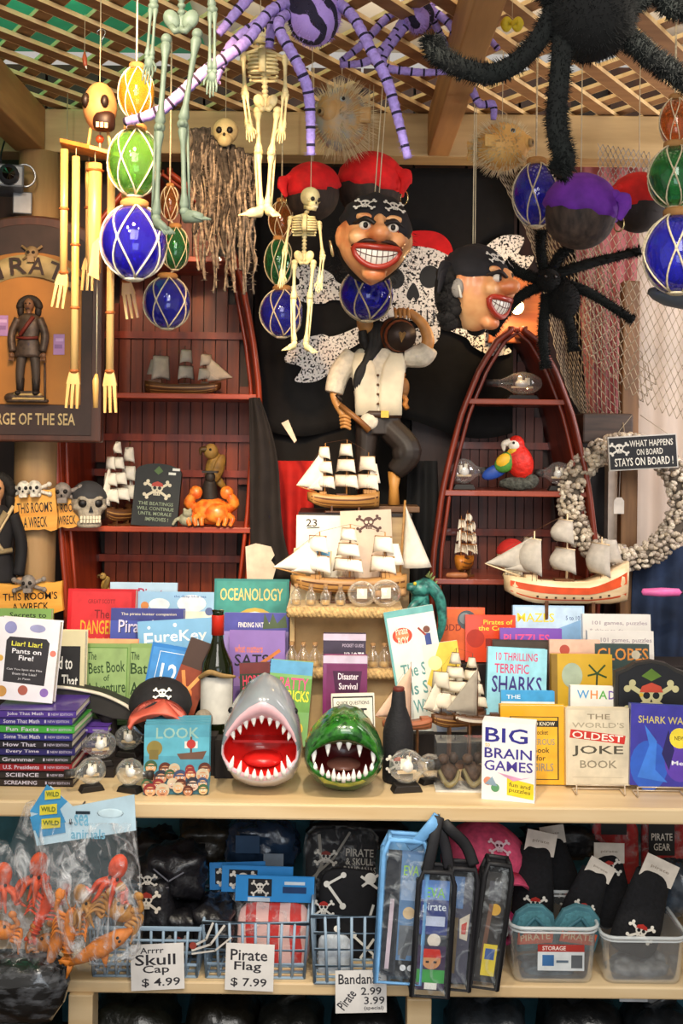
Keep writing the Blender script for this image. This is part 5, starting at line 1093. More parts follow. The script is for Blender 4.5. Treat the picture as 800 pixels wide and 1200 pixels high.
# ---------------------------------------------------------------- shark and crocodile heads
def polar(poly, c, n, ph=PI/2):
    out = []
    for k in range(n):
        a = ph-2*PI*k/n; d = (math.cos(a), -math.sin(a)); best = 0
        for i in range(len(poly)):
            p, q = poly[i], poly[(i+1) % len(poly)]
            ex, ey = q[0]-p[0], q[1]-p[1]; den = d[0]*ey-d[1]*ex
            if abs(den) < 1e-9: continue
            t = ((p[0]-c[0])*ey-(p[1]-c[1])*ex)/den; s_ = ((p[0]-c[0])*d[1]-(p[1]-c[1])*d[0])/den
            if t > 0 and -1e-6 <= s_ <= 1+1e-6: best = max(best, t)
        out.append((d[0]*best, -d[1]*best))
    return out
def jaw_head(root, px0, py0, Y, outer, mouth, c, mfun, inner_m, depth, prof, nn=48, bump=None, cav=.55):
    s = S(1, Y); O = polar(outer, c, nn); Mo = polar(mouth, c, nn); base = ((c[0]-px0), (py0-c[1]))
    W = lambda xz, y: V(((base[0]+xz[0])*s, y*s, (base[1]+xz[1])*s))
    rings = []; info = []
    for f, y in prof:   # f 0 = mouth rim, 1 = outline, >1 shrinks back behind the outline
        r = []
        for k in range(nn):
            m, o = Mo[k], O[k]
            if f <= 1: p = (m[0]+(o[0]-m[0])*f, m[1]+(o[1]-m[1])*f)
            else: g = 2-f; cc = (0, 10); p = (cc[0]+(o[0]-cc[0])*g, cc[1]+(o[1]-cc[1])*g)
            w = W(p, y(k/nn) if callable(y) else y)
            if bump: w = w+(w-W((0, 0), 10)).normalized()*bump(w, f)
            r.append(w)
        rings.append(r)
    q = MB(); N = len(rings); vs = [p for r in rings for p in r]
    fs = [(i*nn+k, i*nn+(k+1) % nn, (i+1)*nn+(k+1) % nn, (i+1)*nn+k) for i in range(N-1) for k in range(nn)]
    fs.append(tuple((N-1)*nn+k for k in range(nn)))
    q.add(vs, fs, lambda j: mfun(min(j//nn, N-2), (j % nn)/nn), True); q.build('head', root)
    rim = rings[0]; back = depth*s; q = MB()
    cv = []
    for f, d in ((1, 0), (.97, .25), (.85, .6), (cav, 1)):
        cv.append([V((base[0]*s+(p.x-base[0]*s)*f, p.y+back*d, base[1]*s+(p.z-base[1]*s)*f)) for p in rim])
    q.loft(cv, inner_m, cap0=False); q.build('mouth_lining', root)
    return rim, rings, s, base, Mo
def tooth(root, p, dirv, ln, w, m):
    q = MB(); d = dirv.normalized(); q.tube([p-d*ln*.35, p+d*ln*.1, p+d*ln*.6, p+d*ln], [w*.9, w, w*.6, w*.1], m, 8, flat=(1, .7)); q.build('tooth', root)
Ysh = 2.50
sh = thing('shark_head', 'grey plastic shark head with wide red toothy mouth', 'toy head', (P(307, 938, Ysh).x, Ysh, Z0+.001))
grey = mat('#8c9298', .22, var=.12, scale=12, coat=.5); lwhite = mat('#d3cfd2', .22, var=.06, coat=.5); pinkw = mat('#e3b4ba', .3, var=.08, coat=.4); redm = mat('#d8231f', .28, var=.15, scale=14, coat=.4)
so2 = [(310, 801), (328, 812), (342, 833), (350, 858), (354, 888), (351, 910), (342, 927), (325, 936), (307, 938), (290, 936), (273, 927), (263, 911), (259, 888), (262, 860), (273, 835), (291, 812)]
sm2 = [(309, 846), (327, 851), (339, 862), (348, 878), (347, 892), (334, 906), (319, 912), (305, 913), (288, 909), (274, 902), (265, 890), (265, 878), (274, 864), (291, 851)]
def shm(i, a):
    top = a < .24 or a > .76
    if i == 0: return pinkw
    if top: return pinkw if i == 1 and (a < .2 or a > .8) else grey
    if i <= 2: return lwhite
    return lwhite if .32 < a < .68 else grey
prof = [(0, -34), (.22, lambda a: -40-6*math.cos(2*PI*a)), (.5, lambda a: -36-12*math.cos(2*PI*a)), (.8, lambda a: -18-10*math.cos(2*PI*a)), (1, 4), (1.06, 22), (1.2, 40), (1.45, 52), (1.9, 58)]
rim, rings, s_, base, Mo = jaw_head(sh, 307, 938, Ysh, so2, sm2, (308, 882), shm, redm, 44, prof)
wt = mat('#f3f0e8', .25, var=.03)
for k in range(48):
    a = k/48; p = rings[0][k].lerp(rings[1][k], .25)
    cdir = V((base[0]*s_-p.x, 0, base[1]*s_-p.z)); cdir.normalize()
    if a < .2 or a > .8:
        if k % 2 == 0: tooth(sh, p, V((cdir.x*.35, -.15, -1)), 8.5*s_, 3.2*s_, wt)
    elif .3 < a < .7 and k % 2 == 0: tooth(sh, p, V((cdir.x*.3, -.1, 1)), (9 if .4 < a < .6 else 13)*s_, 3.2*s_, wt)
q = MB(); q.box(((base[0])*s_, 4*s_, (base[1]+3)*s_), (70*s_, 34*s_, 3*s_), mat('#c01c1c', .3, coat=.4)); q.ball((base[0]*s_, -4*s_, (base[1]-19)*s_), (24*s_, 22*s_, 9*s_), redm, 16, 8); q.build('tongue', sh)
for e in (-1, 1): q = MB(); q.ball((e*37*s_, -2*s_, 92*s_), 4*s_, '#0d0d10', 10, 8); q.build('eye', sh)
Ycr = 2.49
cr = thing('crocodile_head', 'glossy green crocodile head with open mouth and white teeth', 'toy head', (P(401, 933, Ycr).x, Ycr, Z0+.001))
co2 = [(402, 832), (418, 835), (431, 847), (443, 867), (449, 888), (446, 909), (433, 925), (414, 933), (395, 933), (374, 926), (361, 912), (355, 894), (357, 874), (366, 857), (377, 845), (388, 836)]
cm2 = [(402, 868), (420, 870), (434, 876), (440, 886), (431, 899), (416, 905), (402, 907), (388, 905), (372, 898), (362, 885), (372, 874), (386, 869)]
cg = two('#0f3f12', '#2c7020', 'noise', 70, 4, .22, (.35, .62), bump=.5, coat=.7); cg2 = two('#7a8f2a', '#c2c24a', 'noise', 60, 3, .25, (.3, .7), coat=.6); cdk = mat('#123a14', .25, var=.2, coat=.6)
def crm(i, a):
    if i == 0: return cdk if (a < .25 or a > .75) else cg
    if .36 < a < .64 and i == 1: return cg2
    return cg
bmp = lambda w, f: (.0042*max(0, noise.noise(w*85))+.0022*max(0, noise.noise(w*170))) if f > .3 else 0
prof2 = [(0, -34), (.25, lambda a: -40-6*math.cos(2*PI*a)), (.55, lambda a: -34-14*math.cos(2*PI*a)), (.82, lambda a: -18-12*math.cos(2*PI*a)), (1, 2), (1.08, 20), (1.25, 38), (1.5, 50), (1.9, 56)]
rim, rings, s_, base, Mo = jaw_head(cr, 401, 933, Ycr, co2, cm2, (402, 887), crm, mat('#5a1414', .35, var=.2, coat=.4), 50, prof2, bump=bmp)
for k in range(48):
    a = k/48; p = rings[0][k].lerp(rings[1][k], .2)
    if (a < .22 or a > .78) and k % 4 == 2: tooth(cr, p, V((0, -.15, -1)), (13 if k in (6, 42, 10, 38) else 8)*s_, 3.4*s_, wt)
    elif (.28 < a < .72) and k % 2 == 0: tooth(cr, p, V((0, -.15, 1)), (11 if k % 4 == 0 else 7)*s_, 3.0*s_, wt)
q = MB(); q.ball((base[0]*s_, 0, (base[1]-14)*s_), (22*s_, 22*s_, 6*s_), mat('#8a5a4a', .4, coat=.3), 14, 8); q.build('tongue', cr)
for e in (-1, 1):
    q = MB(); q.ball((e*17*s_, -8*s_, 84*s_), (7*s_, 8*s_, 8*s_), cg, 12, 8); q.ball((e*17*s_, -15*s_, 84*s_), (3*s_, 2.4*s_, 4*s_), '#c9b23a', 10, 8); q.build('eye', cr)
    q = MB(); q.ball((e*7*s_, -28*s_, 90*s_), (5*s_, 6*s_, 4*s_), cg, 10, 8); q.build('nostril', cr)

# ---------------------------------------------------------------- other things on the counter
wn = thing('wine_bottle', 'green wine bottle with red neck foil and pale label', 'bottle', (P(254, 825, 2.70).x, 2.70, Z0)); sw = S(1, 2.70)
hb_ = P(254, 715, 2.70).z-Z0
gg = mat('#2c3416', .06, var=0, trans=.75, ior=1.4, coat=.3)
q = MB(); q.lathe([(.001, .0), (18*sw, .001), (19*sw, .008), (19*sw, hb_*.60), (17.5*sw, hb_*.66), (9*sw, hb_*.76), (6.6*sw, hb_*.82), (6.6*sw, hb_*.985), (7.2*sw, hb_)], gg, 24); q.build('glass', wn)
q = MB(); q.lathe([(7.4*sw, hb_*.84), (7.4*sw, hb_*.965), (7.2*sw, hb_*.97)], mat('#c22a1c', .35), 20); q.build('foil', wn)
q = MB(); q.grid(lambda u, v: V((19.4*sw*math.sin((u-.5)*2.6), -19.4*sw*math.cos((u-.5)*2.6), hb_*(.28+.30*v))), 14, 2, mat('#cfccc4', .7)); q.build('paper_label', wn)
q = MB(); q.curve([(-19*sw, -12*sw, hb_*.57), (-6*sw, -24*sw, hb_*.62), (8*sw, -24*sw, hb_*.60), (22*sw, -12*sw, hb_*.58)], [2.5*sw, 3.6*sw, 3.4*sw, 2*sw], mat('#9a7a4a', .7, var=.3), 8, flat=(1, .7)); q.build('raffia_band', wn)
skull_thing('tiny_skull', 'tiny grey skull with red eyes beside the wine bottle', V((P(238, 850, 2.62).x, 2.62, Z0+.095)), S(14, 2.62), '#8d8272', None, 0, '#7a1a14')
tag(MB().box((0, 0, .047), (.07, .05, .094), blk).build('display_block'), 'dark block under the tiny skull', 'display block').location = (P(238, 850, 2.62).x, 2.62, Z0+.0003)
dc = thing('die', 'white die with one black pip by the shark head', 'die', P(266, 842, 2.60), (0, .5, .2)); dc.location.z = Z0+.0946
q = MB(); q.box((0, 0, .0145), (.025, .025, .025), WHITE); q.build('cube', dc, bevel=.004)
q = MB(); q.lathe([(.0001, 0), (.003, 0)], INK, 10, at=(0, -.0128, .0145), axis='Y'); q.build('pip', dc)
tag(MB().box((0, 0, .0452), (.05, .05, .0905), blk).build('display_block'), 'dark block under the white die', 'display block').location = (P(266, 842, 2.60).x, 2.60, Z0+.0003)
# bottle sleeve
kz = thing('bottle_sleeve', 'black neoprene bottle sleeve with a small skull and crossbones', 'bottle sleeve', (P(466, 890, 2.575).x, 2.575, Z0)); sk_ = S(1, 2.575); hk = P(466, 806, 2.575).z-Z0
q = MB(); q.lathe([(.001, 0), (17*sk_, .001), (18*sk_, .006), (18*sk_, hk*.52), (16*sk_, hk*.62), (9*sk_, hk*.80), (7.5*sk_, hk*.96), (7*sk_, hk*.97)], mat('#17161a', .75, var=.15, scale=150, bump=.2), 24); q.build('sleeve', kz)
q = MB(); q.lathe([(6.5*sk_, hk*.96), (6.8*sk_, hk), (6*sk_, hk*1.01)], mat('#6a2a20', .5), 16); q.build('bottle_mouth', kz)
q = MB(); deco(q, 30*sk_, 24*sk_, -18.3*sk_, skull(.5, .5, .26, 1.25, '#e6dfd2', '#17161a', '#b8281e'), 0, hk*.13); q.build('emblem', kz)
# bulb ships
bl = [(107, 928, 16, 2.475, 'front left of the bulb-shaped bottles beside the teal pirate books'), (152, 931, 16, 2.47, 'front right of the bulb-shaped bottles, with a price sticker'), (118, 893, 17, 2.60, 'bulb-shaped ship bottle second from the front on the left'), (150, 878, 15, 2.68, 'rear bulb-shaped ship bottle behind the teal pirate books')]
for k, (px, py, r, Y, lb) in enumerate(bl): bulb_ship(lb, V((P(px, py, Y).x, Y, Z0+.0005+(0 if k < 2 else .02))), S(r, Y), 1 if k % 2 else -1, (.5, -.4, .3, -.2)[k])
for k in (2, 3): px, py, r, Y, lb = bl[k]; ob = MB().box((0, 0, .0098), (.075, .06, .0196), blk).build('display_block'); ob.location = (P(px, py, Y).x, Y, Z0+.0003); tag(ob, ('dark block under the second bulb bottle', 'dark block under the rear bulb bottle')[k-2], 'display block')
bulb_ship('round clear ship bottle on a dark foot beside the black bottle sleeve', V((P(476, 925, 2.50).x, 2.50, Z0+.0005)), S(20, 2.50), 1, .2)
bulb_ship('small clear ship bottle farther right beside the trinket case', V((P(503, 915, 2.56).x, 2.56, Z0+.0005)), S(14, 2.56), -1, .5)
# trinket case
tc = thing('trinket_case', 'clear box holding two brown carved shell trinkets', 'display case', (P(541, 930, 2.50).x, 2.50, Z0+.0005)); s = S(1, 2.5)
q = MB(); q.box((0, .03, .002), (62*s, .075, .004), mat('#d8d4cc', .3)); q.build('tray', tc)
q = MB(); q.box((0, .03, .058), (60*s, .07, .108), thinglass('#dfe9ec', .10)); q.build('cover', tc)
tw = mat('#4a3424', .6, var=.4, scale=60, bump=.5); lip = mat('#7d7048', .5, var=.2)
for k, (x, y) in enumerate(((-15, -.0), (14, .004))):
    q = thing('shell_trinket', ('left', 'right')[k]+' brown carved shell trinket inside the clear box', 'trinket', tc.location+V((x*s, y+.03, .0045)))
    b = MB(); b.ball((0, 0, 14*s), (13*s, 14*s, 14*s), tw, 16, 10, fn=lambda d: 1+.18*noise.noise(d*2.4+V((k*5, 0, 0)))); b.build('shell', q)
    b = MB(); b.curve([(-12*s, -10*s, 22*s), (-6*s, -15*s, 10*s), (0, -16*s, 5*s), (8*s, -14*s, 10*s), (12*s, -9*s, 20*s)], [2*s, 3*s, 3.4*s, 3*s, 2*s], lip, 8); b.build('lip', q)
    b = MB(); b.ball((-6*s, -3*s, 32*s), (7*s, 7*s, 6*s), tw, 10, 8); b.ball((6*s, -2*s, 33*s), (6*s, 6*s, 7*s), mat('#3a2a20', .6, var=.3), 10, 8); b.build('knob', q)
    cu = b
# caps
def cap(label, px, py, Y, r, crown, brim, yaw, emblem=True, tilt=0., zs=None):
    z = P(px, py, Y).z; root = thing('cap', label, 'cap', (P(px, py, Y).x, Y, z), (tilt, 0, yaw))
    q = MB(); q.ball((0, 0, 0), (r, r*1.05, r*.86), mat(crown, .8, var=.2, scale=60), 22, 12, fn=lambda d: 1 if d.z > -.05 else .96); q.ball((0, 0, r*.86), r*.07, crown, 8, 6); q.build('crown', root)
    q = MB(); q.loft([[V((math.sin(a)*r*(.98-.10*e)*kk, -r*(.90+.62*e*math.cos(a*.8)), -.44*r+r*(.98-.22*e)*kk*math.cos(a)+zo)) for a, e in [((-1.45+2.9*j/18), 1) for j in range(19)]+[((1.45-2.9*j/18), 0) for j in range(19)]] for kk, zo in ((.90, 0), (1.0, 0))], mat(brim, .6, var=.1)); q.build('brim', root)
    if emblem:
        X = M.Translation((r*.1, -r*.70, r*.62)) @ M.Rotation(-.8, 4, 'X'); q = MB(X); deco(q, r, r, -.004, skull(.5, .45, .15, 1, '#e2ddd4', '#151316'), 0, -r*.45); q.build('emblem', root)
    return root
cap('black cap with skull emblem and coral brim in the left middle', 188, 826, 2.62, S(37, 2.62), '#1b191c', '#d96552', .1, True, .12)
vo = P(114, 840, 2.68); vs_ = S(1, 2.68); vz = thing('sun_visor', 'long dark visor with a cream edge left of the coral-brimmed cap', 'visor', vo)
vpl = [(-46, 36), (-26, 34), (6, 28), (34, 16), (46, 6), (44, -2), (20, 0), (-14, 10), (-46, 14)]
q = MB(); q.prism([(x*vs_, z*vs_) for x, z in vpl], -.02, .05, mat('#2b2826', .6, var=.15)); q.build('visor_panel', vz, bevel=.003)
q = MB(); q.curve([V((x*vs_, -.022, (z+1)*vs_)) for x, z in vpl[:5]], .0042, mat('#cfc6b4', .6), 8, flat=(1, 1.6)); q.build('cream_edge', vz)
hs_ = P(188, 826, 2.62).z-Z0; q = MB(); q.lathe([(.04, 0), (.03, .01), (.025, hs_-.01), (.05, hs_)], blk, 14); ob = q.build('hat_stand'); ob.location = (P(188, 826, 2.62).x, 2.625, Z0+.0003); tag(ob, 'dark stand under the coral-brimmed cap', 'hat stand')
hs_ = vo.z-Z0; q = MB(); q.lathe([(.03, 0), (.025, .01), (.02, hs_-.01), (.03, hs_+.004)], blk, 14); ob = q.build('hat_stand'); ob.location = (P(126, 832, 2.68).x, 2.695, Z0+.0003); tag(ob, 'dark stand under the long cream-edged visor', 'hat stand')
# black pirate plaque at right
pq = thing('pirate_plaque', 'black arched plaque with a red bandana skull at the right edge', 'plaque', (P(765, 830, 2.60).x, 2.62, Z0+.0)); s = S(1, 2.62); hp = P(765, 774, 2.62).z-Z0
q = MB(); q.prism([(-42*s, 0), (42*s, 0), (42*s, hp-14*s), (30*s, hp-10*s), (18*s, hp-3*s), (0, hp), (-18*s, hp-3*s), (-30*s, hp-10*s), (-42*s, hp-14*s)], 0, .022, mat('#2d2a26', .5)); q.prism([(-38*s, 3*s), (38*s, 3*s), (38*s, hp-17*s), (28*s, hp-13*s), (16*s, hp-6*s), (0, hp-3*s), (-16*s, hp-6*s), (-28*s, hp-13*s), (-38*s, hp-17*s)], -.003, .01, mat('#191b20', .5)); q.build('board', pq)
q = MB(); deco(q, 84*s, hp, -.0034, [('p', [(.36, 1-18*s/hp), (.5, 1-9*s/hp), (.64, 1-18*s/hp), (.5, 1-24*s/hp)], '#5a7a2a')]+skull(.5, 1-42*s/hp, .2, 84*s/hp, '#c2bb8c', '#191b20', '#c24a34')+[('c', .36, 1-40*s/hp, .028, '#d8b23a')]); q.build('skull_paint', pq)
# teal dragon tail behind the riser
dg_ = thing('dragon_figurine', 'teal dragon figurine curled behind the right of the riser', 'figurine', P(500, 725, 2.98)); dg_.location.z = TIER[2]+.0005; dl = dg_.location
tm_ = two('#1d4f4c', '#3f8f84', 'noise', 60, 4, .4, (.35, .6), coat=.3)
def DJ(px, py, d=0): p = P(px, py, 2.98+d); return p-V(dl)
q = MB(); q.curve([DJ(496, 790), DJ(502, 740), DJ(492, 705), DJ(498, 685), DJ(514, 700), DJ(518, 730), DJ(510, 760)], [.02, .024, .026, .02, .016, .012, .004], tm_, 12)
q.ball(DJ(492, 690, -.01), (.03, .025, .024), tm_, 12, 8); q.ball(DJ(482, 688, -.02), (.02, .014, .012), tm_, 10, 6); q.curve([DJ(497, 700, -.01), DJ(483, 710, -.03), DJ(476, 724, -.03)], [.012, .01, .007], tm_, 8); q.build('body', dg_)
for k in range(8):
    a = DJ(500+k*2.6, 676+k*k*1.0); q = MB(); q.tube([a, a+V((.008+.001*k, 0, .016-.002*k))], [.006, .0008], '#8a9a5a', 6); q.build('spine', dg_)
q = MB(); q.ball(DJ(486, 684, -.032), .005, '#d8c23a', 8, 6); q.build('eye', dg_)
# ================================================================ hanging things
LZ = 2.566
cordm = mat('#d8c9a8', .8, var=.15)
def cord(root, p0, o, r=.0014, top=None, m=None):
    q = MB(); q.tube([V(p0), V((p0[0], p0[1], LZ+.01-o[2]))] if top is None else [V(p0), V(top)], r, m or cordm, 5); return q.build('cord', root)
# -- glass floats in rope nets
def tint(c, t=.75, rough=.05): return mat(c, rough, var=.05, scale=14, trans=t, ior=1.15, coat=1.)
FLC = {'blue': tint('#4a3cf0', .82), 'green': tint('#98e06a', .85), 'dgreen': tint('#4fb070', .88), 'yellow': tint('#ffd64a', .85), 'amber': tint('#e09a5a', .9), 'navy': tint('#4a4ce0', .82)}
netrope = mat('#cfc0a0', .8, var=.2, scale=200); netrope2 = mat('#e6dcc2', .8, var=.15, scale=200)
def float_string(label, px_list, Y, rope=netrope, k=5, group=None, cordtop=True):
    o = P(px_list[0][0], px_list[0][1], Y); root = thing('glass_float_string' if len(px_list) > 1 else 'glass_float', label, 'glass float', o, (0, 0, 0), group)
    last = None
    for (px, py, rx, ry, c) in px_list:
        cc = P(px, py, Y)-o; a, b = S(rx, Y), S(ry, Y)
        q = MB(); q.ball(cc, (a, a, b), FLC[c], 24, 16); q.ball(cc, (-a*.95, a*.95, b*.95), FLC[c], 24, 16)
        g = q.build('glass', root)
        n = MB(); A = a*1.035; Bz = b*1.035
        for j in range(k):
            for s in (1, -1):
                pts = []
                for i in range(13):
                    th = .30+(PI-.6)*i/12; ph = 2*PI*j/k+s*(2*PI/k)*(1.0*i/12)
                    pts.append(cc+V((A*math.sin(th)*math.cos(ph), A*math.sin(th)*math.sin(ph), Bz*math.cos(th))))
                n.tube(pts, max(.0011, a*.032), rope, 5)
        th = PI/2
        for j in range(k): ph = 2*PI*(j+.5)/k; n.ball(cc+V((A*math.cos(ph), A*math.sin(ph), 0)), a*.055, rope, 6, 4)
        n.build('rope_net', g)
        r = MB(); zc = cc.z+b*.97
        r.lathe([(a*.38, zc-b*.06), (a*.44, zc), (a*.44, zc+b*.12), (a*.36, zc+b*.18)], mat('#a87a45', .8, var=.2), 14, at=(cc.x, cc.y, 0)); r.build('cork_collar', root)
        r = MB(); r.lathe([(a*.34, cc.z-b*1.0), (a*.2, cc.z-b*1.06), (.001, cc.z-b*1.08)], rope, 12, at=(cc.x, cc.y, 0)); r.build('rope_knot', g)
        if last is not None: q = MB(); q.tube([last, V((cc.x, cc.y, zc+b*.1))], .0022, rope, 5); q.build('cord', root)
        last = cc+V((0, 0, -b))
    p0 = P(px_list[0][0], px_list[0][1]-px_list[0][3], Y)-o
    cord(root, p0, o, .0022, m=rope)
    return root
float_string('bright netted string of yellow, green and big blue glass floats beside the wind chime', [(160, 110, 21, 31, 'yellow'), (158, 191, 31, 39, 'green'), (157, 284, 38, 43, 'blue')], 2.2, netrope2)
float_string('smaller netted string of amber, green and blue glass floats before the left bookcase', [(199, 238, 11, 20, 'amber'), (205, 291, 17, 25, 'dgreen'), (196, 355, 27, 30, 'navy')], 2.62)
float_string('netted string of amber, green and blue glass floats behind the small skeleton', [(330, 258, 15, 22, 'amber'), (327, 307, 17, 27, 'dgreen'), (330, 367, 25, 28, 'navy')], 2.96)
float_string('single blue netted glass float under the grinning pirate mask', [(430, 345, 31, 31, 'navy')], 3.03)
float_string('single blue netted glass float left of the purple bandana head', [(628, 228, 27, 37, 'navy')], 2.66)
float_string('netted string of amber, green and blue glass floats at the right edge', [(791, 143, 18, 28, 'amber'), (790, 207, 30, 36, 'dgreen'), (793, 297, 38, 46, 'navy')], 2.3)

# -- skeletons
def bone(q, a, b, r, m): q.tube([a, a.lerp(b, .08), a.lerp(b, .22), a.lerp(b, .5), a.lerp(b, .78), a.lerp(b, .92), b], [r*.9, r*1.7, r*.95, r*.8, r*.95, r*1.7, r*.9], m, 8); q.ball(a, r*1.75, m, 8, 6); q.ball(b, r*1.75, m, 8, 6)
def skeleton(label, j, Y, col, r, hs, hd=(0, 0), cordpx=None, dy=None):
    o = P(*j['pelvis'], Y); root = thing('hanging_skeleton', label, 'skeleton', o); m = mat(col, .45, var=.12, scale=60, bump=.15)
    g = lambda n, d=0.: P(j[n][0], j[n][1], Y)-o+V((0, d, 0))
    r = S(r, Y); H = S(hs, Y); hc = g('head')
    R = M.Rotation(hd[0], 3, 'Z') @ M.Rotation(hd[1], 3, 'X')
    q = MB(M.Translation(hc) @ R.to_4x4())
    q.ball((0, H*.12, H*.15), (H*.78, H*.95, H*.86), m, 18, 12); q.ball((0, -H*.45, -H*.38), (H*.5, H*.42, H*.42), m, 14, 8)
    for s in (-1, 1): q.ball((s*H*.46, -H*.45, -H*.15), (H*.22, H*.25, H*.15), m, 8, 6)
    sk = q.build('skull', root)
    q = MB(M.Translation(hc) @ R.to_4x4()); q.loft([[V((x*H*w, y*H*w-.0, z)) for x, y in ((-.5, .2), (-.44, -.55), (-.2, -.82), (.2, -.82), (.44, -.55), (.5, .2), (.36, .2), (.3, -.45), (-.3, -.45), (-.36, .2))] for w, z in ((1, -H*.62), (.9, -H*.95))], m); q.build('jaw', sk)
    q = MB(M.Translation(hc) @ R.to_4x4())
    for s in (-1, 1): q.ball((s*H*.32, -H*.70, H*.02), (H*.21, H*.16, H*.2), '#1a1610', 10, 8)
    q.ball((0, -H*.84, -H*.28), (H*.09, H*.06, H*.13), '#1a1610', 8, 6); q.build('sockets', sk)
    q = MB(M.Translation(hc) @ R.to_4x4())
    for k in range(-3, 4): q.box((k*H*.11, -H*(.86-.02*k*k), -H*.58), (H*.09, H*.06, H*.16), mat('#efe6c8', .4))
    q.build('teeth', sk)
    ch = g('chest'); pv = g('pelvis'); nk = hc+V((0, H*.2, -H*.6)); W = S(j['ribw'], Y); top = g('neck')
    q = MB(); n = 16
    for k in range(n):
        p = nk.lerp(top, min(1, k/3)) if k < 4 else top.lerp(pv, (k-3)/(n-4)); q.ball(p+V((0, W*.22 if k > 3 else 0, 0)), (r*1.5, r*1.4, r*1.15), m, 8, 6)
    q.tube([nk, top+V((0, W*.2, 0)), pv+V((0, W*.15, 0))], r*.9, m, 7); q.build('spine', root)
    q = MB(); hR = (top.z-ch.z)*1.9
    for k in range(8):
        z = top.z-.06*hR-hR*.9*k/8; ww = W*(.62+.38*math.sin(PI*(.2+.6*k/8)))
        cxk = top.x+(pv.x-top.x)*(k/8)*.5
        for s in (-1, 1): q.tube([(cxk+s*ww*math.sin(a), W*.2-ww*.62*(1-math.cos(a))*.9, z-.10*hR*math.sin(a*.5)) for a in [PI*i/9*(.92 if k < 6 else .6) for i in range(10)]], r*.62, m, 5, flat=(1, 1))
    q.tube([(top.x, -W*.9, top.z-.1*hR), (top.x+(pv.x-top.x)*.25, -W*1.0, top.z-.75*hR)], r*1.1, m, 7, flat=(1.5, .6))
    for s in ('L', 'R'): q.tube([top+V((0, -W*.5, -.02*hR)), g('sh'+s)], r*.75, m, 6)
    q.build('ribcage', root)
    q = MB(); hw_ = S(j.get('pelw', j['ribw']*.8), Y)
    for s in (-1, 1):
        q.ball(pv+V((s*hw_*.55, 0, hw_*.25)), (hw_*.48, hw_*.3, hw_*.62), m, 12, 8, rot=M.Rotation(s*.5, 3, 'Y')); q.tube([pv+V((s*hw_*.55, -hw_*.2, -hw_*.2)), pv+V((s*hw_*.3, -hw_*.3, -hw_*.55)), pv+V((0, -hw_*.3, -hw_*.45))], r*1.2, m, 7)
    q.ball(pv+V((0, hw_*.2, hw_*.15)), (hw_*.35, hw_*.25, hw_*.55), m, 10, 8); q.build('pelvis', root)
    for s in ('L', 'R'):
        e = -1 if s == 'L' else 1
        if 'el'+s in j:
            q = MB(); bone(q, g('sh'+s), g('el'+s, -W*.1), r*.95, m); q.build('upper_arm', root)
            a, b = g('el'+s, -W*.1), g('ha'+s, -W*.3); q = MB(); off = V((r*.8, 0, 0)); bone(q, a+off, b+off, r*.62, m); bone(q, a-off, b-off, r*.62, m); q.build('forearm', root)
            d = (b-a).normalized(); q = MB(); L_ = S(j.get('hl', 22), Y); q.ball(b+d*L_*.2, (r*1.7, r*1.2, L_*.26), m, 8, 6)
            for f in range(4): x = (f-1.5)*r*.95; ln = L_*(.95, 1.08, 1.02, .85)[f]; q.tube([b+d*L_*.28+V((x*.8, 0, 0)), b+d*ln*.7+V((x*1.15, -r*.4, 0)), b+d*ln+V((x*1.1, -r*1.2, 0))], [r*.5, r*.42, r*.3], m, 5)
            q.tube([b+d*L_*.12+V((-e*r*1.2, 0, 0)), b+d*L_*.4+V((-e*r*2.6, -r*.8, 0)), b+d*L_*.6+V((-e*r*2.6, -r*1.4, 0))], [r*.5, r*.45, r*.3], m, 5); q.build('hand', root)
        q = MB(); bone(q, g('hip'+s), g('kn'+s, -W*.05), r*1.15, m); q.build('thigh_bone', root)
        q = MB(); a, b = g('kn'+s, -W*.05), g('an'+s); bone(q, a, b, r*1.0, m); q.tube([a+V((e*r*1.9, r, 0)).lerp(V((0, 0, 0)), .2), b+V((e*r*1.6, r, 0))], r*.5, m, 6); q.ball(a+V((0, -r*1.2, 0)), r*1.3, m, 8, 6); q.build('shin_bone', root)
        q = MB(); f = g('to'+s, -W*.35); a = g('an'+s); q.tube([a+V((0, r*2, -r*1.2)), a+V((0, 0, -r*1.6)), a.lerp(f, .6)+V((0, 0, -r*.4)), f], [r*1.4, r*1.9, r*1.7, r*1.2], m, 8, flat=(1.25, .7))
        for t in range(5): w = V((0, 0, 0)); q.tube([a.lerp(f, .7)+V(((t-2)*r*.7, (t-2)*r*.2, 0)), f+(f-a).normalized()*r*(2.2-.25*t)+V(((t-2)*r*.9, (t-2)*r*.3, 0))], [r*.55, r*.35], m, 5)
        q.build('foot', root)
    cord(root, hc+V((0, 0, H*.9)), o, .0010)
    return root
skeleton('large pale green skeleton whose upper half leaves the top of the frame', dict(head=(212, -88), neck=(212, -64), chest=(212, -38), pelvis=(212, 28), ribw=19, pelw=20, shL=(186, -62), shR=(240, -62), elL=(180, 8), haL=(176, 70), elR=(249, 12), haR=(249, 86), hipL=(195, 46), knL=(187, 150), anL=(183, 256), toL=(197, 272), hipR=(231, 40), knR=(214, 146), anR=(216, 248), toR=(238, 257), hl=30), 1.76, '#7d8a76', 3.4, 22)
skeleton('cream skeleton hanging between the grey rags and the pufferfish', dict(head=(305, 36), neck=(308, 58), chest=(309, 80), pelvis=(311, 122), ribw=17, shL=(285, 64), shR=(334, 68), elL=(287, 110), haL=(292, 148), elR=(334, 112), haR=(331, 150), hipL=(302, 130), knL=(303, 178), anL=(306, 244), toL=(290, 252), hipR=(325, 130), knR=(318, 180), anR=(313, 242), toR=(322, 252), hl=20), 2.36, '#e6d6a2', 2.7, 18, (.3, 0))
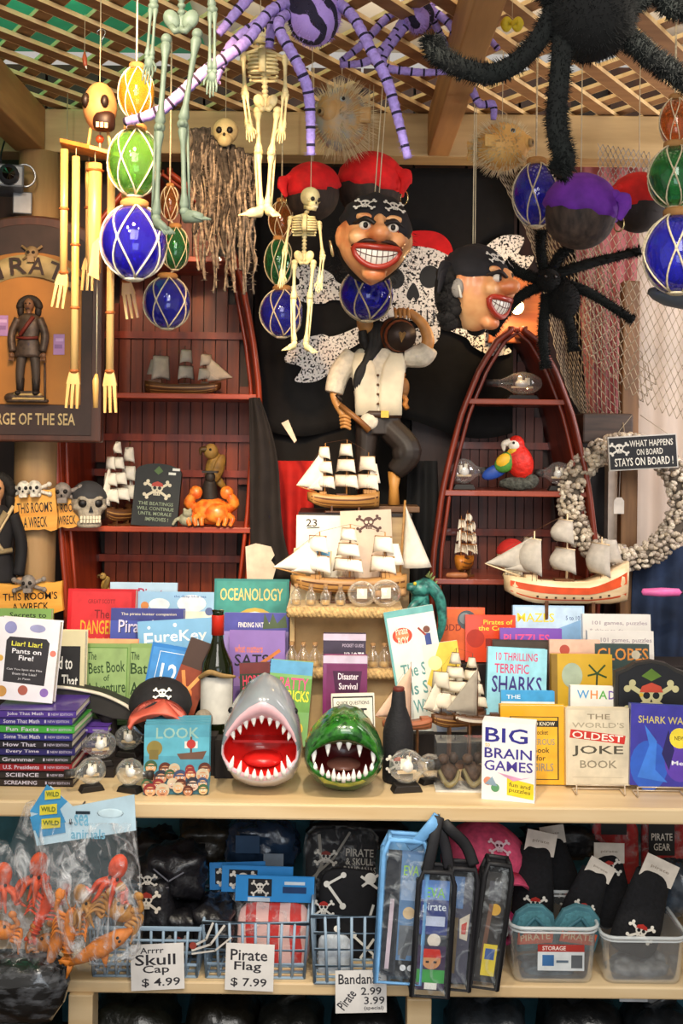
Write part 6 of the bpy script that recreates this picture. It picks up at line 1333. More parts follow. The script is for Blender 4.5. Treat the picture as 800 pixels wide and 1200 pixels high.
skeleton('small yellowish skeleton with a bowed head hanging before the black flag', dict(head=(364, 233), neck=(357, 252), chest=(355, 266), pelvis=(356, 303), ribw=14, shL=(340, 256), shR=(374, 262), elL=(334, 294), haL=(331, 322), elR=(378, 300), haR=(375, 328), hipL=(345, 308), knL=(344, 348), anL=(345, 402), toL=(337, 409), hipR=(367, 308), knR=(363, 348), anR=(358, 403), toR=(367, 412), hl=16), 2.58, '#ddd19c', 2.0, 13.5, (.7, .25))

# -- fuzzy spiders
def spider(label, Y, body, head, legs, mats, r, name='toy_spider', hairs=260, hl=.006, dl=None):
    o = P(body[0], body[1], Y); root = thing(name, label, 'toy spider', o)
    bm_, lm_, sm_ = mats
    q = MB(); bw, bh = S(body[2], Y), S(body[3], Y); q.ball((0, 0, 0), (bw, bw*1.1, bh), bm_, 22, 14)
    h = []
    for _ in range(hairs*3):
        d = V((rnd.gauss(0, 1), rnd.gauss(0, 1), rnd.gauss(0, 1))).normalized(); p = V((d.x*bw, d.y*bw*1.1, d.z*bh)); h.append((p*.97, p+d*hl*rnd.uniform(.5, 1.2)+V((rnd.gauss(0, .3), 0, rnd.gauss(0, .3)))*hl))
    q.spikes(h, bm_, .0009); q.build('abdomen', root)
    hp = P(head[0], head[1], Y)-o+V((0, -bw*.4, 0)); hr = S(head[2], Y); q = MB(); q.ball(hp, hr, sm_ or bm_, 16, 10); q.spikes([(hp+d*hr*.95, hp+d*(hr+hl)) for d in [V((rnd.gauss(0, 1), rnd.gauss(0, 1), rnd.gauss(0, 1))).normalized() for _ in range(hairs)]], sm_ or bm_, .0009); q.build('head', root)
    e = MB()
    for s in (-1, 1): e.ball(hp+V((s*hr*.4, -hr*.85, hr*.2)), hr*.16, mat('#20100c', .1, coat=1), 8, 6)
    e.build('eyes', root)
    r = S(r, Y)
    for k, L in enumerate(legs):
        pts = [P(p[0], p[1], Y+(p[2] if len(p) > 2 else 0))-o for p in L]; q = MB()
        qq, rr = smooth(pts, 8, [r*1.05]*(len(pts)-1)+[r*.75])
        if lm_ is None:
            bands = [0]; acc = 0
            for a, b in zip(qq[:-1], qq[1:]): acc += (b-a).length; bands.append(acc)
            per = r*3.1
            q2, r2 = [], []
            N = max(8, int(acc/per*6))
            import bisect
            for i in range(N+1):
                t = acc*i/N; ix = min(max(bisect.bisect(bands, t)-1, 0), len(qq)-2); f = (t-bands[ix])/max(1e-9, bands[ix+1]-bands[ix]); q2.append(qq[ix].lerp(qq[ix+1], f)); r2.append((rr[ix]*(1-f)+rr[ix+1]*f)*(1+.08*math.sin(i*2.1)))
            q.tube(q2, r2, lambda i: (PURB if i % 6 == 0 else PUR), 9)
            q.fuzz(pts, [r]*len(pts), PUR, 90, r*.5, .0006)
        else:
            q.tube(qq, rr, lm_, 9); q.fuzz(pts, [r]*len(pts), lm_, int(hairs*2.2), hl*1.25, .0011)
        q.build('leg', root)
    cord(root, V((0, 0, bh*.9)), o, .001, m=mat('#6a655c', .8))
    return root
PUR = mat('#9a86d0', .85, var=.15, scale=120); PURB = mat('#1a1430', .85)
pbody = two('#1a1430', '#a48ad6', 'wave', 9, 6, .85, (.34, .42), direction='DIAGONAL')
spider('purple zebra-striped toy spider with long dangling legs, left of the two', 2.24, (368, 16, 32, 37), (333, -14, 20), [
    [(350, 0), (318, 12, -.05), (285, 52, -.08), (240, 84, -.1), (190, 128, -.1), (146, 143, -.08)], [(345, 5), (312, 22), (276, 48), (258, 78), (250, 100)],
    [(345, 12), (326, 30, -.06), (350, 78, -.08), (362, 115, -.06), (364, 182, -.04)], [(385, -4), (412, 18, -.04), (436, 62, -.06), (455, 100, -.06), (478, 186, -.05)],
    [(345, 0), (322, 18), (315, 56)], [(385, -10), (420, -15), (452, -8)], [(360, -20), (320, -30), (285, 5), (256, 40)], [(380, -20), (400, -40, .1), (440, -20, .15)]], (pbody, None, None), 6.2)
spider('smaller purple striped toy spider with legs spreading right', 2.48, (490, 14, 20, 24), (508, -8, 12), [
    [(478, 2), (452, 22), (424, 52), (399, 72)], [(480, 10), (456, 48), (430, 72), (398, 76)], [(484, 20), (448, 72), (482, 84), (524, 84)], [(500, 0), (524, 6), (556, 28), (584, 58)],
    [(500, 8), (528, 30), (536, 62)], [(502, 12), (530, 70, .1), (552, 104, .1), (562, 122, .1), (577, 122, .1), (578, 140, .1)], [(500, 0), (530, -5), (560, 18), (575, 44)], [(490, -5), (465, -22), (440, -4)]], (pbody, None, None), 4.6)
blackf = mat('#060707', .95, var=.3, scale=60); greenf = mat('#070c0a', .95, var=.5, scale=14)
spider('huge black furry toy spider at the top right corner', 1.72, (692, 22, 50, 48), (668, -26, 26), [
    [(650, 10), (622, 58), (580, 86), (535, 78), (510, 60), (506, 44)], [(660, 30), (655, 95, -.03), (652, 150, -.04), (662, 188, -.04), (652, 204, -.04)], [(730, 40), (768, 72), (812, 100)],
    [(735, 10), (770, -12), (785, 8), (815, 14)], [(650, 0), (610, -30), (580, -20)], [(730, -10), (780, -40), (820, -30)], [(665, -20), (640, -60, .1), (600, -70, .1)], [(710, -20), (740, -60, .1), (790, -70, .1)]], (blackf, greenf, None), 11, hairs=900, hl=.008)
spider('black furry toy spider hanging before the net above the parrot shelf', 2.86, (660, 352, 19, 22), (641, 330, 14), [
    [(640, 325), (634, 300), (634, 270)], [(646, 322), (654, 302), (668, 290)], [(650, 322), (690, 309), (750, 294)], [(652, 330), (690, 343), (742, 376)],
    [(632, 328), (606, 318), (592, 306)], [(632, 335), (604, 352), (575, 392)], [(640, 345), (636, 392), (640, 432)], [(655, 345), (668, 385), (672, 412)]], (blackf, greenf, None), 5.8, hairs=420, hl=.007)

# -- pufferfish
def puffer(label, px, py, Y, rx, ry, col, belly, yaw, dense=420, ln=.03):
    o = P(px, py, Y); root = thing('pufferfish', label, 'pufferfish', o, (0, 0, yaw)); a, b = S(rx, Y), S(ry, Y); m = two(belly, col, 'noise', 20, 3, .6, (.4, .6))
    q = MB(); q.ball((0, 0, 0), (a*.8, a*.72, b*.8), m, 22, 14); q.ball((-a*.62, -a*.1, b*.05), (a*.3, a*.3, b*.3), m, 12, 8); q.build('body', root)
    h = []
    for _ in range(dense):
        d = V((rnd.gauss(0, 1), rnd.gauss(0, 1), rnd.gauss(0, 1))).normalized()
        if d.x < -.86: continue
        p = V((d.x*a*.8, d.y*a*.72, d.z*b*.8)); h.append((p*.96, p+d*ln*rnd.uniform(.6, 1.1)+V((.25*ln, 0, 0))))
    o2 = MB().spikes(h, mat('#d9c9a2', .5), .0012).build('spines', root); o2['kind'] = 'stuff'
    for s in (-1, 1): q = MB(); q.ball((-a*.5, s*a*.42, b*.32), a*.09, mat('#b5c2c4', .15), 10, 8); q.ball((-a*.535, s*a*.48, b*.33), a*.055, '#14100d', 8, 6); q.build('eye', root)
    q = MB(); q.lathe([(a*.11, -a*.95), (a*.13, -a*.86)], '#a08458', 12, axis='X'); q.lathe([(.0001, -a*.94), (a*.06, -a*.955)], '#3a2a1c', 10, axis='X'); q.build('mouth', root)
    q = MB(); q.grid(lambda u, v: V((a*.75+u*a*.35, .004*math.sin(v*9), (v-.5)*b*(.3+.4*u))), 5, 6, belly); q.build('tail_fin', root, thick=.003)
    for s in (-1, 1): q = MB(); q.grid(lambda u, v: V((-a*.1+u*a*.25, s*(a*.66+u*a*.25), (v-.5)*b*.4)), 4, 4, belly); q.build('side_fin', root, thick=.003)
    cord(root, V((0, 0, b*.75)), o, .0009)
puffer('grey spiny pufferfish hanging above the red bandana heads', 400, 140, 2.77, 42, 46, '#a3a39c', '#c9a068', .9, 900, .036)
puffer('tan spiny pufferfish hanging from the beam right of centre', 588, 172, 2.7, 40, 35, '#cf9a4e', '#e0b46a', 2.6, 1100, .020)

# -- pirate masks
def mask(label, px, py, Y, r, yaw, tilt=0., moust=True, side=1, hk=.5, bz=.30):
    o = P(px, py, Y); root = thing('pirate_mask', label, 'mask', o, (0, tilt, yaw)); r = S(r, Y)
    sk = two('#cc6a36', '#f0b67c', 'noise', 12, 3, .45, (.3, .62), coat=.25); fx, fy = .82, .80
    def jaw(d): return (1-.16*max(0, -d.z)**2*abs(d.x)*2)
    def sf(x, z, k=1.): return V((x*r, -fy*r*math.sqrt(max(.02, 1-(x/fx)**2-(z/1.02)**2))*k, z*r))
    q = MB(); q.ball((0, 0, 0), (fx*r, fy*r, r*1.02), sk, 26, 18, fn=jaw)
    q.ball(sf(0, .02)+V((0, -.1*r, 0)), (.24*r, .30*r, .21*r), sk, 14, 10); q.ball(sf(0, .25), (.13*r, .2*r, .25*r), sk, 12, 8)
    for s in (-1, 1): q.ball(sf(s*.42, -.06)+V((0, .05*r, 0)), (.25*r, .2*r, .2*r), sk, 12, 8); q.ball(sf(s*.18, -.0)+V((0, -.05*r, 0)), (.12*r, .16*r, .11*r), sk, 10, 8); q.ball(sf(s*.3, .40)+V((0, .0, 0)), (.26*r, .14*r, .10*r), sk, 12, 8); q.ball((s*fx*r*.98, 0, .05*r), (.1*r, .16*r, .26*r), sk, 10, 8)
    q.ball(sf(0, -.82)+V((0, .06*r, 0)), (.3*r, .22*r, .18*r), sk, 12, 8)
    q.build('face', root, remesh=r*.05, smooth_=4)
    def mouth(u, k=1.): x = (u-.5)*1.04; t = 1-(2*u-1)**2; mid = -.47+.15*(2*u-1)**2; return x, mid+.19*t**.5, mid-.22*t**.5
    q = MB(); wt_ = mat('#efe9de', .25, var=.04)
    def tf(u, v): x, a, b = mouth(.03+.94*u); p = sf(x, a+(b-a)*v); return p+V((0, -.06*r-.04*r*math.sin(v*PI), 0))
    q.grid(tf, 24, 8, wt_); q.build('teeth', root, thick=.012*r)
    q = MB(); lm_ = '#5a2a22'
    for k in range(1, 8): q.tube([tf(k/8, v/6)+V((0, -.008*r, 0)) for v in range(7)], .010*r, lm_, 4)
    q.tube([tf(k/20, .5)+V((0, -.008*r, 0)) for k in range(21)], .012*r, lm_, 4); q.build('tooth_gaps', root)
    q = MB(); up = [mouth(k/20) for k in range(21)]
    loop = [sf(x, a)+V((0, -.08*r, 0)) for x, a, b in up]+[sf(x, b)+V((0, -.08*r, 0)) for x, a, b in up[::-1]][1:-1]
    q.tube(loop, .075*r, mat('#a8301e', .35, coat=.3), 8, closed=True); q.build('lips', root)
    for s in (-1, 1):
        q = MB(); c = sf(s*.31, .19); q.ball(c+V((0, -.02*r, 0)), (.14*r, .1*r, .10*r), '#e6ddd0', 14, 10); q.ball(c+V((0, -.09*r, 0)), (.065*r, .05*r, .07*r), '#16110e', 10, 8)
        q.build('eye', root)
        q = MB(); q.curve([sf(s*.10, .22)+V((0, -.12*r, 0)), sf(s*.32, .34)+V((0, -.12*r, 0)), sf(s*.56, .26)+V((0, -.06*r, 0))], [.05*r, .06*r, .02*r], '#1d130e', 7); q.build('eyebrow', root)
        if moust: q = MB(); q.curve([sf(s*.05, -.16)+V((0, -.14*r, 0)), sf(s*.3, -.16)+V((0, -.12*r, 0)), sf(s*.58, -.26)+V((0, -.10*r, 0))], [.03*r, .05*r, .015*r], '#3a2016', 7); q.build('moustache', root)
        q = MB(); hm = mat('#141010', .85, var=.4, scale=80)
        for k in (range(9) if hk > .05 else ()): z = .35-.15*k; q.ball((s*(.80+.05*math.sin(k*2))*r*(1-.25*max(0, -z-.3)), (.30+.08*math.cos(k*1.7))*r, z*r), (.15*r*(.5+hk), .26*r, .2*r), hm, 10, 8)
        q.fuzz([V((s*.82*r, .25*r, .3*r)), V((s*.84*r, .3*r, -.3*r)), V((s*.70*r, .35*r, -.9*r))], .17*r, hm, 900 if hk > .05 else 160, .17*r, .0008); q.build('hair', root)
        q = MB()
        if s == -side: q.tube([V((s*.98*r+.17*r*math.cos(a)*s*.3, -.16*r+.17*r*math.sin(a)*.7, -.28*r+.17*r*math.cos(a)*1.0)) for a in [2*PI*k/18 for k in range(18)]], .022*r, mat('#d9c79a', .25, .7), 6, closed=True); q.build('earring', root)
    if hk > .05:
        for s in (-1, 1): q = MB(); q.ball((s*.86*r, .02*r, -.05*r), (.08*r, .17*r, .24*r), mat('#8d8680', .6, var=.2), 12, 8); q.tube([V((s*.94*r, -.06*r, .0)), V((s*.95*r, -.14*r, -.3*r))], [.025*r, .035*r], mat('#d8d0c4', .5), 6); q.build('ear', root)
    q = MB(); hm = mat('#141010', .85, var=.4, scale=80); q.ball((0, .42*r, -.02*r), (.80*r, .60*r, .90*r), hm, 18, 12); q.build('back_hair', root)
    q = MB(); bm_ = mat('#1e1b20', .8, var=.2, scale=40)
    q.ball((0, .06*r, .12*r), (fx*r*1.08, fy*r*1.14, r*1.0), bm_, 28, 18, fn=lambda d: (1+.02*math.sin(d.x*14+d.z*9)) if d.z > bz+.10*d.y+.10*d.x*side*-1 else .84)
    for s in ((0, 1) if hk > .05 else ()): q.curve([V((side*.8*r, .25*r, .5*r)), V((side*1.05*r, .3*r, .45*r-s*.2*r)), V((side*1.18*r, .35*r, .1*r-s*.3*r))], [.1*r, .15*r, .05*r], bm_, 8, flat=(1, .35))
    q.build('bandana', root)
    for (px_, pz) in ((-.34, .66), (.32, .66)):
        X = M.Translation(V((px_*r, -fy*r*1.14*math.sqrt(max(0, 1-(px_/.9)**2-((pz-.12))**2))-.01*r, pz*r))) @ M.Rotation(px_*.9, 4, 'Z') @ M.Rotation(-.62, 4, 'X'); q = MB(X); deco(q, r*.56, r*.56, -.02*r, skull(.5, .45, .24, 1, '#d6d2ca', '#1e1b20'), 0, -.22*r); q.build('bandana_print', root)
    q = MB()
    for e in (-.05, .05): q.tube([V((e*r, .06*r, 1.06*r)), V((e*r, .06*r, LZ+.01-o.z))], .0014, cordm, 5)
    q.build('cord', root)
    q = MB(); q.tube([sf(.22, .36)+V((0, -.10*r, 0)), sf(.46, .10)+V((0, -.08*r, 0))], .014*r, '#a01a14', 5); q.build('scar', root)
mask('grinning pirate mask with black skull bandana facing the camera', 438, 283, 2.66, 51, .10, .06, True, 1, .0, .13)
mask('pirate mask in a black skull bandana turned to the right', 557, 340, 2.62, 48, .95, .0, False, -1, .7, .26)
# -- heads in bandanas seen from behind
def band_head(label, px, py, Y, r, col, side, hairc='#3a2a22', hang=2, sw=1.0, thr=-.16):
    o = P(px, py, Y); root = thing('bandana_head', label, 'hanging head', o); r = S(r, Y); hm = two('#1c1310', hairc, 'noise', 60, 5, .75, (.35, .7), (1, 1, .25), .5)
    q = MB(); q.ball((0, 0, -.12*r), (.96*r*sw, .92*r, .96*r), hm, 24, 16); q.fuzz([V((0, 0, .2*r)), V((0, 0, -.5*r))], .8*r, hm, 500, .16*r, .0009); q.build('hair', root)
    q = MB(); q.ball((0, .72*r, -.15*r), (.62*r, .30*r, .72*r), mat('#c98a5a', .5, var=.1), 16, 12); q.ball((0, 1.03*r, -.15*r), (.12*r, .14*r, .16*r), mat('#c98a5a', .5, var=.1), 10, 8); q.build('face', root)
    q = MB()
    for s in (-1, 1): q.ball((s*.22*r, .98*r, .08*r), .08*r, '#14100d', 8, 6)
    q.box((0, .98*r, -.5*r), (.4*r, .06*r, .08*r), '#7a2018'); q.build('face_features', root)
    bm_ = mat(col, .8, var=.18, scale=30)
    q = MB(); q.ball((0, .02*r, .02*r), (1.04*r*sw, 1.02*r, .98*r), bm_, 30, 20, fn=lambda d: (1+.03*math.sin(d.x*13+d.y*5+d.z*17)*(1-d.z)) if d.z > thr-.20*d.x*side*-1*-1+.12*d.y else .80); q.build('bandana', root)
    q = MB(); kx = side*.80*r*sw; q.ball((kx, -.5*r, .30*r), (.17*r, .15*r, .15*r), bm_, 12, 8)
    for e in (0, 1): q.curve([V((kx, -.55*r, .28*r)), V((kx+side*.22*r, -.66*r, .16*r-.12*e*r)), V((kx+side*(.34-.25*e)*r, -.66*r, -.12*r-.28*e*r))], [.08*r, .19*r, .06*r], bm_, 8, flat=(1, .3))
    q.build('knot', root)
    q = MB(); ex = V((side*1.0*r*sw, -.2*r, -.22*r)); q.tube([ex+V((.15*r*math.sin(a)*.7, -.13*r*math.sin(a), -.2*r+.2*r*math.cos(a))) for a in [2*PI*k/18 for k in range(18)]], .022*r, mat('#d8c48a', .25, .8), 6, closed=True); q.build('earring', root)
    q = MB()
    for e in ((-.06, .06) if hang == 2 else (0,)): q.tube([V((e*r, 0, .98*r)), V((e*r, 0, LZ+.01-o.z))], .0013, cordm, 5)
    q.build('cord', root)
band_head('head in a red bandana behind the small skeleton, left of the pair', 366, 223, 2.84, 33, '#d2161c', -1, hang=1)
band_head('head in a red bandana with a gold earring right above the grinning mask', 434, 217, 2.92, 39, '#d8181c', 1)
band_head('head in a purple bandana seen from behind, right of the blue float', 680, 246, 2.46, 43, '#6a2aa0', 1, '#4a3a32', 1)
band_head('head in a red bandana right of the purple bandana one', 748, 236, 2.62, 34, '#c91c1a', -1, '#2a211e', 1)

# -- bamboo wind chime
Yv = 2.30; oc = P(108, 178, Yv); u = S(1, Yv)
wc_ = thing('wind_chime', 'bamboo wind chime with forked tubes under a carved coconut skull', 'wind chime', oc)
def C(px, py, d=0.): p = P(px, py, Yv)-oc; return V((p.x, d, p.z))
bam = wood('#cf9a4e', '#e6bc7a', 'Z', 7, .4, coat=.2); node = mat('#a85a26', .45)
q = MB(); coco = mat('#b5814f', .55, var=.18, scale=40)
q.ball(C(117, 127), (20*u, 20*u, 30*u), coco, 20, 14, fn=lambda d: 1-.10*max(0, -d.z)); sko = q.build('coconut_skull', wc_)
q = MB(); q.ball(C(104, 122, -13*u), (5.5*u, 8*u, 9*u), '#1c0f08', 12, 8); q.ball(C(126, 124, -16*u), (5*u, 6*u, 8*u), '#1c0f08', 12, 8); q.ball(C(124, 145, -9*u), (13*u, 12*u, 12*u), '#2a130b', 14, 10, fn=lambda d: (abs(d.x)**4+abs(d.y)**2+abs(d.z)**4)**-.25*.98); q.build('eye_and_mouth_hole', sko)
q = MB()
for k in range(3): q.box(C(119+k*5, 152+k*.5, -21*u), (3.5*u, 2*u, 6*u), mat('#d8b890', .5))
q.build('teeth', sko)
q = MB(); q.ball(C(117, 163), 5*u, mat('#a8401f', .35), 12, 8); q.tube([C(117, 152), C(117, 180)], 1.2*u, cordm, 6); q.build('bead', wc_)
for x in (102, 130): q = MB(); q.tube([C(x*.7+35, 150), C(x, 178)], 1.8*u, bam, 7); q.build('strut', wc_)
q = MB(); q.loft([[C(70, 170, 14*u)+V((0, 0, z)), C(74, 168, -16*u)+V((0, 0, z)), C(110, 178, -24*u)+V((0, 0, z)), C(146, 186, -16*u)+V((0, 0, z)), C(146, 184, 18*u)+V((0, 0, z)), C(108, 176, 26*u)+V((0, 0, z))] for z in (-3*u, 2*u)], mat('#c07a30', .45, var=.15), sm=False); q.build('top_plate', wc_, bevel=.001)
def tube_chime(x0, y0, x1, y1, r, d, rings, fork=None, slot=False):
    q = MB(); a, b = C(x0, y0, d), C(x1, y1, d); q.tube([a, a.lerp(b, .5), b], [r*u, r*u*.96, r*u], bam, 14)
    if slot: q.prism([((b.x-r*u*.6), b.z-.5*r*u), ((b.x+r*u*.9), b.z-1.2*r*u), ((b.x+r*u*.9), b.z+5*r*u), ((b.x-r*u*.1), b.z+4*r*u)], b.y-r*u*1.02, b.y-r*u*.3, bam)
    t = q.build('bamboo_tube', wc_)
    for ry in rings: q = MB(); f = (ry-y0)/(y1-y0); p = a.lerp(b, f); q.lathe([(r*u*.9, -2.2*u), (r*u*1.35, 0), (r*u*.9, 2.2*u)], node, 14, at=p); q.build('node_ring', t)
    if fork:
        (fx, fy) = fork; e = C(fx, fy, d); q = MB(); dv = (e-b); n = V((dv.z, 0, -dv.x)).normalized()
        q.loft([[b+n*w+V((0, y, 0))+dv*f for w, y in ((-wd, -r*u*.5), (wd, -r*u*.5), (wd, r*u*.5), (-wd, r*u*.5))] for f, wd in ((-.08, r*u*.8), (.1, r*u*1.3), (.35, r*u*1.75))], bam, sm=False)
        for k in (-1, 0, 1): q.loft([[b+dv*f+n*(k*r*u*(1.15+.35*(f-.35))+w)+V((0, y, 0)) for w, y in ((-r*u*.42*(1.2-f*.5), -r*u*.45), (r*u*.42*(1.2-f*.5), -r*u*.45), (r*u*.42*(1.2-f*.5), r*u*.45), (-r*u*.42*(1.2-f*.5), r*u*.45))] for f in (.33, 1)], bam, sm=False)
        q.build('forked_end', t)
    q = MB(); q.tube([a, V((a.x, a.y, C(100, 178).z))], .0008, cordm, 4); q.build('string', t)
tube_chime(78, 178, 77, 322, 4.6, -10*u, (247, 321), (70, 362))
tube_chime(93, 188, 91, 436, 4.6, -16*u, (290, 363, 436), (88, 479))
tube_chime(115, 196, 114, 322, 8, -16*u, (204,), None, True)
tube_chime(133, 206, 131, 436, 4.6, -12*u, (300, 368, 436), (132, 484))
tube_chime(144, 196, 146, 328, 4.6, 12*u, (328,), (153, 372))
tube_chime(100, 186, 100, 300, 4.4, 18*u, (240,), (98, 338))
q = MB(); q.tube([C(114, 326, 0), C(113, 438, 0)], .0008, cordm, 4); q.tube([C(113, 438), C(112, 446), C(112, 478)], [1.5*u, 4*u, 3*u], bam, 8); q.build('clapper_tail', wc_)
cord(wc_, C(117, 98), oc, .0012)

# -- tattered ghoul rags
Yr = 2.86; org = P(262, 160, Yr); gh = thing('rag_ghoul', 'tattered grey gauze ghoul with a small pale skull hanging before the left bookcase', 'hanging decoration', org); u = S(1, Yr)
ragm = mat('#a3937f', .95, var=.45, scale=90, bump=.6); ragm2 = mat('#83776a', .95, var=.45, scale=90, bump=.6)
def rag(x0, x1, top, bot, d, m, seed):
    r = random.Random(seed)
    def f(uu, v):
        px = (x0+x1)/2+(x1-x0)*(uu-.5)*(1-.62*v)+3*math.sin(v*9+seed)+(v-.5)*((x0+x1)/2-260)*.12; py = top+(bot-top)*v-8*abs(uu-.5)*v
        w = math.sin(uu*PI*3+seed+v*4)*2.2
        p = P(px, py, Yr)-org; return V((p.x, d*u+w*u+3*u*noise.noise(V((px*.2, py*.08, seed))), p.z))
    bot = top+(bot-top)*.72; q = MB(); q.grid(f, 6, 26, ragd); return q.build('rag_strip', gh, thick=.003)
ragd = mat('#4d463f', .95, var=.45, scale=90, bump=.6)
ragdat = [(222, 234, 152, 252), (230, 243, 150, 300), (240, 252, 158, 330), (250, 262, 168, 318), (258, 270, 172, 346), (268, 279, 170, 322), (276, 287, 172, 345), (284, 296, 178, 332), (226, 240, 160, 322), (246, 257, 170, 300), (264, 275, 172, 296), (288, 298, 182, 290)]
for k, (a, b, t, bt) in enumerate(ragdat): rag(a, b, t, bt, (k % 4)*4-6, ragm if k % 3 else ragm2, k)
for k in range(30):
    r = random.Random(100+k); x = 224+74*k/29; b_ = r.uniform(285, 348) if k > 5 else r.uniform(240, 320); q = MB(); pts = [P(x+r.uniform(-2.5, 2.5)*(1 if i else .3)+(i-4)*.4, 152+(x-224)*.45*(1-i/9)+(b_-152)*i/9, Yr)-org+V((0, r.uniform(-10, 4)*u, 0)) for i in range(10)]
    q.curve(pts, [u*r.uniform(.7, 2.2) for _ in pts], ragm if k % 2 else ragm2, 6, 4); q.fuzz(pts, [u*1.6]*10, ragm, 60, 4*u, .0008); q.build('frayed_strand', gh)
q = MB()
def shawl(uu, v): px = 220+80*uu; py = 150+22*math.sin(uu*PI*.9)+v*75+6*math.sin(uu*19); p = P(px, py, Yr)-org; return V((p.x, -6*u+4*u*math.sin(uu*22), p.z))
q = MB()
q = MB(); sm3 = mat('#d8c48e', .5, var=.15); q.ball((3*u, -8*u, 4*u), (15*u, 14*u, 15*u), sm3, 16, 10); q.ball((3*u, -16*u, -8*u), (9*u, 8*u, 8*u), sm3, 12, 8); hd_ = q.build('skull', gh)
q = MB()
for s in (-1, 1): q.ball(((3+s*6)*u, -20*u, 2*u), (4*u, 3*u, 4*u), '#1c140d', 8, 6)
q.ball((3*u, -23*u, -4*u), (1.6*u, 1.4*u, 2.4*u), '#1c140d', 8, 6); q.build('sockets', hd_)
cord(gh, (3*u, -8*u, 18*u), org, .0009)

# -- camera at the left, lure, bow, grey fish
oc2 = P(10, 212, 3.05); u = S(1, 3.05); cmr = thing('security_camera', 'grey security camera on a bracket by the left post', 'camera', oc2, (0, 0, .3)); gm = mat('#6d7076', .4, .2)
q = MB(); q.box((0, 0, 0), (34*u, 60*u, 26*u), gm); q.build('housing', cmr, bevel=.006)
q = MB(); q.lathe([(11*u, -38*u), (12*u, -29*u)], mat('#22242a', .3), 18, axis='Y'); q.lathe([(.001, -37.9*u), (7*u, -38.2*u)], mat('#0a0b10', .05, coat=1), 16, axis='Y'); q.build('lens', cmr)
q = MB(); q.tube([(18*u+12*u*math.cos(a), -8*u, 6*u+13*u*math.sin(a)) for a in [2*PI*k/18 for k in range(18)]], 1.2*u, mat('#b9bcc2', .3, .6), 6, closed=True); q.build('clamp_ring', cmr)
q = MB(); q.box((16*u, 12*u, -24*u), (22*u, 22*u, 26*u), gm); q.tube([(16*u, 14*u, -20*u), (28*u, 40*u, -10*u)], 4*u, gm, 8); q.build('bracket', cmr, bevel=.003)
q = MB(); q.curve([(-6*u, 20*u, 12*u), (-9*u, 10*u, 30*u), (-4*u, 30*u, 60*u), (0, 36*u, 100*u)], .0025, '#15151a', 6); q.build('cable', cmr)
ol = P(99, 68, 2.5); u = S(1, 2.5); lu = thing('fishing_lure', 'tiny red and white fishing lure dangling from the lattice', 'fishing lure', ol)
q = MB(); q.tube([(0, 0, 8*u), (0, 0, 0), (u, 0, -8*u), (2*u, 0, -12*u)], [.8*u, 3*u, 2.4*u, .4*u], mat('#b8593a', .3), 8); q.tube([(u, 0, -8*u), (3*u, -u, -13*u)], [1.6*u, .5*u], WHITE, 8); q.build('lure_body', lu)
cord(lu, (0, 0, 8*u), ol, .0006)
oh = P(119, 42, 2.55); hk = MB(); u = S(1, 2.55); hk.curve([V((0, 0, -14*u)), V((0, 0, -6*u)), V((3*u, 0, 0)), V((4*u, 0, 5*u)), V((0, 0, 8*u)), V((-5*u, 0, 5*u)), V((-4*u, 0, 1*u))], .0016, mat('#c9ccd0', .25, .9), 6)
hk.tube([V((0, 0, -6*u)), V((0, 0, 14*u)), V((0, 0, LZ+.01-oh.z))], .0007, cordm, 4); ho = hk.build('wire_hook'); ho.location = oh; tag(ho, 'bent silver wire hook hanging from the lattice', 'hook')
ob_ = P(600, 28, 2.30); u = S(1, 2.30); yb = thing('paper_bow', 'small yellow bow-shaped ornament below the lattice', 'ornament', ob_)
for s in (-1, 1): q = MB(); q.curve([V((0, 0, 0)), V((s*6*u, -2*u, 4*u)), V((s*9*u, 0, 0)), V((s*6*u, 2*u, -5*u)), V((0, 0, 0))], [2*u, 4*u, 5*u, 4*u, 2*u], mat('#d9c22e', .6), 8); q.build('loop', yb)
q = MB(); q.ball((0, -2*u, 0), 3.4*u, mat('#c9ae22', .6), 10, 8); q.build('knot', yb); cord(yb, (0, 0, 3*u), ob_, .0006)
of_ = P(786, 349, 2.42); u = S(1, 2.42); gf = thing('rubber_fish', 'smooth grey rubber fish hanging under the right edge blue float', 'toy fish', of_, (0, .1, .2)); fm = mat('#596066', .45, var=.1)
q = MB(); q.tube([(-28*u, 0, 4*u), (-20*u, 0, 3*u), (-4*u, 0, 0), (20*u, 0, -2*u), (38*u, 0, 0), (44*u, 0, 2*u)], [5*u, 10*u, 13*u, 12*u, 7*u, 2*u], fm, 14, flat=(.8, 1)); q.build('body', gf)
q = MB(); q.tube([(40*u, 0, 2*u), (52*u, 0, 12*u)], [4*u, 6*u], fm, 8, flat=(.4, 1)); q.tube([(40*u, 0, 2*u), (52*u, 0, -8*u)], [4*u, 6*u], fm, 8, flat=(.4, 1)); q.build('tail_fin', gf)
q = MB(); q.tube([(2*u, 0, 10*u), (8*u, 0, 22*u)], [8*u, 2*u], fm, 8, flat=(.3, 1)); q.build('back_fin', gf)
q = MB(); q.ball((-21*u, -8*u, 5*u), 1.8*u, '#0c0c0e', 8, 6); q.build('eye', gf); cord(gf, (0, 0, 10*u), of_, .0008)
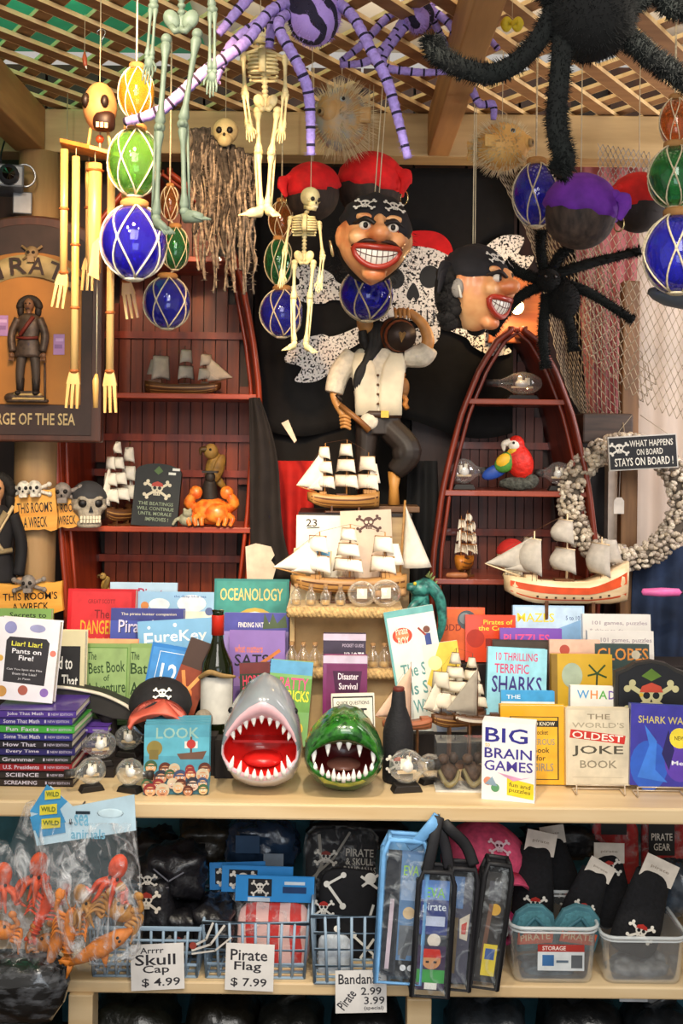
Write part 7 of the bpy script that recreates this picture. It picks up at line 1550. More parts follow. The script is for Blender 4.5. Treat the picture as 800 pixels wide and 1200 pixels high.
# -- black pirate marionette at the left edge
om_ = P(12, 660, 3.04); mu = S(1, 3.04); mz = TIER[3]
mr = thing('pirate_marionette', 'pirate marionette in a black coat at the left edge behind the wreck signs', 'puppet', (P(-4, 600, 3.05).x, 3.05, TIER[3]+.0005), (0, 0, .3))
hz = P(12, 548, 3.05).z-TIER[3]; k_ = hz/118
relief_pirate(mr, M.Scale(.8, 4, V((1, 0, 0))), k_, mat('#17161a', .8, var=.2), mat('#b98a62', .5), mat('#0f0d0d', .8), mat('#8a7a5a', .7), mat('#1c1a1e', .8))
q = MB(); q.tube([(-14*k_, -4*k_, 92*k_), (4*k_, -8*k_, 66*k_)], 1.2*k_, '#c9b48a', 5); q.tube([(10*k_, -6*k_, 94*k_), (-6*k_, -8*k_, 64*k_)], 1.2*k_, '#c9b48a', 5); q.build('rope_strap', mr)
# -- dark cloths and pink tube at the right edge
hang_cloth('blue_cloth', 'navy blue crumpled cloth hanging at the far right under the wreath', 3.26, 742, 830, 738, 830, 640, 800, mat('#22304a', .9, var=.3, scale=12), 3, .02)
ot = P(775, 694, 3.1); tb_ = MB(); u = S(1, 3.1); tb_.lathe([(.0, -24*u), (4*u, -22*u), (5.4*u, 0), (4.6*u, 20*u), (0, 24*u)], mat('#e06aa8', .4), 14, axis='X'); tb_.tube([(24*u, 0, 0), (60*u, .05, 0)], 2*u, '#3a3a40', 6); tbo = tb_.build('pink_tube'); tbo.location = ot; tag(tbo, 'short pink tube poking out at the far right', 'tube')
# ================================================================ under the counter
ZS = .384                                   # lower shelf top
plast = mat('#e8eef2', .12, var=0, alpha=.16, bump=.9, scale=28, coat=.6)
bkm = mat('#8fa6bb', .45, var=.06)
def basket(label, l, r, top, bot, Y, dep=.24):
    o = V((P((l+r)/2, bot, Y).x, Y, ZS+.0005)); w = S(r-l, Y)/2; h = S(bot-top, Y); q = MB(); k = .93
    n = max(6, int(w*2/.027)); R_ = .0036
    def pt(x, y, f): s = k+(1-k)*f; return V((x*s, dep/2+(y-dep/2)*s, h*f+.002))
    for f in (0, .25, .5, .75, 1): rr_ = R_ if f < 1 else .0055; q.tube([pt(-w, 0, f), pt(w, 0, f), pt(w, dep, f), pt(-w, dep, f)], rr_, bkm, 6, closed=True)
    for i in range(n+1):
        x = -w+2*w*i/n
        for y in (0, dep): q.tube([pt(x, y, 0), pt(x, y, 1)], R_, bkm, 5)
        q.tube([pt(x, 0, 0), pt(x, dep, 0)], R_, bkm, 5)
    m = 8
    for i in range(m+1):
        y = dep*i/m
        for x in (-w, w): q.tube([pt(x, y, 0), pt(x, y, 1)], R_, bkm, 5)
        q.tube([pt(-w, y, 0), pt(w, y, 0)], R_, bkm, 5)
    ob = q.build('basket'); ob.location = o; return tag(ob, label, 'basket')
basket('blue grid basket under the Skull Cap price card', 104, 234, 1102, 1160, 2.47)
basket('blue grid basket under the Pirate Flag price card', 237, 360, 1094, 1160, 2.47)
basket('blue grid basket under the Bandanas price card', 364, 489, 1088, 1168, 2.45)
def handcard(label, l, t, r, b, Y, items, yaw=0., roll=0.): return card('price_card', label, l, t, r, b, Y, '#dedad6', items, roll, yaw, 'price card', 2)
hw = '#2c2a30'
handcard('handwritten price card for skull caps', 154, 1107, 216, 1160, 2.44, [('t', 'Arrrr', .18, .80, .62, .93, hw), ('t', 'Skull', .08, .54, .84, .78, hw), ('t', 'Cap', .22, .32, .72, .54, hw), ('t', '$ 4.99', .2, .06, .92, .26, hw)], .05, -2)
handcard('handwritten price card for the pirate flags', 263, 1107, 320, 1161, 2.44, [('t', 'Pirate', .1, .64, .86, .88, hw), ('t', 'Flag', .18, .38, .74, .62, hw), ('t', '$ 7.99', .12, .07, .86, .27, hw)], -.03, 1)
handcard('handwritten price card for the bandanas', 393, 1138, 453, 1187, 2.425, [('t', 'Bandanas', .06, .68, .90, .92, hw), ('t', '2.99', .50, .42, .90, .60, hw), ('t', '3.99', .56, .20, .96, .38, hw), ('t', 'Pirate', .02, .2, .42, .44, hw, .9), ('t', '(special)', .56, .05, .94, .16, hw)], .03, -1)

def soft(name, label, cat, px, py, Y, rx, ry, rz, col, emblem=None, seed=0, yaw=0., fold=.55, zbase=None, group=None, m=None):
    """crumpled soft bundle"""
    o = P(px, py, Y); root = thing(name, label, cat, o, (0, 0, yaw), group); a, b, c = S(rx, Y), ry, S(rz, Y)
    q = MB(); q.ball((0, 0, 0), (a, b, c), m or mat(col, .42, var=.4, scale=30, bump=.8, coat=.25), 30, 20, fn=lambda d: (abs(d.x)**4+abs(d.y)**4+abs(d.z)**4)**-.25*(1+fold*.5*noise.noise(d*2.2+V((seed, 0, 0)))+fold*.22*noise.noise(d*6+V((0, seed, 0))))*.86); q.build('bundle', root)
    if emblem:
        q = MB(M.Translation((0, -b*1.02-.004, 0))); deco(q, 2*a, 2*c, -.004, emblem, 0, -c); q.build('print', root)
    return root
bones = lambda *ps: [x for (u, v, s) in ps for x in skull(u, v, s, 1.0, '#d8d2c8', '#141214', '#b02a20')]
line = '#cfcac2'
soft('skull_cap_pack', 'plastic-wrapped black skull cap at the top left of the lower shelf', 'cap', 205, 1020, 2.60, 42, .09, 34, '#16151a', [('l', [(.3, .8), (.5, .6), (.7, .75)], .02, '#6a6a72'), ('l', [(.2, .4), (.5, .5)], .02, '#55555c')]+skull(.22, .62, .07, 1.2, '#cfc9bf', '#141214'), 1)
soft('skull_cap_pack', 'black skull cap with a face print leaning on the sea creature bags', 'cap', 186, 1062, 2.545, 22, .06, 42, '#1b1a1e', skull(.3, .75, .20, .6, '#c9c0b2', '#141214', '#8a2a20'), 2)
soft('skull_cap_pack', 'black skull cap lying on the left basket', 'cap', 214, 1083, 2.56, 28, .07, 26, '#131216', skull(.5, .45, .12, 1, '#9a948c', '#141214', '#7a2a20'), 3)
soft('skull_cap_pack', 'black cap with white tentacle stripes at the centre left', 'cap', 252, 1078, 2.55, 26, .08, 27, '#141317', [('l', [(.1, .3), (.4, .45), (.55, .8)], .05, line), ('l', [(.1, .22), (.5, .35), (.8, .75)], .05, line), ('l', [(.1, .15), (.6, .22), (.95, .5)], .04, line), ('c', .12, .32, .08, '#8a3a30')], 4)
soft('brown_bundle', 'brown knitted bundle at the back left of the lower shelf', 'cap', 240, 985, 2.78, 34, .06, 26, '#2e2820', None, 5)
soft('black_bundle', 'black cloth bundle at the back behind the sea creature bags', 'cloth', 178, 1000, 2.80, 34, .06, 30, '#17161a', None, 6)
soft('blue_bundle', 'folded dark blue plastic pack at the back centre', 'pack', 306, 990, 2.76, 46, .05, 34, '#24364e', [('r', .55, .2, .8, .5, '#8a97a6'), ('r', .2, .5, .5, .8, '#2e4a6a')], 7, m=mat('#24364e', .2, var=.3, bump=.6, coat=.6))
def pack(label, l, t, r, b, Y, head, body, hh=.2, items=(), bodyitems=(), roll=0., th=.025, cat='pack', wrap=True, name='header_pack', group=None):
    o = P((l+r)/2, b, Y); root = thing(name, label, cat, o, (M.Rotation(math.radians(-4), 3, 'X') @ M.Rotation(math.radians(roll), 3, 'Y')).to_euler(), group); w, h = S(r-l, Y), S(b-t, Y); bh = h*(1-hh)
    q = MB(); q.ball((0, th*.5, bh/2), (w*.47, th*.42, bh*.49), body if not isinstance(body, str) else mat(body, .8, var=.25, scale=30, bump=.3), 26, 18, fn=lambda d: (abs(d.x)**6+abs(d.y)**3+abs(d.z)**6)**(-1/6)*(.97+.05*noise.noise(d*4+V((l, 0, 0))))); bd = q.build('cloth', root)
    q = MB(); deco(q, w, bh, -.0035, bodyitems); 
    if q.f: q.build('print', root)
    if hh > 0:
        q = MB(); q.box((0, th*.5, h-hh*h/2), (w, .003, hh*h), mat(head, .4, var=.05)); q.box((0, th*.5-.0025, h-hh*h/2-.001), (w, .0012, hh*h*.98), mat(head, .4, var=.05)); deco(q, w, hh*h, th*.5-.0034, items, 0, h-hh*h); q.build('header_card', root)
    if wrap:
        q = MB(); q.ball((0, th*.5, bh/2), (w*.51, th*.62, bh*.52), clear('#f0f2f4', .30, .02, 30), 20, 14, fn=lambda d: (abs(d.x)**6+abs(d.y)**3+abs(d.z)**6)**(-1/6)*(.97+.04*noise.noise(d*5+V((0, l, 0))))); q.build('clear_wrap', root)
    return root
flagitems = lambda: [('r', .16, .2, .46, .88, '#15151a')]+[x if x[0] != 'c' else x for x in skull(.31, .55, .06, 4.2, '#d8d2c8', '#15151a')]+[('r', .16, .0, .44, .16, '#c9d8e6'), ('r', .6, .35, .9, .6, '#173a6a'), ('r', .62, .68, .88, .8, '#d8e4ee')]
pack('blue-headed pirate flag pack, farthest back on the left of three', 246, 1014, 312, 1100, 2.60, '#2f7fc4', '#1a191e', .36, [('r', .1, .2, .6, .8, '#15151a')]+skull(.35, .5, .12, 2.2, '#d8d2c8', '#15151a'), (), -2, group='blue-headed flag packs')
pack('blue-headed pirate flag pack in the middle of three', 256, 1019, 340, 1120, 2.57, '#2f86cc', '#241f22', .30, [('r', .1, .2, .5, .85, '#15151a')]+skull(.3, .5, .1, 2.6, '#d8d2c8', '#15151a'), (), 1, group='blue-headed flag packs')
pack('front pirate flag pack with a bright blue header over red and white cloth', 272, 1031, 365, 1140, 2.535, '#2f8fd8', two('#c22a26', '#d9b0ac', 'wave', 6, 2, .6, (.45, .5)), .27, flagitems(), (), 1, group='blue-headed flag packs')
pack('black bandana pack lettered pirate and skull bandanas', 352, 972, 442, 1060, 2.66, '#131216', '#17161a', .0, (), [('t', 'PIRATE', .56, .64, .92, .74, '#b8b2a8'), ('t', '& SKULL', .56, .53, .92, .62, '#b8b2a8'), ('t', 'BANDANAS', .54, .42, .96, .51, '#b8b2a8'), ('l', [(.05, .1), (.25, .5), (.2, .9)], .04, '#8a857c'), ('l', [(.1, .3), (.4, .6), (.6, .95)], .03, '#8a857c')]+skull(.3, .62, .08, 1, '#c8c2b8', '#17161a', '#7a2a20'), 2)
pack('folded black bandana with white bones standing in the right basket', 368, 1020, 443, 1128, 2.56, '#131216', '#121115', .0, (), [('l', [(.15, .82), (.40, .92)], .04, '#e8e4da'), ('l', [(.2, .8), (.40, .62)], .045, '#e8e4da'), ('c', .16, .83, .05, '#e8e4da'), ('c', .42, .93, .045, '#e8e4da'), ('c', .42, .60, .05, '#e8e4da'), ('l', [(.7, .92), (.95, .80)], .04, '#e8e4da'), ('l', [(.72, .82), (.96, .94)], .04, '#e8e4da'), ('c', .84, .9, .09, '#e8e4da'), ('l', [(.85, .5), (.9, .62)], .04, '#e8e4da'), ('l', [(.62, .28), (.92, .10)], .04, '#e8e4da'), ('l', [(.72, .06), (.92, .26)], .04, '#e8e4da'), ('c', .6, .3, .05, '#e8e4da'), ('c', .95, .08, .05, '#e8e4da'), ('l', [(.34, .02), (.34, .34)], .035, '#e8e4da'), ('c', .34, .36, .05, '#e8e4da')]+skull(.12, .58, .09, .8, '#e8e4da', '#121115', '#b02a20')+[('c', .12, .22, .05, '#b8702a')], 1, wrap=False)
pack('white and blue bundle low in the right basket', 370, 1098, 412, 1158, 2.50, '#ffffff', '#b9c2cc', .0, (), [], 0)
soft('black_bundle', 'black cloth bundle behind the bandana packs', 'cloth', 420, 975, 2.80, 60, .05, 22, '#121216', None, 8)

# -- zip pouches with toy swords hung from the counter edge
def pouch(label, l, t, r, b, Y, edge, items, roll, strap=None, th=.045, pname='toy_set_pouch'):
    o = P((l+r)/2, b, Y); root = thing(pname, label, 'pouch', o, (0, math.radians(roll), 0)); w, h = S(r-l, Y), S(b-t, Y); em = mat(edge, .6, var=.15, bump=.2)
    pl = [(-w/2, 0), (w/2, 0), (w/2, h*.9), (w*.38, h), (-w*.38, h), (-w/2, h*.9)]
    q = MB()
    for y in (0, th): q.tube([(x, y, z) for x, z in pl], S(3.2, Y), em, 8, closed=True)
    for x, z in pl: q.tube([(x, 0, z), (x, th, z)], S(2.6, Y), em, 8)
    q.build('binding', root)
    q = MB(); q.prism(pl, th*.92, th, em); q.build('back', root)
    q = MB(); q.prism([(x*.8, z*.86+h*.03) for x, z in pl], th*.25, th*.8, mat('#3a3e46', .6, var=.4, scale=30)); deco(q, w*.78, h*.88, th*.25-.0006, items, 0, h*.04); q.build('insert_card', root)
    q = MB(); q.prism(pl, -.0012, 0, clear('#dfe8ee', .22, .02, 16)); q.build('clear_front', root)
    if strap:
        q = MB(); pts = [P(x, y, Y+d)-o for x, y, d in strap]; Rm = M.Rotation(math.radians(-roll), 3, 'Y'); q.curve([Rm @ p for p in pts], S(4.0, Y), em, 8, flat=(1.7, .5)); q.build('hanging_strap', root)
    return root
swi = [('r', 0, .82, 1, 1, '#5a86c8'), ('t', 'EVA', .15, .84, .85, .93, '#6fbf3a'), ('r', 0, .5, 1, .82, '#2c3a7a'), ('t', 'pirate', .08, .70, .92, .79, '#d8e4f2'), ('r', .1, .58, .9, .67, '#b8c4de'), ('c', .55, .45, .24, '#d8d0c4'), ('r', 0, 0, 1, .40, '#3a2a4a'), ('c', .5, .27, .34, '#c98f62'), ('p', [(.14, .29), (.86, .29), (.78, .37), (.22, .37)], '#c22a1e'), ('r', .3, .24, .42, .26, '#20140f'), ('r', .58, .24, .70, .26, '#20140f'), ('r', 0, .06, 1, .18, '#3f9a4a'), ('r', .3, .0, .75, .06, '#e8e6e0')]
pouch('light blue zip pouch with a toy pirate set hung from the counter edge', 440, 985, 492, 1152, 2.375, '#6fa8dc', [('r', 0, 0, .34, 1, '#23262e'), ('l', [(.15, .05), (.2, .6)], .12, '#c9b8c4'), ('r', .4, 0, 1, 1, '#5a7ea8'), ('t', 'EVA', .48, .80, .92, .88, '#8fbf4a'), ('r', .44, .6, .96, .76, '#8aa4c8'), ('c', .7, .50, .18, '#c9b08a'), ('r', .45, .16, .95, .40, '#6a7078'), ('l', [(.6, .14), (.8, .36)], .18, '#54585e'), ('r', .4, 0, 1, .12, '#1c1e24'), ('c', .62, .06, .09, '#d8dde4'), ('c', .84, .06, .09, '#d8dde4')], 3, [(478, 992, .01), (490, 985, 0), (505, 968, -.01), (513, 957, .01)])
pouch('black zip pouch with a red bandana pirate printed on its card', 482, 1022, 524, 1168, 2.36, '#1a1a1e', swi, 3, [(500, 1022, 0), (505, 1000, 0), (510, 975, .005), (514, 957, .02)])
pouch('black zip pouch with a toy telescope, middle of the dark pouches', 516, 1018, 549, 1160, 2.40, '#1c1b20', [('r', 0, 0, 1, 1, '#4a4a5a'), ('r', .0, .7, .6, 1, '#5a7aa8'), ('p', [(.5, .6), (.95, .66), (.9, .4), (.55, .42)], '#c9c0b0'), ('p', [(.6, .55), (.85, .58), (.82, .46), (.62, .46)], '#b83a2a'), ('l', [(.3, .1), (.3, .6)], .3, '#6a5a40')], 4, [(526, 1018, 0), (522, 995, 0), (517, 975, .0), (515, 957, .01)])
pouch('black zip pouch with gold coins, rightmost of the dark pouches', 550, 1012, 582, 1158, 2.40, '#18181b', [('r', 0, 0, 1, 1, '#2c2826'), ('c', .6, .66, .28, '#c99a34'), ('r', .2, .74, .8, .92, '#4a4a52'), ('l', [(.3, .2), (.4, .7)], .2, '#6a4a3a'), ('r', .3, .05, .95, .34, '#d8c23a'), ('r', .4, .2, .85, .3, '#3a5a9a')], 7, [(555, 1014, 0), (545, 990, 0), (525, 970, -.005), (516, 957, .015)])
q = MB(); hp_ = P(514, 957, 2.385); q.curve([V((0, .012, 0)), V((0, -.004, 0)), V((0, -.006, .008))], .0022, mat('#8a8c90', .3, .9), 6); ob = q.build('hook'); ob.location = hp_; tag(ob, 'small metal hook at the counter edge holding the pouches', 'hook')

# -- caps, black pouches and bins on the right
def pinkcap(label, px, py, Y, r, col, yaw):
    o = P(px, py, Y); root = thing('cap', label, 'cap', o, (-.5, .15, yaw)); r = S(r, Y); m = mat(col, .75, var=.15, scale=60)
    q = MB(); q.ball((0, 0, 0), (r, r*.9, r*.85), m, 24, 14, fn=lambda d: (1 if d.z > -.4 else .95)*(1+.06*noise.noise(d*3))); q.build('crown', root)
    q = MB(); q.ball((0, 0, r*.86), r*.08, m, 8, 6); q.build('button', root)
    q = MB()
    q.loft([[V((math.sin(a)*r*.95, -math.cos(a)*r*.85*k2, -.35*r+zz-(k2-1)*r*.5)) for a in [(-1.1+2.2*j/14) for j in range(15)]]+[V((math.sin(a)*r*.9, -math.cos(a)*r*.78, -.35*r+zz)) for a in [(1.1-2.2*j/14) for j in range(15)]] for k2, zz in ((1.65, -.005), (1.65, 0.))], m); q.build('brim', root)
    X = M.Translation((0, -r*.9, r*.12)) @ M.Rotation(-.2, 4, 'X'); q = MB(X); deco(q, r*.7, r*.7, -.012, skull(.5, .4, .2, 1, '#e8c8d2', '#5a1a34'), 0, -r*.3); q.build('emblem', root)
    return root
pinkcap('bright pink cap at the back of the shelf behind the black pouches', 566, 1006, 2.66, 50, '#e8587f', .2)
pinkcap('pink cap low between the black pouches and the sandal bin', 588, 1085, 2.60, 22, '#c93a72', -.6)
def knit(label, cx, top, bot, Y, w, roll, col='#121216', emb=(.5, .3), tagside=1, group='black skull pouches'):
    o = P(cx, bot, Y); root = thing('drawstring_pouch', label, 'pouch', o, (math.radians(-6), math.radians(roll), 0), group); h = S(bot-top, Y); W = S(w, Y); m = mat(col, .9, var=.3, scale=120, bump=.3)
    q = MB(); n = 20
    rings = []
    for f, ww, dd in ((0, .55, .5), (.04, .85, .8), (.15, 1, 1), (.4, .98, 1), (.7, .85, .85), (.9, .78, .6), (1, .74, .35)): rings.append([V((W/2*ww*math.cos(a), .028+.026*dd*math.sin(a), h*f*.88+.003*math.sin(a*3+cx))) for a in [2*PI*k/n for k in range(n)]])
    q.loft(rings, m); q.build('cloth', root)
    q = MB(); deco(q, W, W, .001, skull(emb[0], .5, .15, 1, '#e4dfd4', '#141216', '#b02a20'), 0, h*emb[1]-W*.5); q.build('print', root)
    q = MB(M.Translation((tagside*W*.05, .02, h*.80)) @ M.Rotation(.12*tagside, 4, 'Y')); q.prism([(-W*.36, 0), (W*.36, 0), (W*.36, h*.25), (-W*.36, h*.25)], 0, .0014, mat('#d9cfc2', .7)); q.text('pirate', -W*.2, h*.12, W*.2, h*.16, -.0004, '#9a8a7a'); q.build('cardboard_tag', root)
    return root
knit('black skull pouch with a tilted tag standing behind the sandals', 625, 985, 1092, 2.58, 50, 4)
knit('black skull pouch leaning left between the two clear bins', 676, 1012, 1092, 2.55, 46, 22, emb=(.45, .34))
knit('large black skull pouch leaning over the right clear bin', 742, 1012, 1122, 2.52, 58, 18, emb=(.5, .28))
knit('small black pouch with a tag at the back right of the shelf', 668, 975, 1060, 2.68, 40, -16, emb=(.5, .1))
knit('black pouch with a red skull behind the large leaning one', 722, 998, 1090, 2.64, 50, -6, emb=(.5, .78))
pack('red pack with black pirate label at the back right, left of the pair', 692, 962, 752, 1040, 2.78, '#b3211e', '#b3211e', .0, (), [('r', .2, .78, .7, .95, '#151314'), ('l', [(.2, .3), (.6, .45)], .04, '#e08a7a')], 0)
pack('red pack with black pirate label at the far back right', 750, 958, 815, 1040, 2.80, '#b3211e', '#a81e1c', .0, (), [('r', .15, .45, .62, .9, '#151314'), ('t', 'PIRATE', .2, .66, .58, .76, '#e8e0d4'), ('t', 'GEAR', .24, .52, .54, .62, '#e8e0d4')], 0)
soft('black_bundle', 'black bundle at the back behind the tagged pouches', 'cloth', 655, 985, 2.82, 50, .05, 22, '#131317', None, 9)
soft('grey_bundle', 'grey-blue plastic bundle at the far right of the shelf', 'pack', 795, 1040, 2.66, 26, .06, 34, '#3a4450', None, 10, m=mat('#3a4450', .25, var=.4, bump=.7, coat=.5))
binm = thinglass('#e2e8ea', .20)
def clear_bin(label, l, r, top, bot, Y, dep=.2, lab=None):
    o = V((P((l+r)/2, bot, Y).x, Y, ZS+.0005)); w = S(r-l, Y)/2; h = P((l+r)/2, top, Y).z-ZS; root = thing('clear_bin', label, 'storage bin', o)
    def rr(w_, d_, z, cr): return [V((sx*(w_-cr)+cr*math.cos(a), dep/2+sy*(d_-cr)+cr*math.sin(a), z)) for sx, sy, a0 in ((1, 1, 0), (-1, 1, PI/2), (-1, -1, PI), (1, -1, 1.5*PI)) for a in [a0+PI/2*k/5 for k in range(6)]]
    q = MB(); q.loft([rr(w*.86, dep*.42, .0, .02), rr(w*.9, dep*.45, .012, .025), rr(w*.97, dep*.49, h*.85, .03), rr(w*.985, dep*.5, h*.9, .03)], binm, cap1=False); q.build('tub', root, thick=.0016)
    q = MB(); q.tube(rr(w, dep*.51, h*.93, .03), .0042, mat('#e6ecee', .25, var=0, alpha=.5, coat=.4), 8, closed=True); q.tube(rr(w*.99, dep*.505, h*.86, .03), .0024, mat('#e6ecee', .25, var=0, alpha=.5, coat=.4), 8, closed=True); q.build('rim', root)
    if lab:
        q = MB(); deco(q, w*1.05, h*.42, -.0035, lab, w*.12, h*.26); q.build('paper_label', root)
    return root
clear_bin('clear plastic bin with a paper label holding the teal sandals', 598, 702, 1083, 1160, 2.46, .2, [('r', 0, 0, 1, 1, '#cfd4d6'), ('r', 0, .72, 1, 1, '#a03028'), ('r', .1, .18, .35, .6, '#3a6aa0'), ('r', .72, .1, .96, .6, '#5a5e62'), ('r', .4, .3, .66, .4, '#5a6a7a'), ('t', 'STORAGE', .1, .78, .6, .94, '#e8e0d8')])
clear_bin('clear plastic bin under the large leaning pouch at the right', 706, 806, 1095, 1170, 2.46, .2)
clear_bin('clear plastic bin partly hidden behind the black zip pouches', 532, 596, 1092, 1160, 2.50, .2)
soft('white_bundle', 'white and grey packs heaped inside the right clear bin', 'pack', 745, 1142, 2.56, 40, .06, 24, '#8f9498', [('r', .15, .2, .55, .65, '#c9ced2'), ('r', .25, .3, .45, .5, '#b03a34')], 11)
soft('blue_bundle', 'pale blue packs lying inside the sandal bin', 'pack', 640, 1140, 2.56, 36, .06, 18, '#7f96a4', [('r', .1, .2, .4, .6, '#b84a34'), ('r', .5, .3, .9, .7, '#a8b8c2')], 12)
# sandals
for k, (px, rl, lb) in enumerate(((628, -6, 'left teal sandal with an orange pirate label'), (674, 5, 'right teal sandal pair in clear wrap with an orange label'))):
    o = P(px-1, 1114, 2.51); root = thing('sandal', lb, 'sandal', o, (.12, math.radians(rl), 0)); s = S(1.08, 2.51); tl = mat('#3f6e7a', .7, var=.2)
    q = MB(); q.prism([(x*s, z*s) for x, z in ((-20, 0), (22, 0), (25, 20), (23, 38), (12, 50), (-4, 52), (-18, 44), (-25, 28))], 0, .014, tl); q.build('sole', root, bevel=.003)
    q = MB(); q.prism([(x*s, z*s) for x, z in ((-16, 4), (18, 4), (20, 20), (18, 35), (10, 45), (-4, 46), (-15, 40), (-20, 26))], -.002, .001, mat('#4a7f8a', .7, var=.2, scale=120)); q.build('footbed', root)
    for e in (-1, 1): q = MB(); q.curve([V((e*18*s, -.002, 12*s)), V((e*14*s, -.014, 26*s)), V((2*s, -.008, 40*s))], [.005, .006, .004], mat('#2f5f6c', .6), 8, flat=(1, .6)); q.build('strap', root)
    q = MB(); deco(q, 40*s, 16*s, -.016, [('p', [(0, .1), (.95, 0), (1, .8), (.05, 1)], '#d8582a'), ('t', 'PIRATE', .1, .3, .9, .75, '#f0d8b0')], 0, 12*s); q.build('label', root)

# -- hanging bags of toy sea creatures
tan = [mat(c, .55, var=.25, scale=40, bump=.3) for c in ('#d97f2c', '#d9481e', '#b9823e', '#dd5526', '#a8682c')]
def toy(kind, label, px, py, Y, s, m, rot=0., yaw=0.):
    o = P(px, py, Y); root = thing('toy_'+kind, label, 'toy sea animal', o, (0, rot, yaw)); s = S(s*1.18, Y)
    if kind == 'octopus':
        q = MB(); q.ball((0, 0, s*.55), (s*.36, s*.28, s*.5), m, 16, 12); q.ball((0, 0, .05*s), (s*.28, s*.22, s*.25), m, 14, 8); q.build('body', root)
        for k in range(8): a = 2*PI*k/8+.2; ca, sa = math.cos(a), math.sin(a)*.5; q = MB(); q.curve([V((ca*s*.18, sa*s*.18, 0)), V((ca*s*.55, sa*s*.4, -.22*s)), V((ca*s*.7, sa*s*.5, -.62*s)), V((ca*s*.95, sa*s*.5, -.8*s+.3*s*math.sin(k*2)))], [s*.13, s*.11, s*.08, s*.03], m, 8); q.build('tentacle', root)
        for e in (-1, 1): q = MB(); q.ball((e*s*.15, -s*.24, s*.18), s*.07, '#17120f', 8, 6); q.build('eye', root)
    elif kind == 'lobster':
        q = MB(); q.tube([(0, 0, -s*.9), (0, 0, -s*.5), (0, 0, 0), (0, 0, s*.5), (0, 0, s*.8)], [s*.13, s*.17, s*.22, s*.24, s*.12], m, 12, flat=(1, .7))
        for k in range(5): q.tube([(0, 0, -s*(.1+.16*k)-.02*s), (0, 0, -s*(.16+.16*k))], [s*.23, s*.19], m, 12, flat=(1, .72))
        q.build('body', root)
        q = MB()
        for e in (-.6, 0, .6): q.ball((math.sin(e)*s*.22, 0, -s*1.0-.1*s*math.cos(e)), (s*.1, s*.04, s*.2), m, 8, 6, rot=M.Rotation(-e, 3, 'Y'))
        q.build('tail_fan', root)
        for e in (-1, 1):
            q = MB(); q.curve([V((e*s*.2, 0, s*.5)), V((e*s*.55, -.05*s, s*.7)), V((e*s*.5, -.1*s, s*1.1))], [s*.07, s*.09, s*.1], m, 8); q.ball((e*s*.5, -.1*s, s*1.25), (s*.15, s*.09, s*.24), m, 10, 8); q.ball((e*s*.36, -.1*s, s*1.28), (s*.06, s*.05, s*.18), m, 8, 6); q.build('claw', root)
            for k in range(4): q = MB(); z = s*(.35-.17*k); q.curve([V((e*s*.18, 0, z)), V((e*s*.5, -.05*s, z+.1*s)), V((e*s*.62, -.12*s, z-.15*s))], [s*.05, s*.045, s*.02], m, 6); q.build('leg', root)
            q = MB(); q.curve([V((e*s*.06, -.1*s, s*.8)), V((e*s*.2, -.2*s, s*1.15)), V((e*s*.3, -.2*s, s*1.5))], [s*.02, s*.016, s*.01], m, 5); q.build('antenna', root)
    elif kind == 'crab':
        q = MB(); q.ball((0, 0, 0), (s*.6, s*.3, s*.42), m, 18, 10); q.build('shell', root)
        for e in (-1, 1):
            for k in range(4): q = MB(); q.curve([V((e*s*.45, 0, s*(.1-.15*k))), V((e*s*.85, -.1*s, s*(.25-.22*k))), V((e*s*1.0, -.15*s, s*(-.1-.26*k)))], [s*.09, s*.08, s*.03], m, 7); q.build('leg', root)
            q = MB(); q.curve([V((e*s*.4, -.1*s, s*.25)), V((e*s*.7, -.2*s, s*.5)), V((e*s*.45, -.25*s, s*.8))], [s*.1, s*.12, s*.1], m, 8); q.ball((e*s*.38, -.25*s, s*.9), (s*.2, s*.1, s*.18), m, 10, 6); q.build('claw', root)
            q = MB(); q.ball((e*s*.15, -s*.26, s*.3), s*.07, '#17120f', 8, 6); q.build('eye', root)
    else:
        q = MB(); q.tube([(0, 0, -s), (0, 0, -.6*s), (0, 0, 0), (0, 0, .6*s), (0, 0, s)], [s*.05, s*.16, s*.28, s*.22, s*.06], m, 12); q.build('body', root)
        q = MB(); q.tube([(0, 0, -s*.95), (s*.3, 0, -s*1.25)], [s*.1, s*.02], m, 8, flat=(1, .4)); q.tube([(0, 0, -s*.95), (-s*.25, 0, -s*1.2)], [s*.1, s*.02], m, 8, flat=(1, .4)); q.build('tail_fin', root)
        q = MB(); q.tube([(s*.2, 0, 0), (s*.55, 0, -s*.15)], [s*.14, s*.02], m, 8, flat=(1, .3)); q.build('back_fin', root)
        for e in (-1, 1): q = MB(); q.ball((e*s*.05, -s*.18, s*.6), s*.05, '#17120f', 8, 6); q.build('eye', root)
    return root
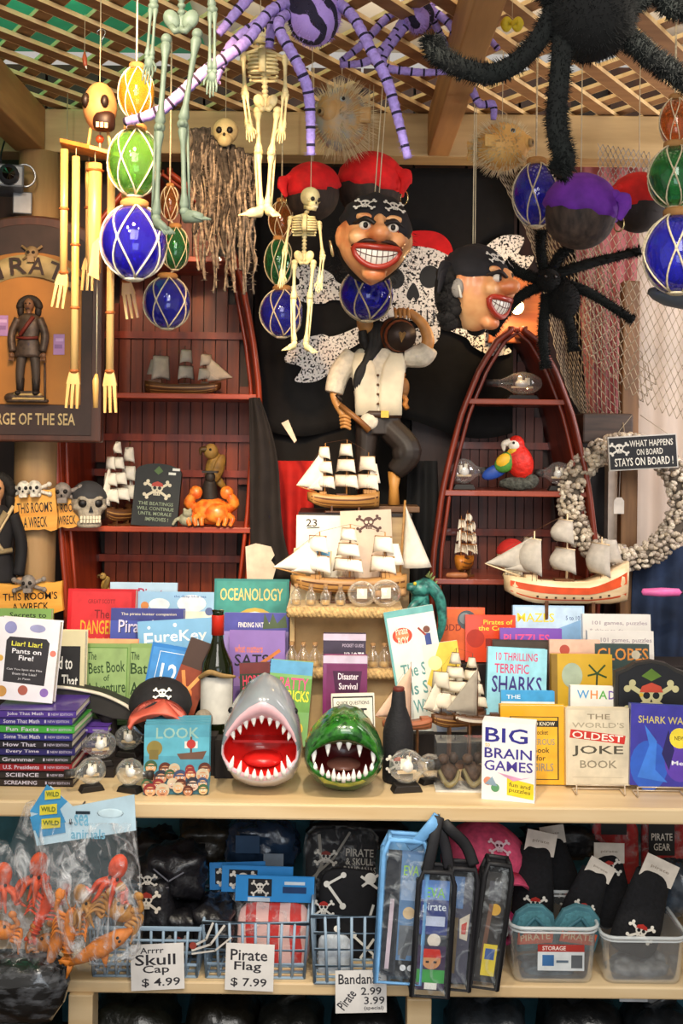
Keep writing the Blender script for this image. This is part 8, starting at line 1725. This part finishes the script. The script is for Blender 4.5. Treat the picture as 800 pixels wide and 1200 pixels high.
def bag(label, top, pts, Y, dpt, m, header=None, name='plastic_bag'):
    """pts: rows (py, left px, right px)"""
    o = P((pts[0][1]+pts[0][2])/2, pts[0][0], Y); root = thing(name, label, 'bag', o); rings = []; n = 40
    N = len(pts)-1
    for i in range(N*6+1):
        t = i/6; k = min(int(t), N-1); f = t-k; a, b = pts[k], pts[k+1]; f2 = f
        py, l, r = (a[j]+(b[j]-a[j])*f2 for j in range(3)); w = S(r-l, Y)/2; c = P((l+r)/2, py, Y)-o; dd = dpt*max(.06, math.sin(PI*min(1, (i/(N*6))*.92+.05))**.7)
        ring = []
        for q_ in range(n):
            an = 2*PI*q_/n; ca, sa = math.cos(an), math.sin(an); p = V((c.x+w*math.copysign(abs(ca)**.8, ca), dd*math.copysign(abs(sa)**.8, sa), c.z))
            ring.append(p+V((0, .006*noise.noise(p*35)+.004*noise.noise(p*80), .004*noise.noise(p*40+V((3, 0, 0))))))
        rings.append(ring)
    q = MB(); q.loft(rings, m); q.build('bag_film', root)
    if header: header(root, o)
    return root
Yg = 2.285
def head_front(root, o):
    def c2(px, py): p = P(px, py, Yg)-o; return (p.x, p.z)
    q = MB(); y = -.006
    hb = mat('#b9d4e2', .4, var=.12, scale=14)
    q.prism([c2(*p) for p in ((38, 962), (44, 990), (160, 972), (158, 930), (86, 944), (60, 920), (36, 948))], y, y+.002, hb); q.build('header_card', root)
    q = MB()
    for k, pg in enumerate([((36, 950), (56, 918), (80, 938), (62, 956)), ((36, 956), (70, 944), (78, 962), (40, 972)), ((40, 966), (76, 956), (78, 974), (46, 980))]): q.flat([c2(*p) for p in pg], y-.0006-.0006*k, '#3f8fc0')
    q.build('blue_corner', root)
    q = MB()
    for k, (l, t, r, b) in enumerate(((54, 925, 72, 936), (48, 942, 68, 954), (50, 958, 72, 970))):
        a, b2 = c2(l, t), c2(r, b); q.flat([(a[0], a[1]), (b2[0], a[1]+.004), (b2[0], b2[1]+.004), (a[0], b2[1])], y-.003-.0002*k, '#d8c83a'); q.text('WILD', a[0]+.003, (a[1]+b2[1])/2-.002, b2[0]-.003, (a[1]+b2[1])/2+.008, y-.0042, '#3a5a2a', -.0)
    q.build('yellow_label', root)
    q = MB(); a, b2 = c2(88, 953), c2(128, 968); q.text('sea', a[0], b2[1]+.002, a[0]+.03, a[1], y-.001, '#6fb0cc'); a, b2 = c2(84, 968), c2(124, 982); q.text('animals', a[0], b2[1], b2[0], a[1]-.004, y-.001, '#6fb0cc'); q.ball((c2(130, 952)[0], y, c2(130, 952)[1]), (.028, .0008, .010), '#c4dce6', 12, 6); q.build('header_print', root)
    q = MB(); a = c2(98, 951); q.box((a[0], y-.001, a[1]), (.030, .0008, .006), '#22303a'); q.build('hang_hole', root)
bagA = bag('clear bag of toy sea animals with pale blue WILD header, hanging in front', None, [(962, 44, 160), (1000, 46, 162), (1040, 52, 166), (1080, 66, 168), (1115, 80, 164), (1136, 92, 142)], Yg, .055, clear('#f4f6f8', .62, .05, 20, (1.3, 1.3, .6)), head_front)
bagB = bag('clear bag of orange toy lobsters behind the front bag at the left', None, [(940, 30, 70), (985, 14, 90), (1030, 0, 100), (1080, 2, 104), (1120, 20, 100), (1134, 40, 80)], 2.36, .038, clear('#f0f2f4', .50, .04, 18, (1.3, 1.3, .6)))
bagC = bag('clear bag of toy animals cut off by the left frame edge', None, [(985, -30, 10), (1030, -46, 28), (1080, -44, 32), (1115, -36, 18), (1126, -20, 4)], 2.35, .035, clear('#f0f2f3', .50, .04, 19, (1.3, 1.3, .6)))
bag('dark shiny plastic bag at the lower left corner', None, [(1116, -20, 60), (1130, -40, 78), (1150, -44, 82), (1172, -40, 76), (1196, -30, 60)], 2.36, .06, two('#141516', '#5a5c60', 'noise', 26, 8, .2, (.46, .66), (1, 1, 2.2), 1., coat=.8), name='dark_bag')
toy('octopus', 'orange toy octopus in the front bag', 133, 1032, Yg, 26, tan[1], .3)
toy('crab', 'tan toy crab with curled legs in the front bag', 140, 1066, Yg+.005, 26, tan[2], .5)
toy('shark', 'large orange toy shark lying at the bottom of the front bag', 118, 1110, Yg-.005, 36, tan[0], 1.05)
toy('octopus', 'brownish toy octopus left in the front bag', 100, 1062, Yg+.01, 22, tan[2], -.3)
toy('lobster', 'upright orange toy lobster at the left of the front bag', 82, 1090, 2.31, 28, tan[0], .1)
toy('octopus', 'red toy octopus high in the rear bag', 42, 1030, 2.36, 26, tan[3], .2)
toy('lobster', 'red-orange toy lobster in the middle of the rear bag', 50, 1070, 2.355, 26, tan[1], .4)
toy('crab', 'tan toy crab low in the rear bag', 56, 1104, 2.365, 22, tan[4], -.2)
toy('shark', 'orange toy fish standing in the rear bag', 66, 1104, 2.345, 28, tan[0], .3)
toy('octopus', 'orange toy octopus in the bag at the left frame edge', 4, 1040, 2.36, 24, tan[3], 0)
toy('crab', 'orange toy crab in the bag at the left frame edge', 2, 1090, 2.36, 22, tan[0], .2)
q = MB(); hp2 = P(98, 944, 2.385); q.curve([V((0, .012, .004)), V((0, -.02, .004)), V((0, -.11, 0)), V((0, -.115, .010))], .0022, mat('#8a8c90', .3, .9), 6); ob = q.build('hook'); ob.location = hp2; tag(ob, 'metal hook at the counter edge holding the sea animal bags', 'hook')
# -- dark sacks on the floor below the lower shelf
for k, (px, w, h, c, lb) in enumerate(((160, 60, .26, '#1a1c16', 'dark sack on the floor below the skull cap basket'), (260, 50, .27, '#15140f', 'dark sack on the floor below the pirate flag basket'), (340, 46, .25, '#1c1e1c', 'dark sack on the floor left of the middle upright'), (430, 50, .26, '#17181a', 'dark sack on the floor below the bandana card'), (570, 56, .26, '#2a2f34', 'dark sack on the floor right of the middle upright'), (680, 56, .27, '#1a1c1e', 'dark sack on the floor below the sandal bin'), (770, 46, .25, '#22262a', 'dark sack on the floor at the far right'), (20, 60, .26, '#1a1c16', 'dark sack on the floor at the far left'))):
    x = P(px, 1190, 2.66).x; ww = S(w, 2.66); q = MB(); r = random.Random(k)
    q.ball((0, 0, h*.5), (ww, .12, h*.5), mat(c, .35, var=.4, scale=25, bump=.8, coat=.3), 24, 16, fn=lambda d: (abs(d.x)**4+abs(d.y)**4+abs(d.z)**4)**-.25*(.84+.12*noise.noise(d*3+V((k, 0, 0)))) if d.z > -.8 else (abs(d.x)**4+abs(d.y)**4+abs(d.z)**4)**-.25*.86)
    q.curve([V((-.02, 0, h*.9)), V((0, -.02, h*1.0)), V((.03, -.01, h*1.04))], [.02, .012, .02], mat(c, .35, var=.4, scale=25, bump=.8, coat=.3), 8)
    o = q.build('sack'); o.location = (x, 2.66, .012); tag(o, lb, 'sack')
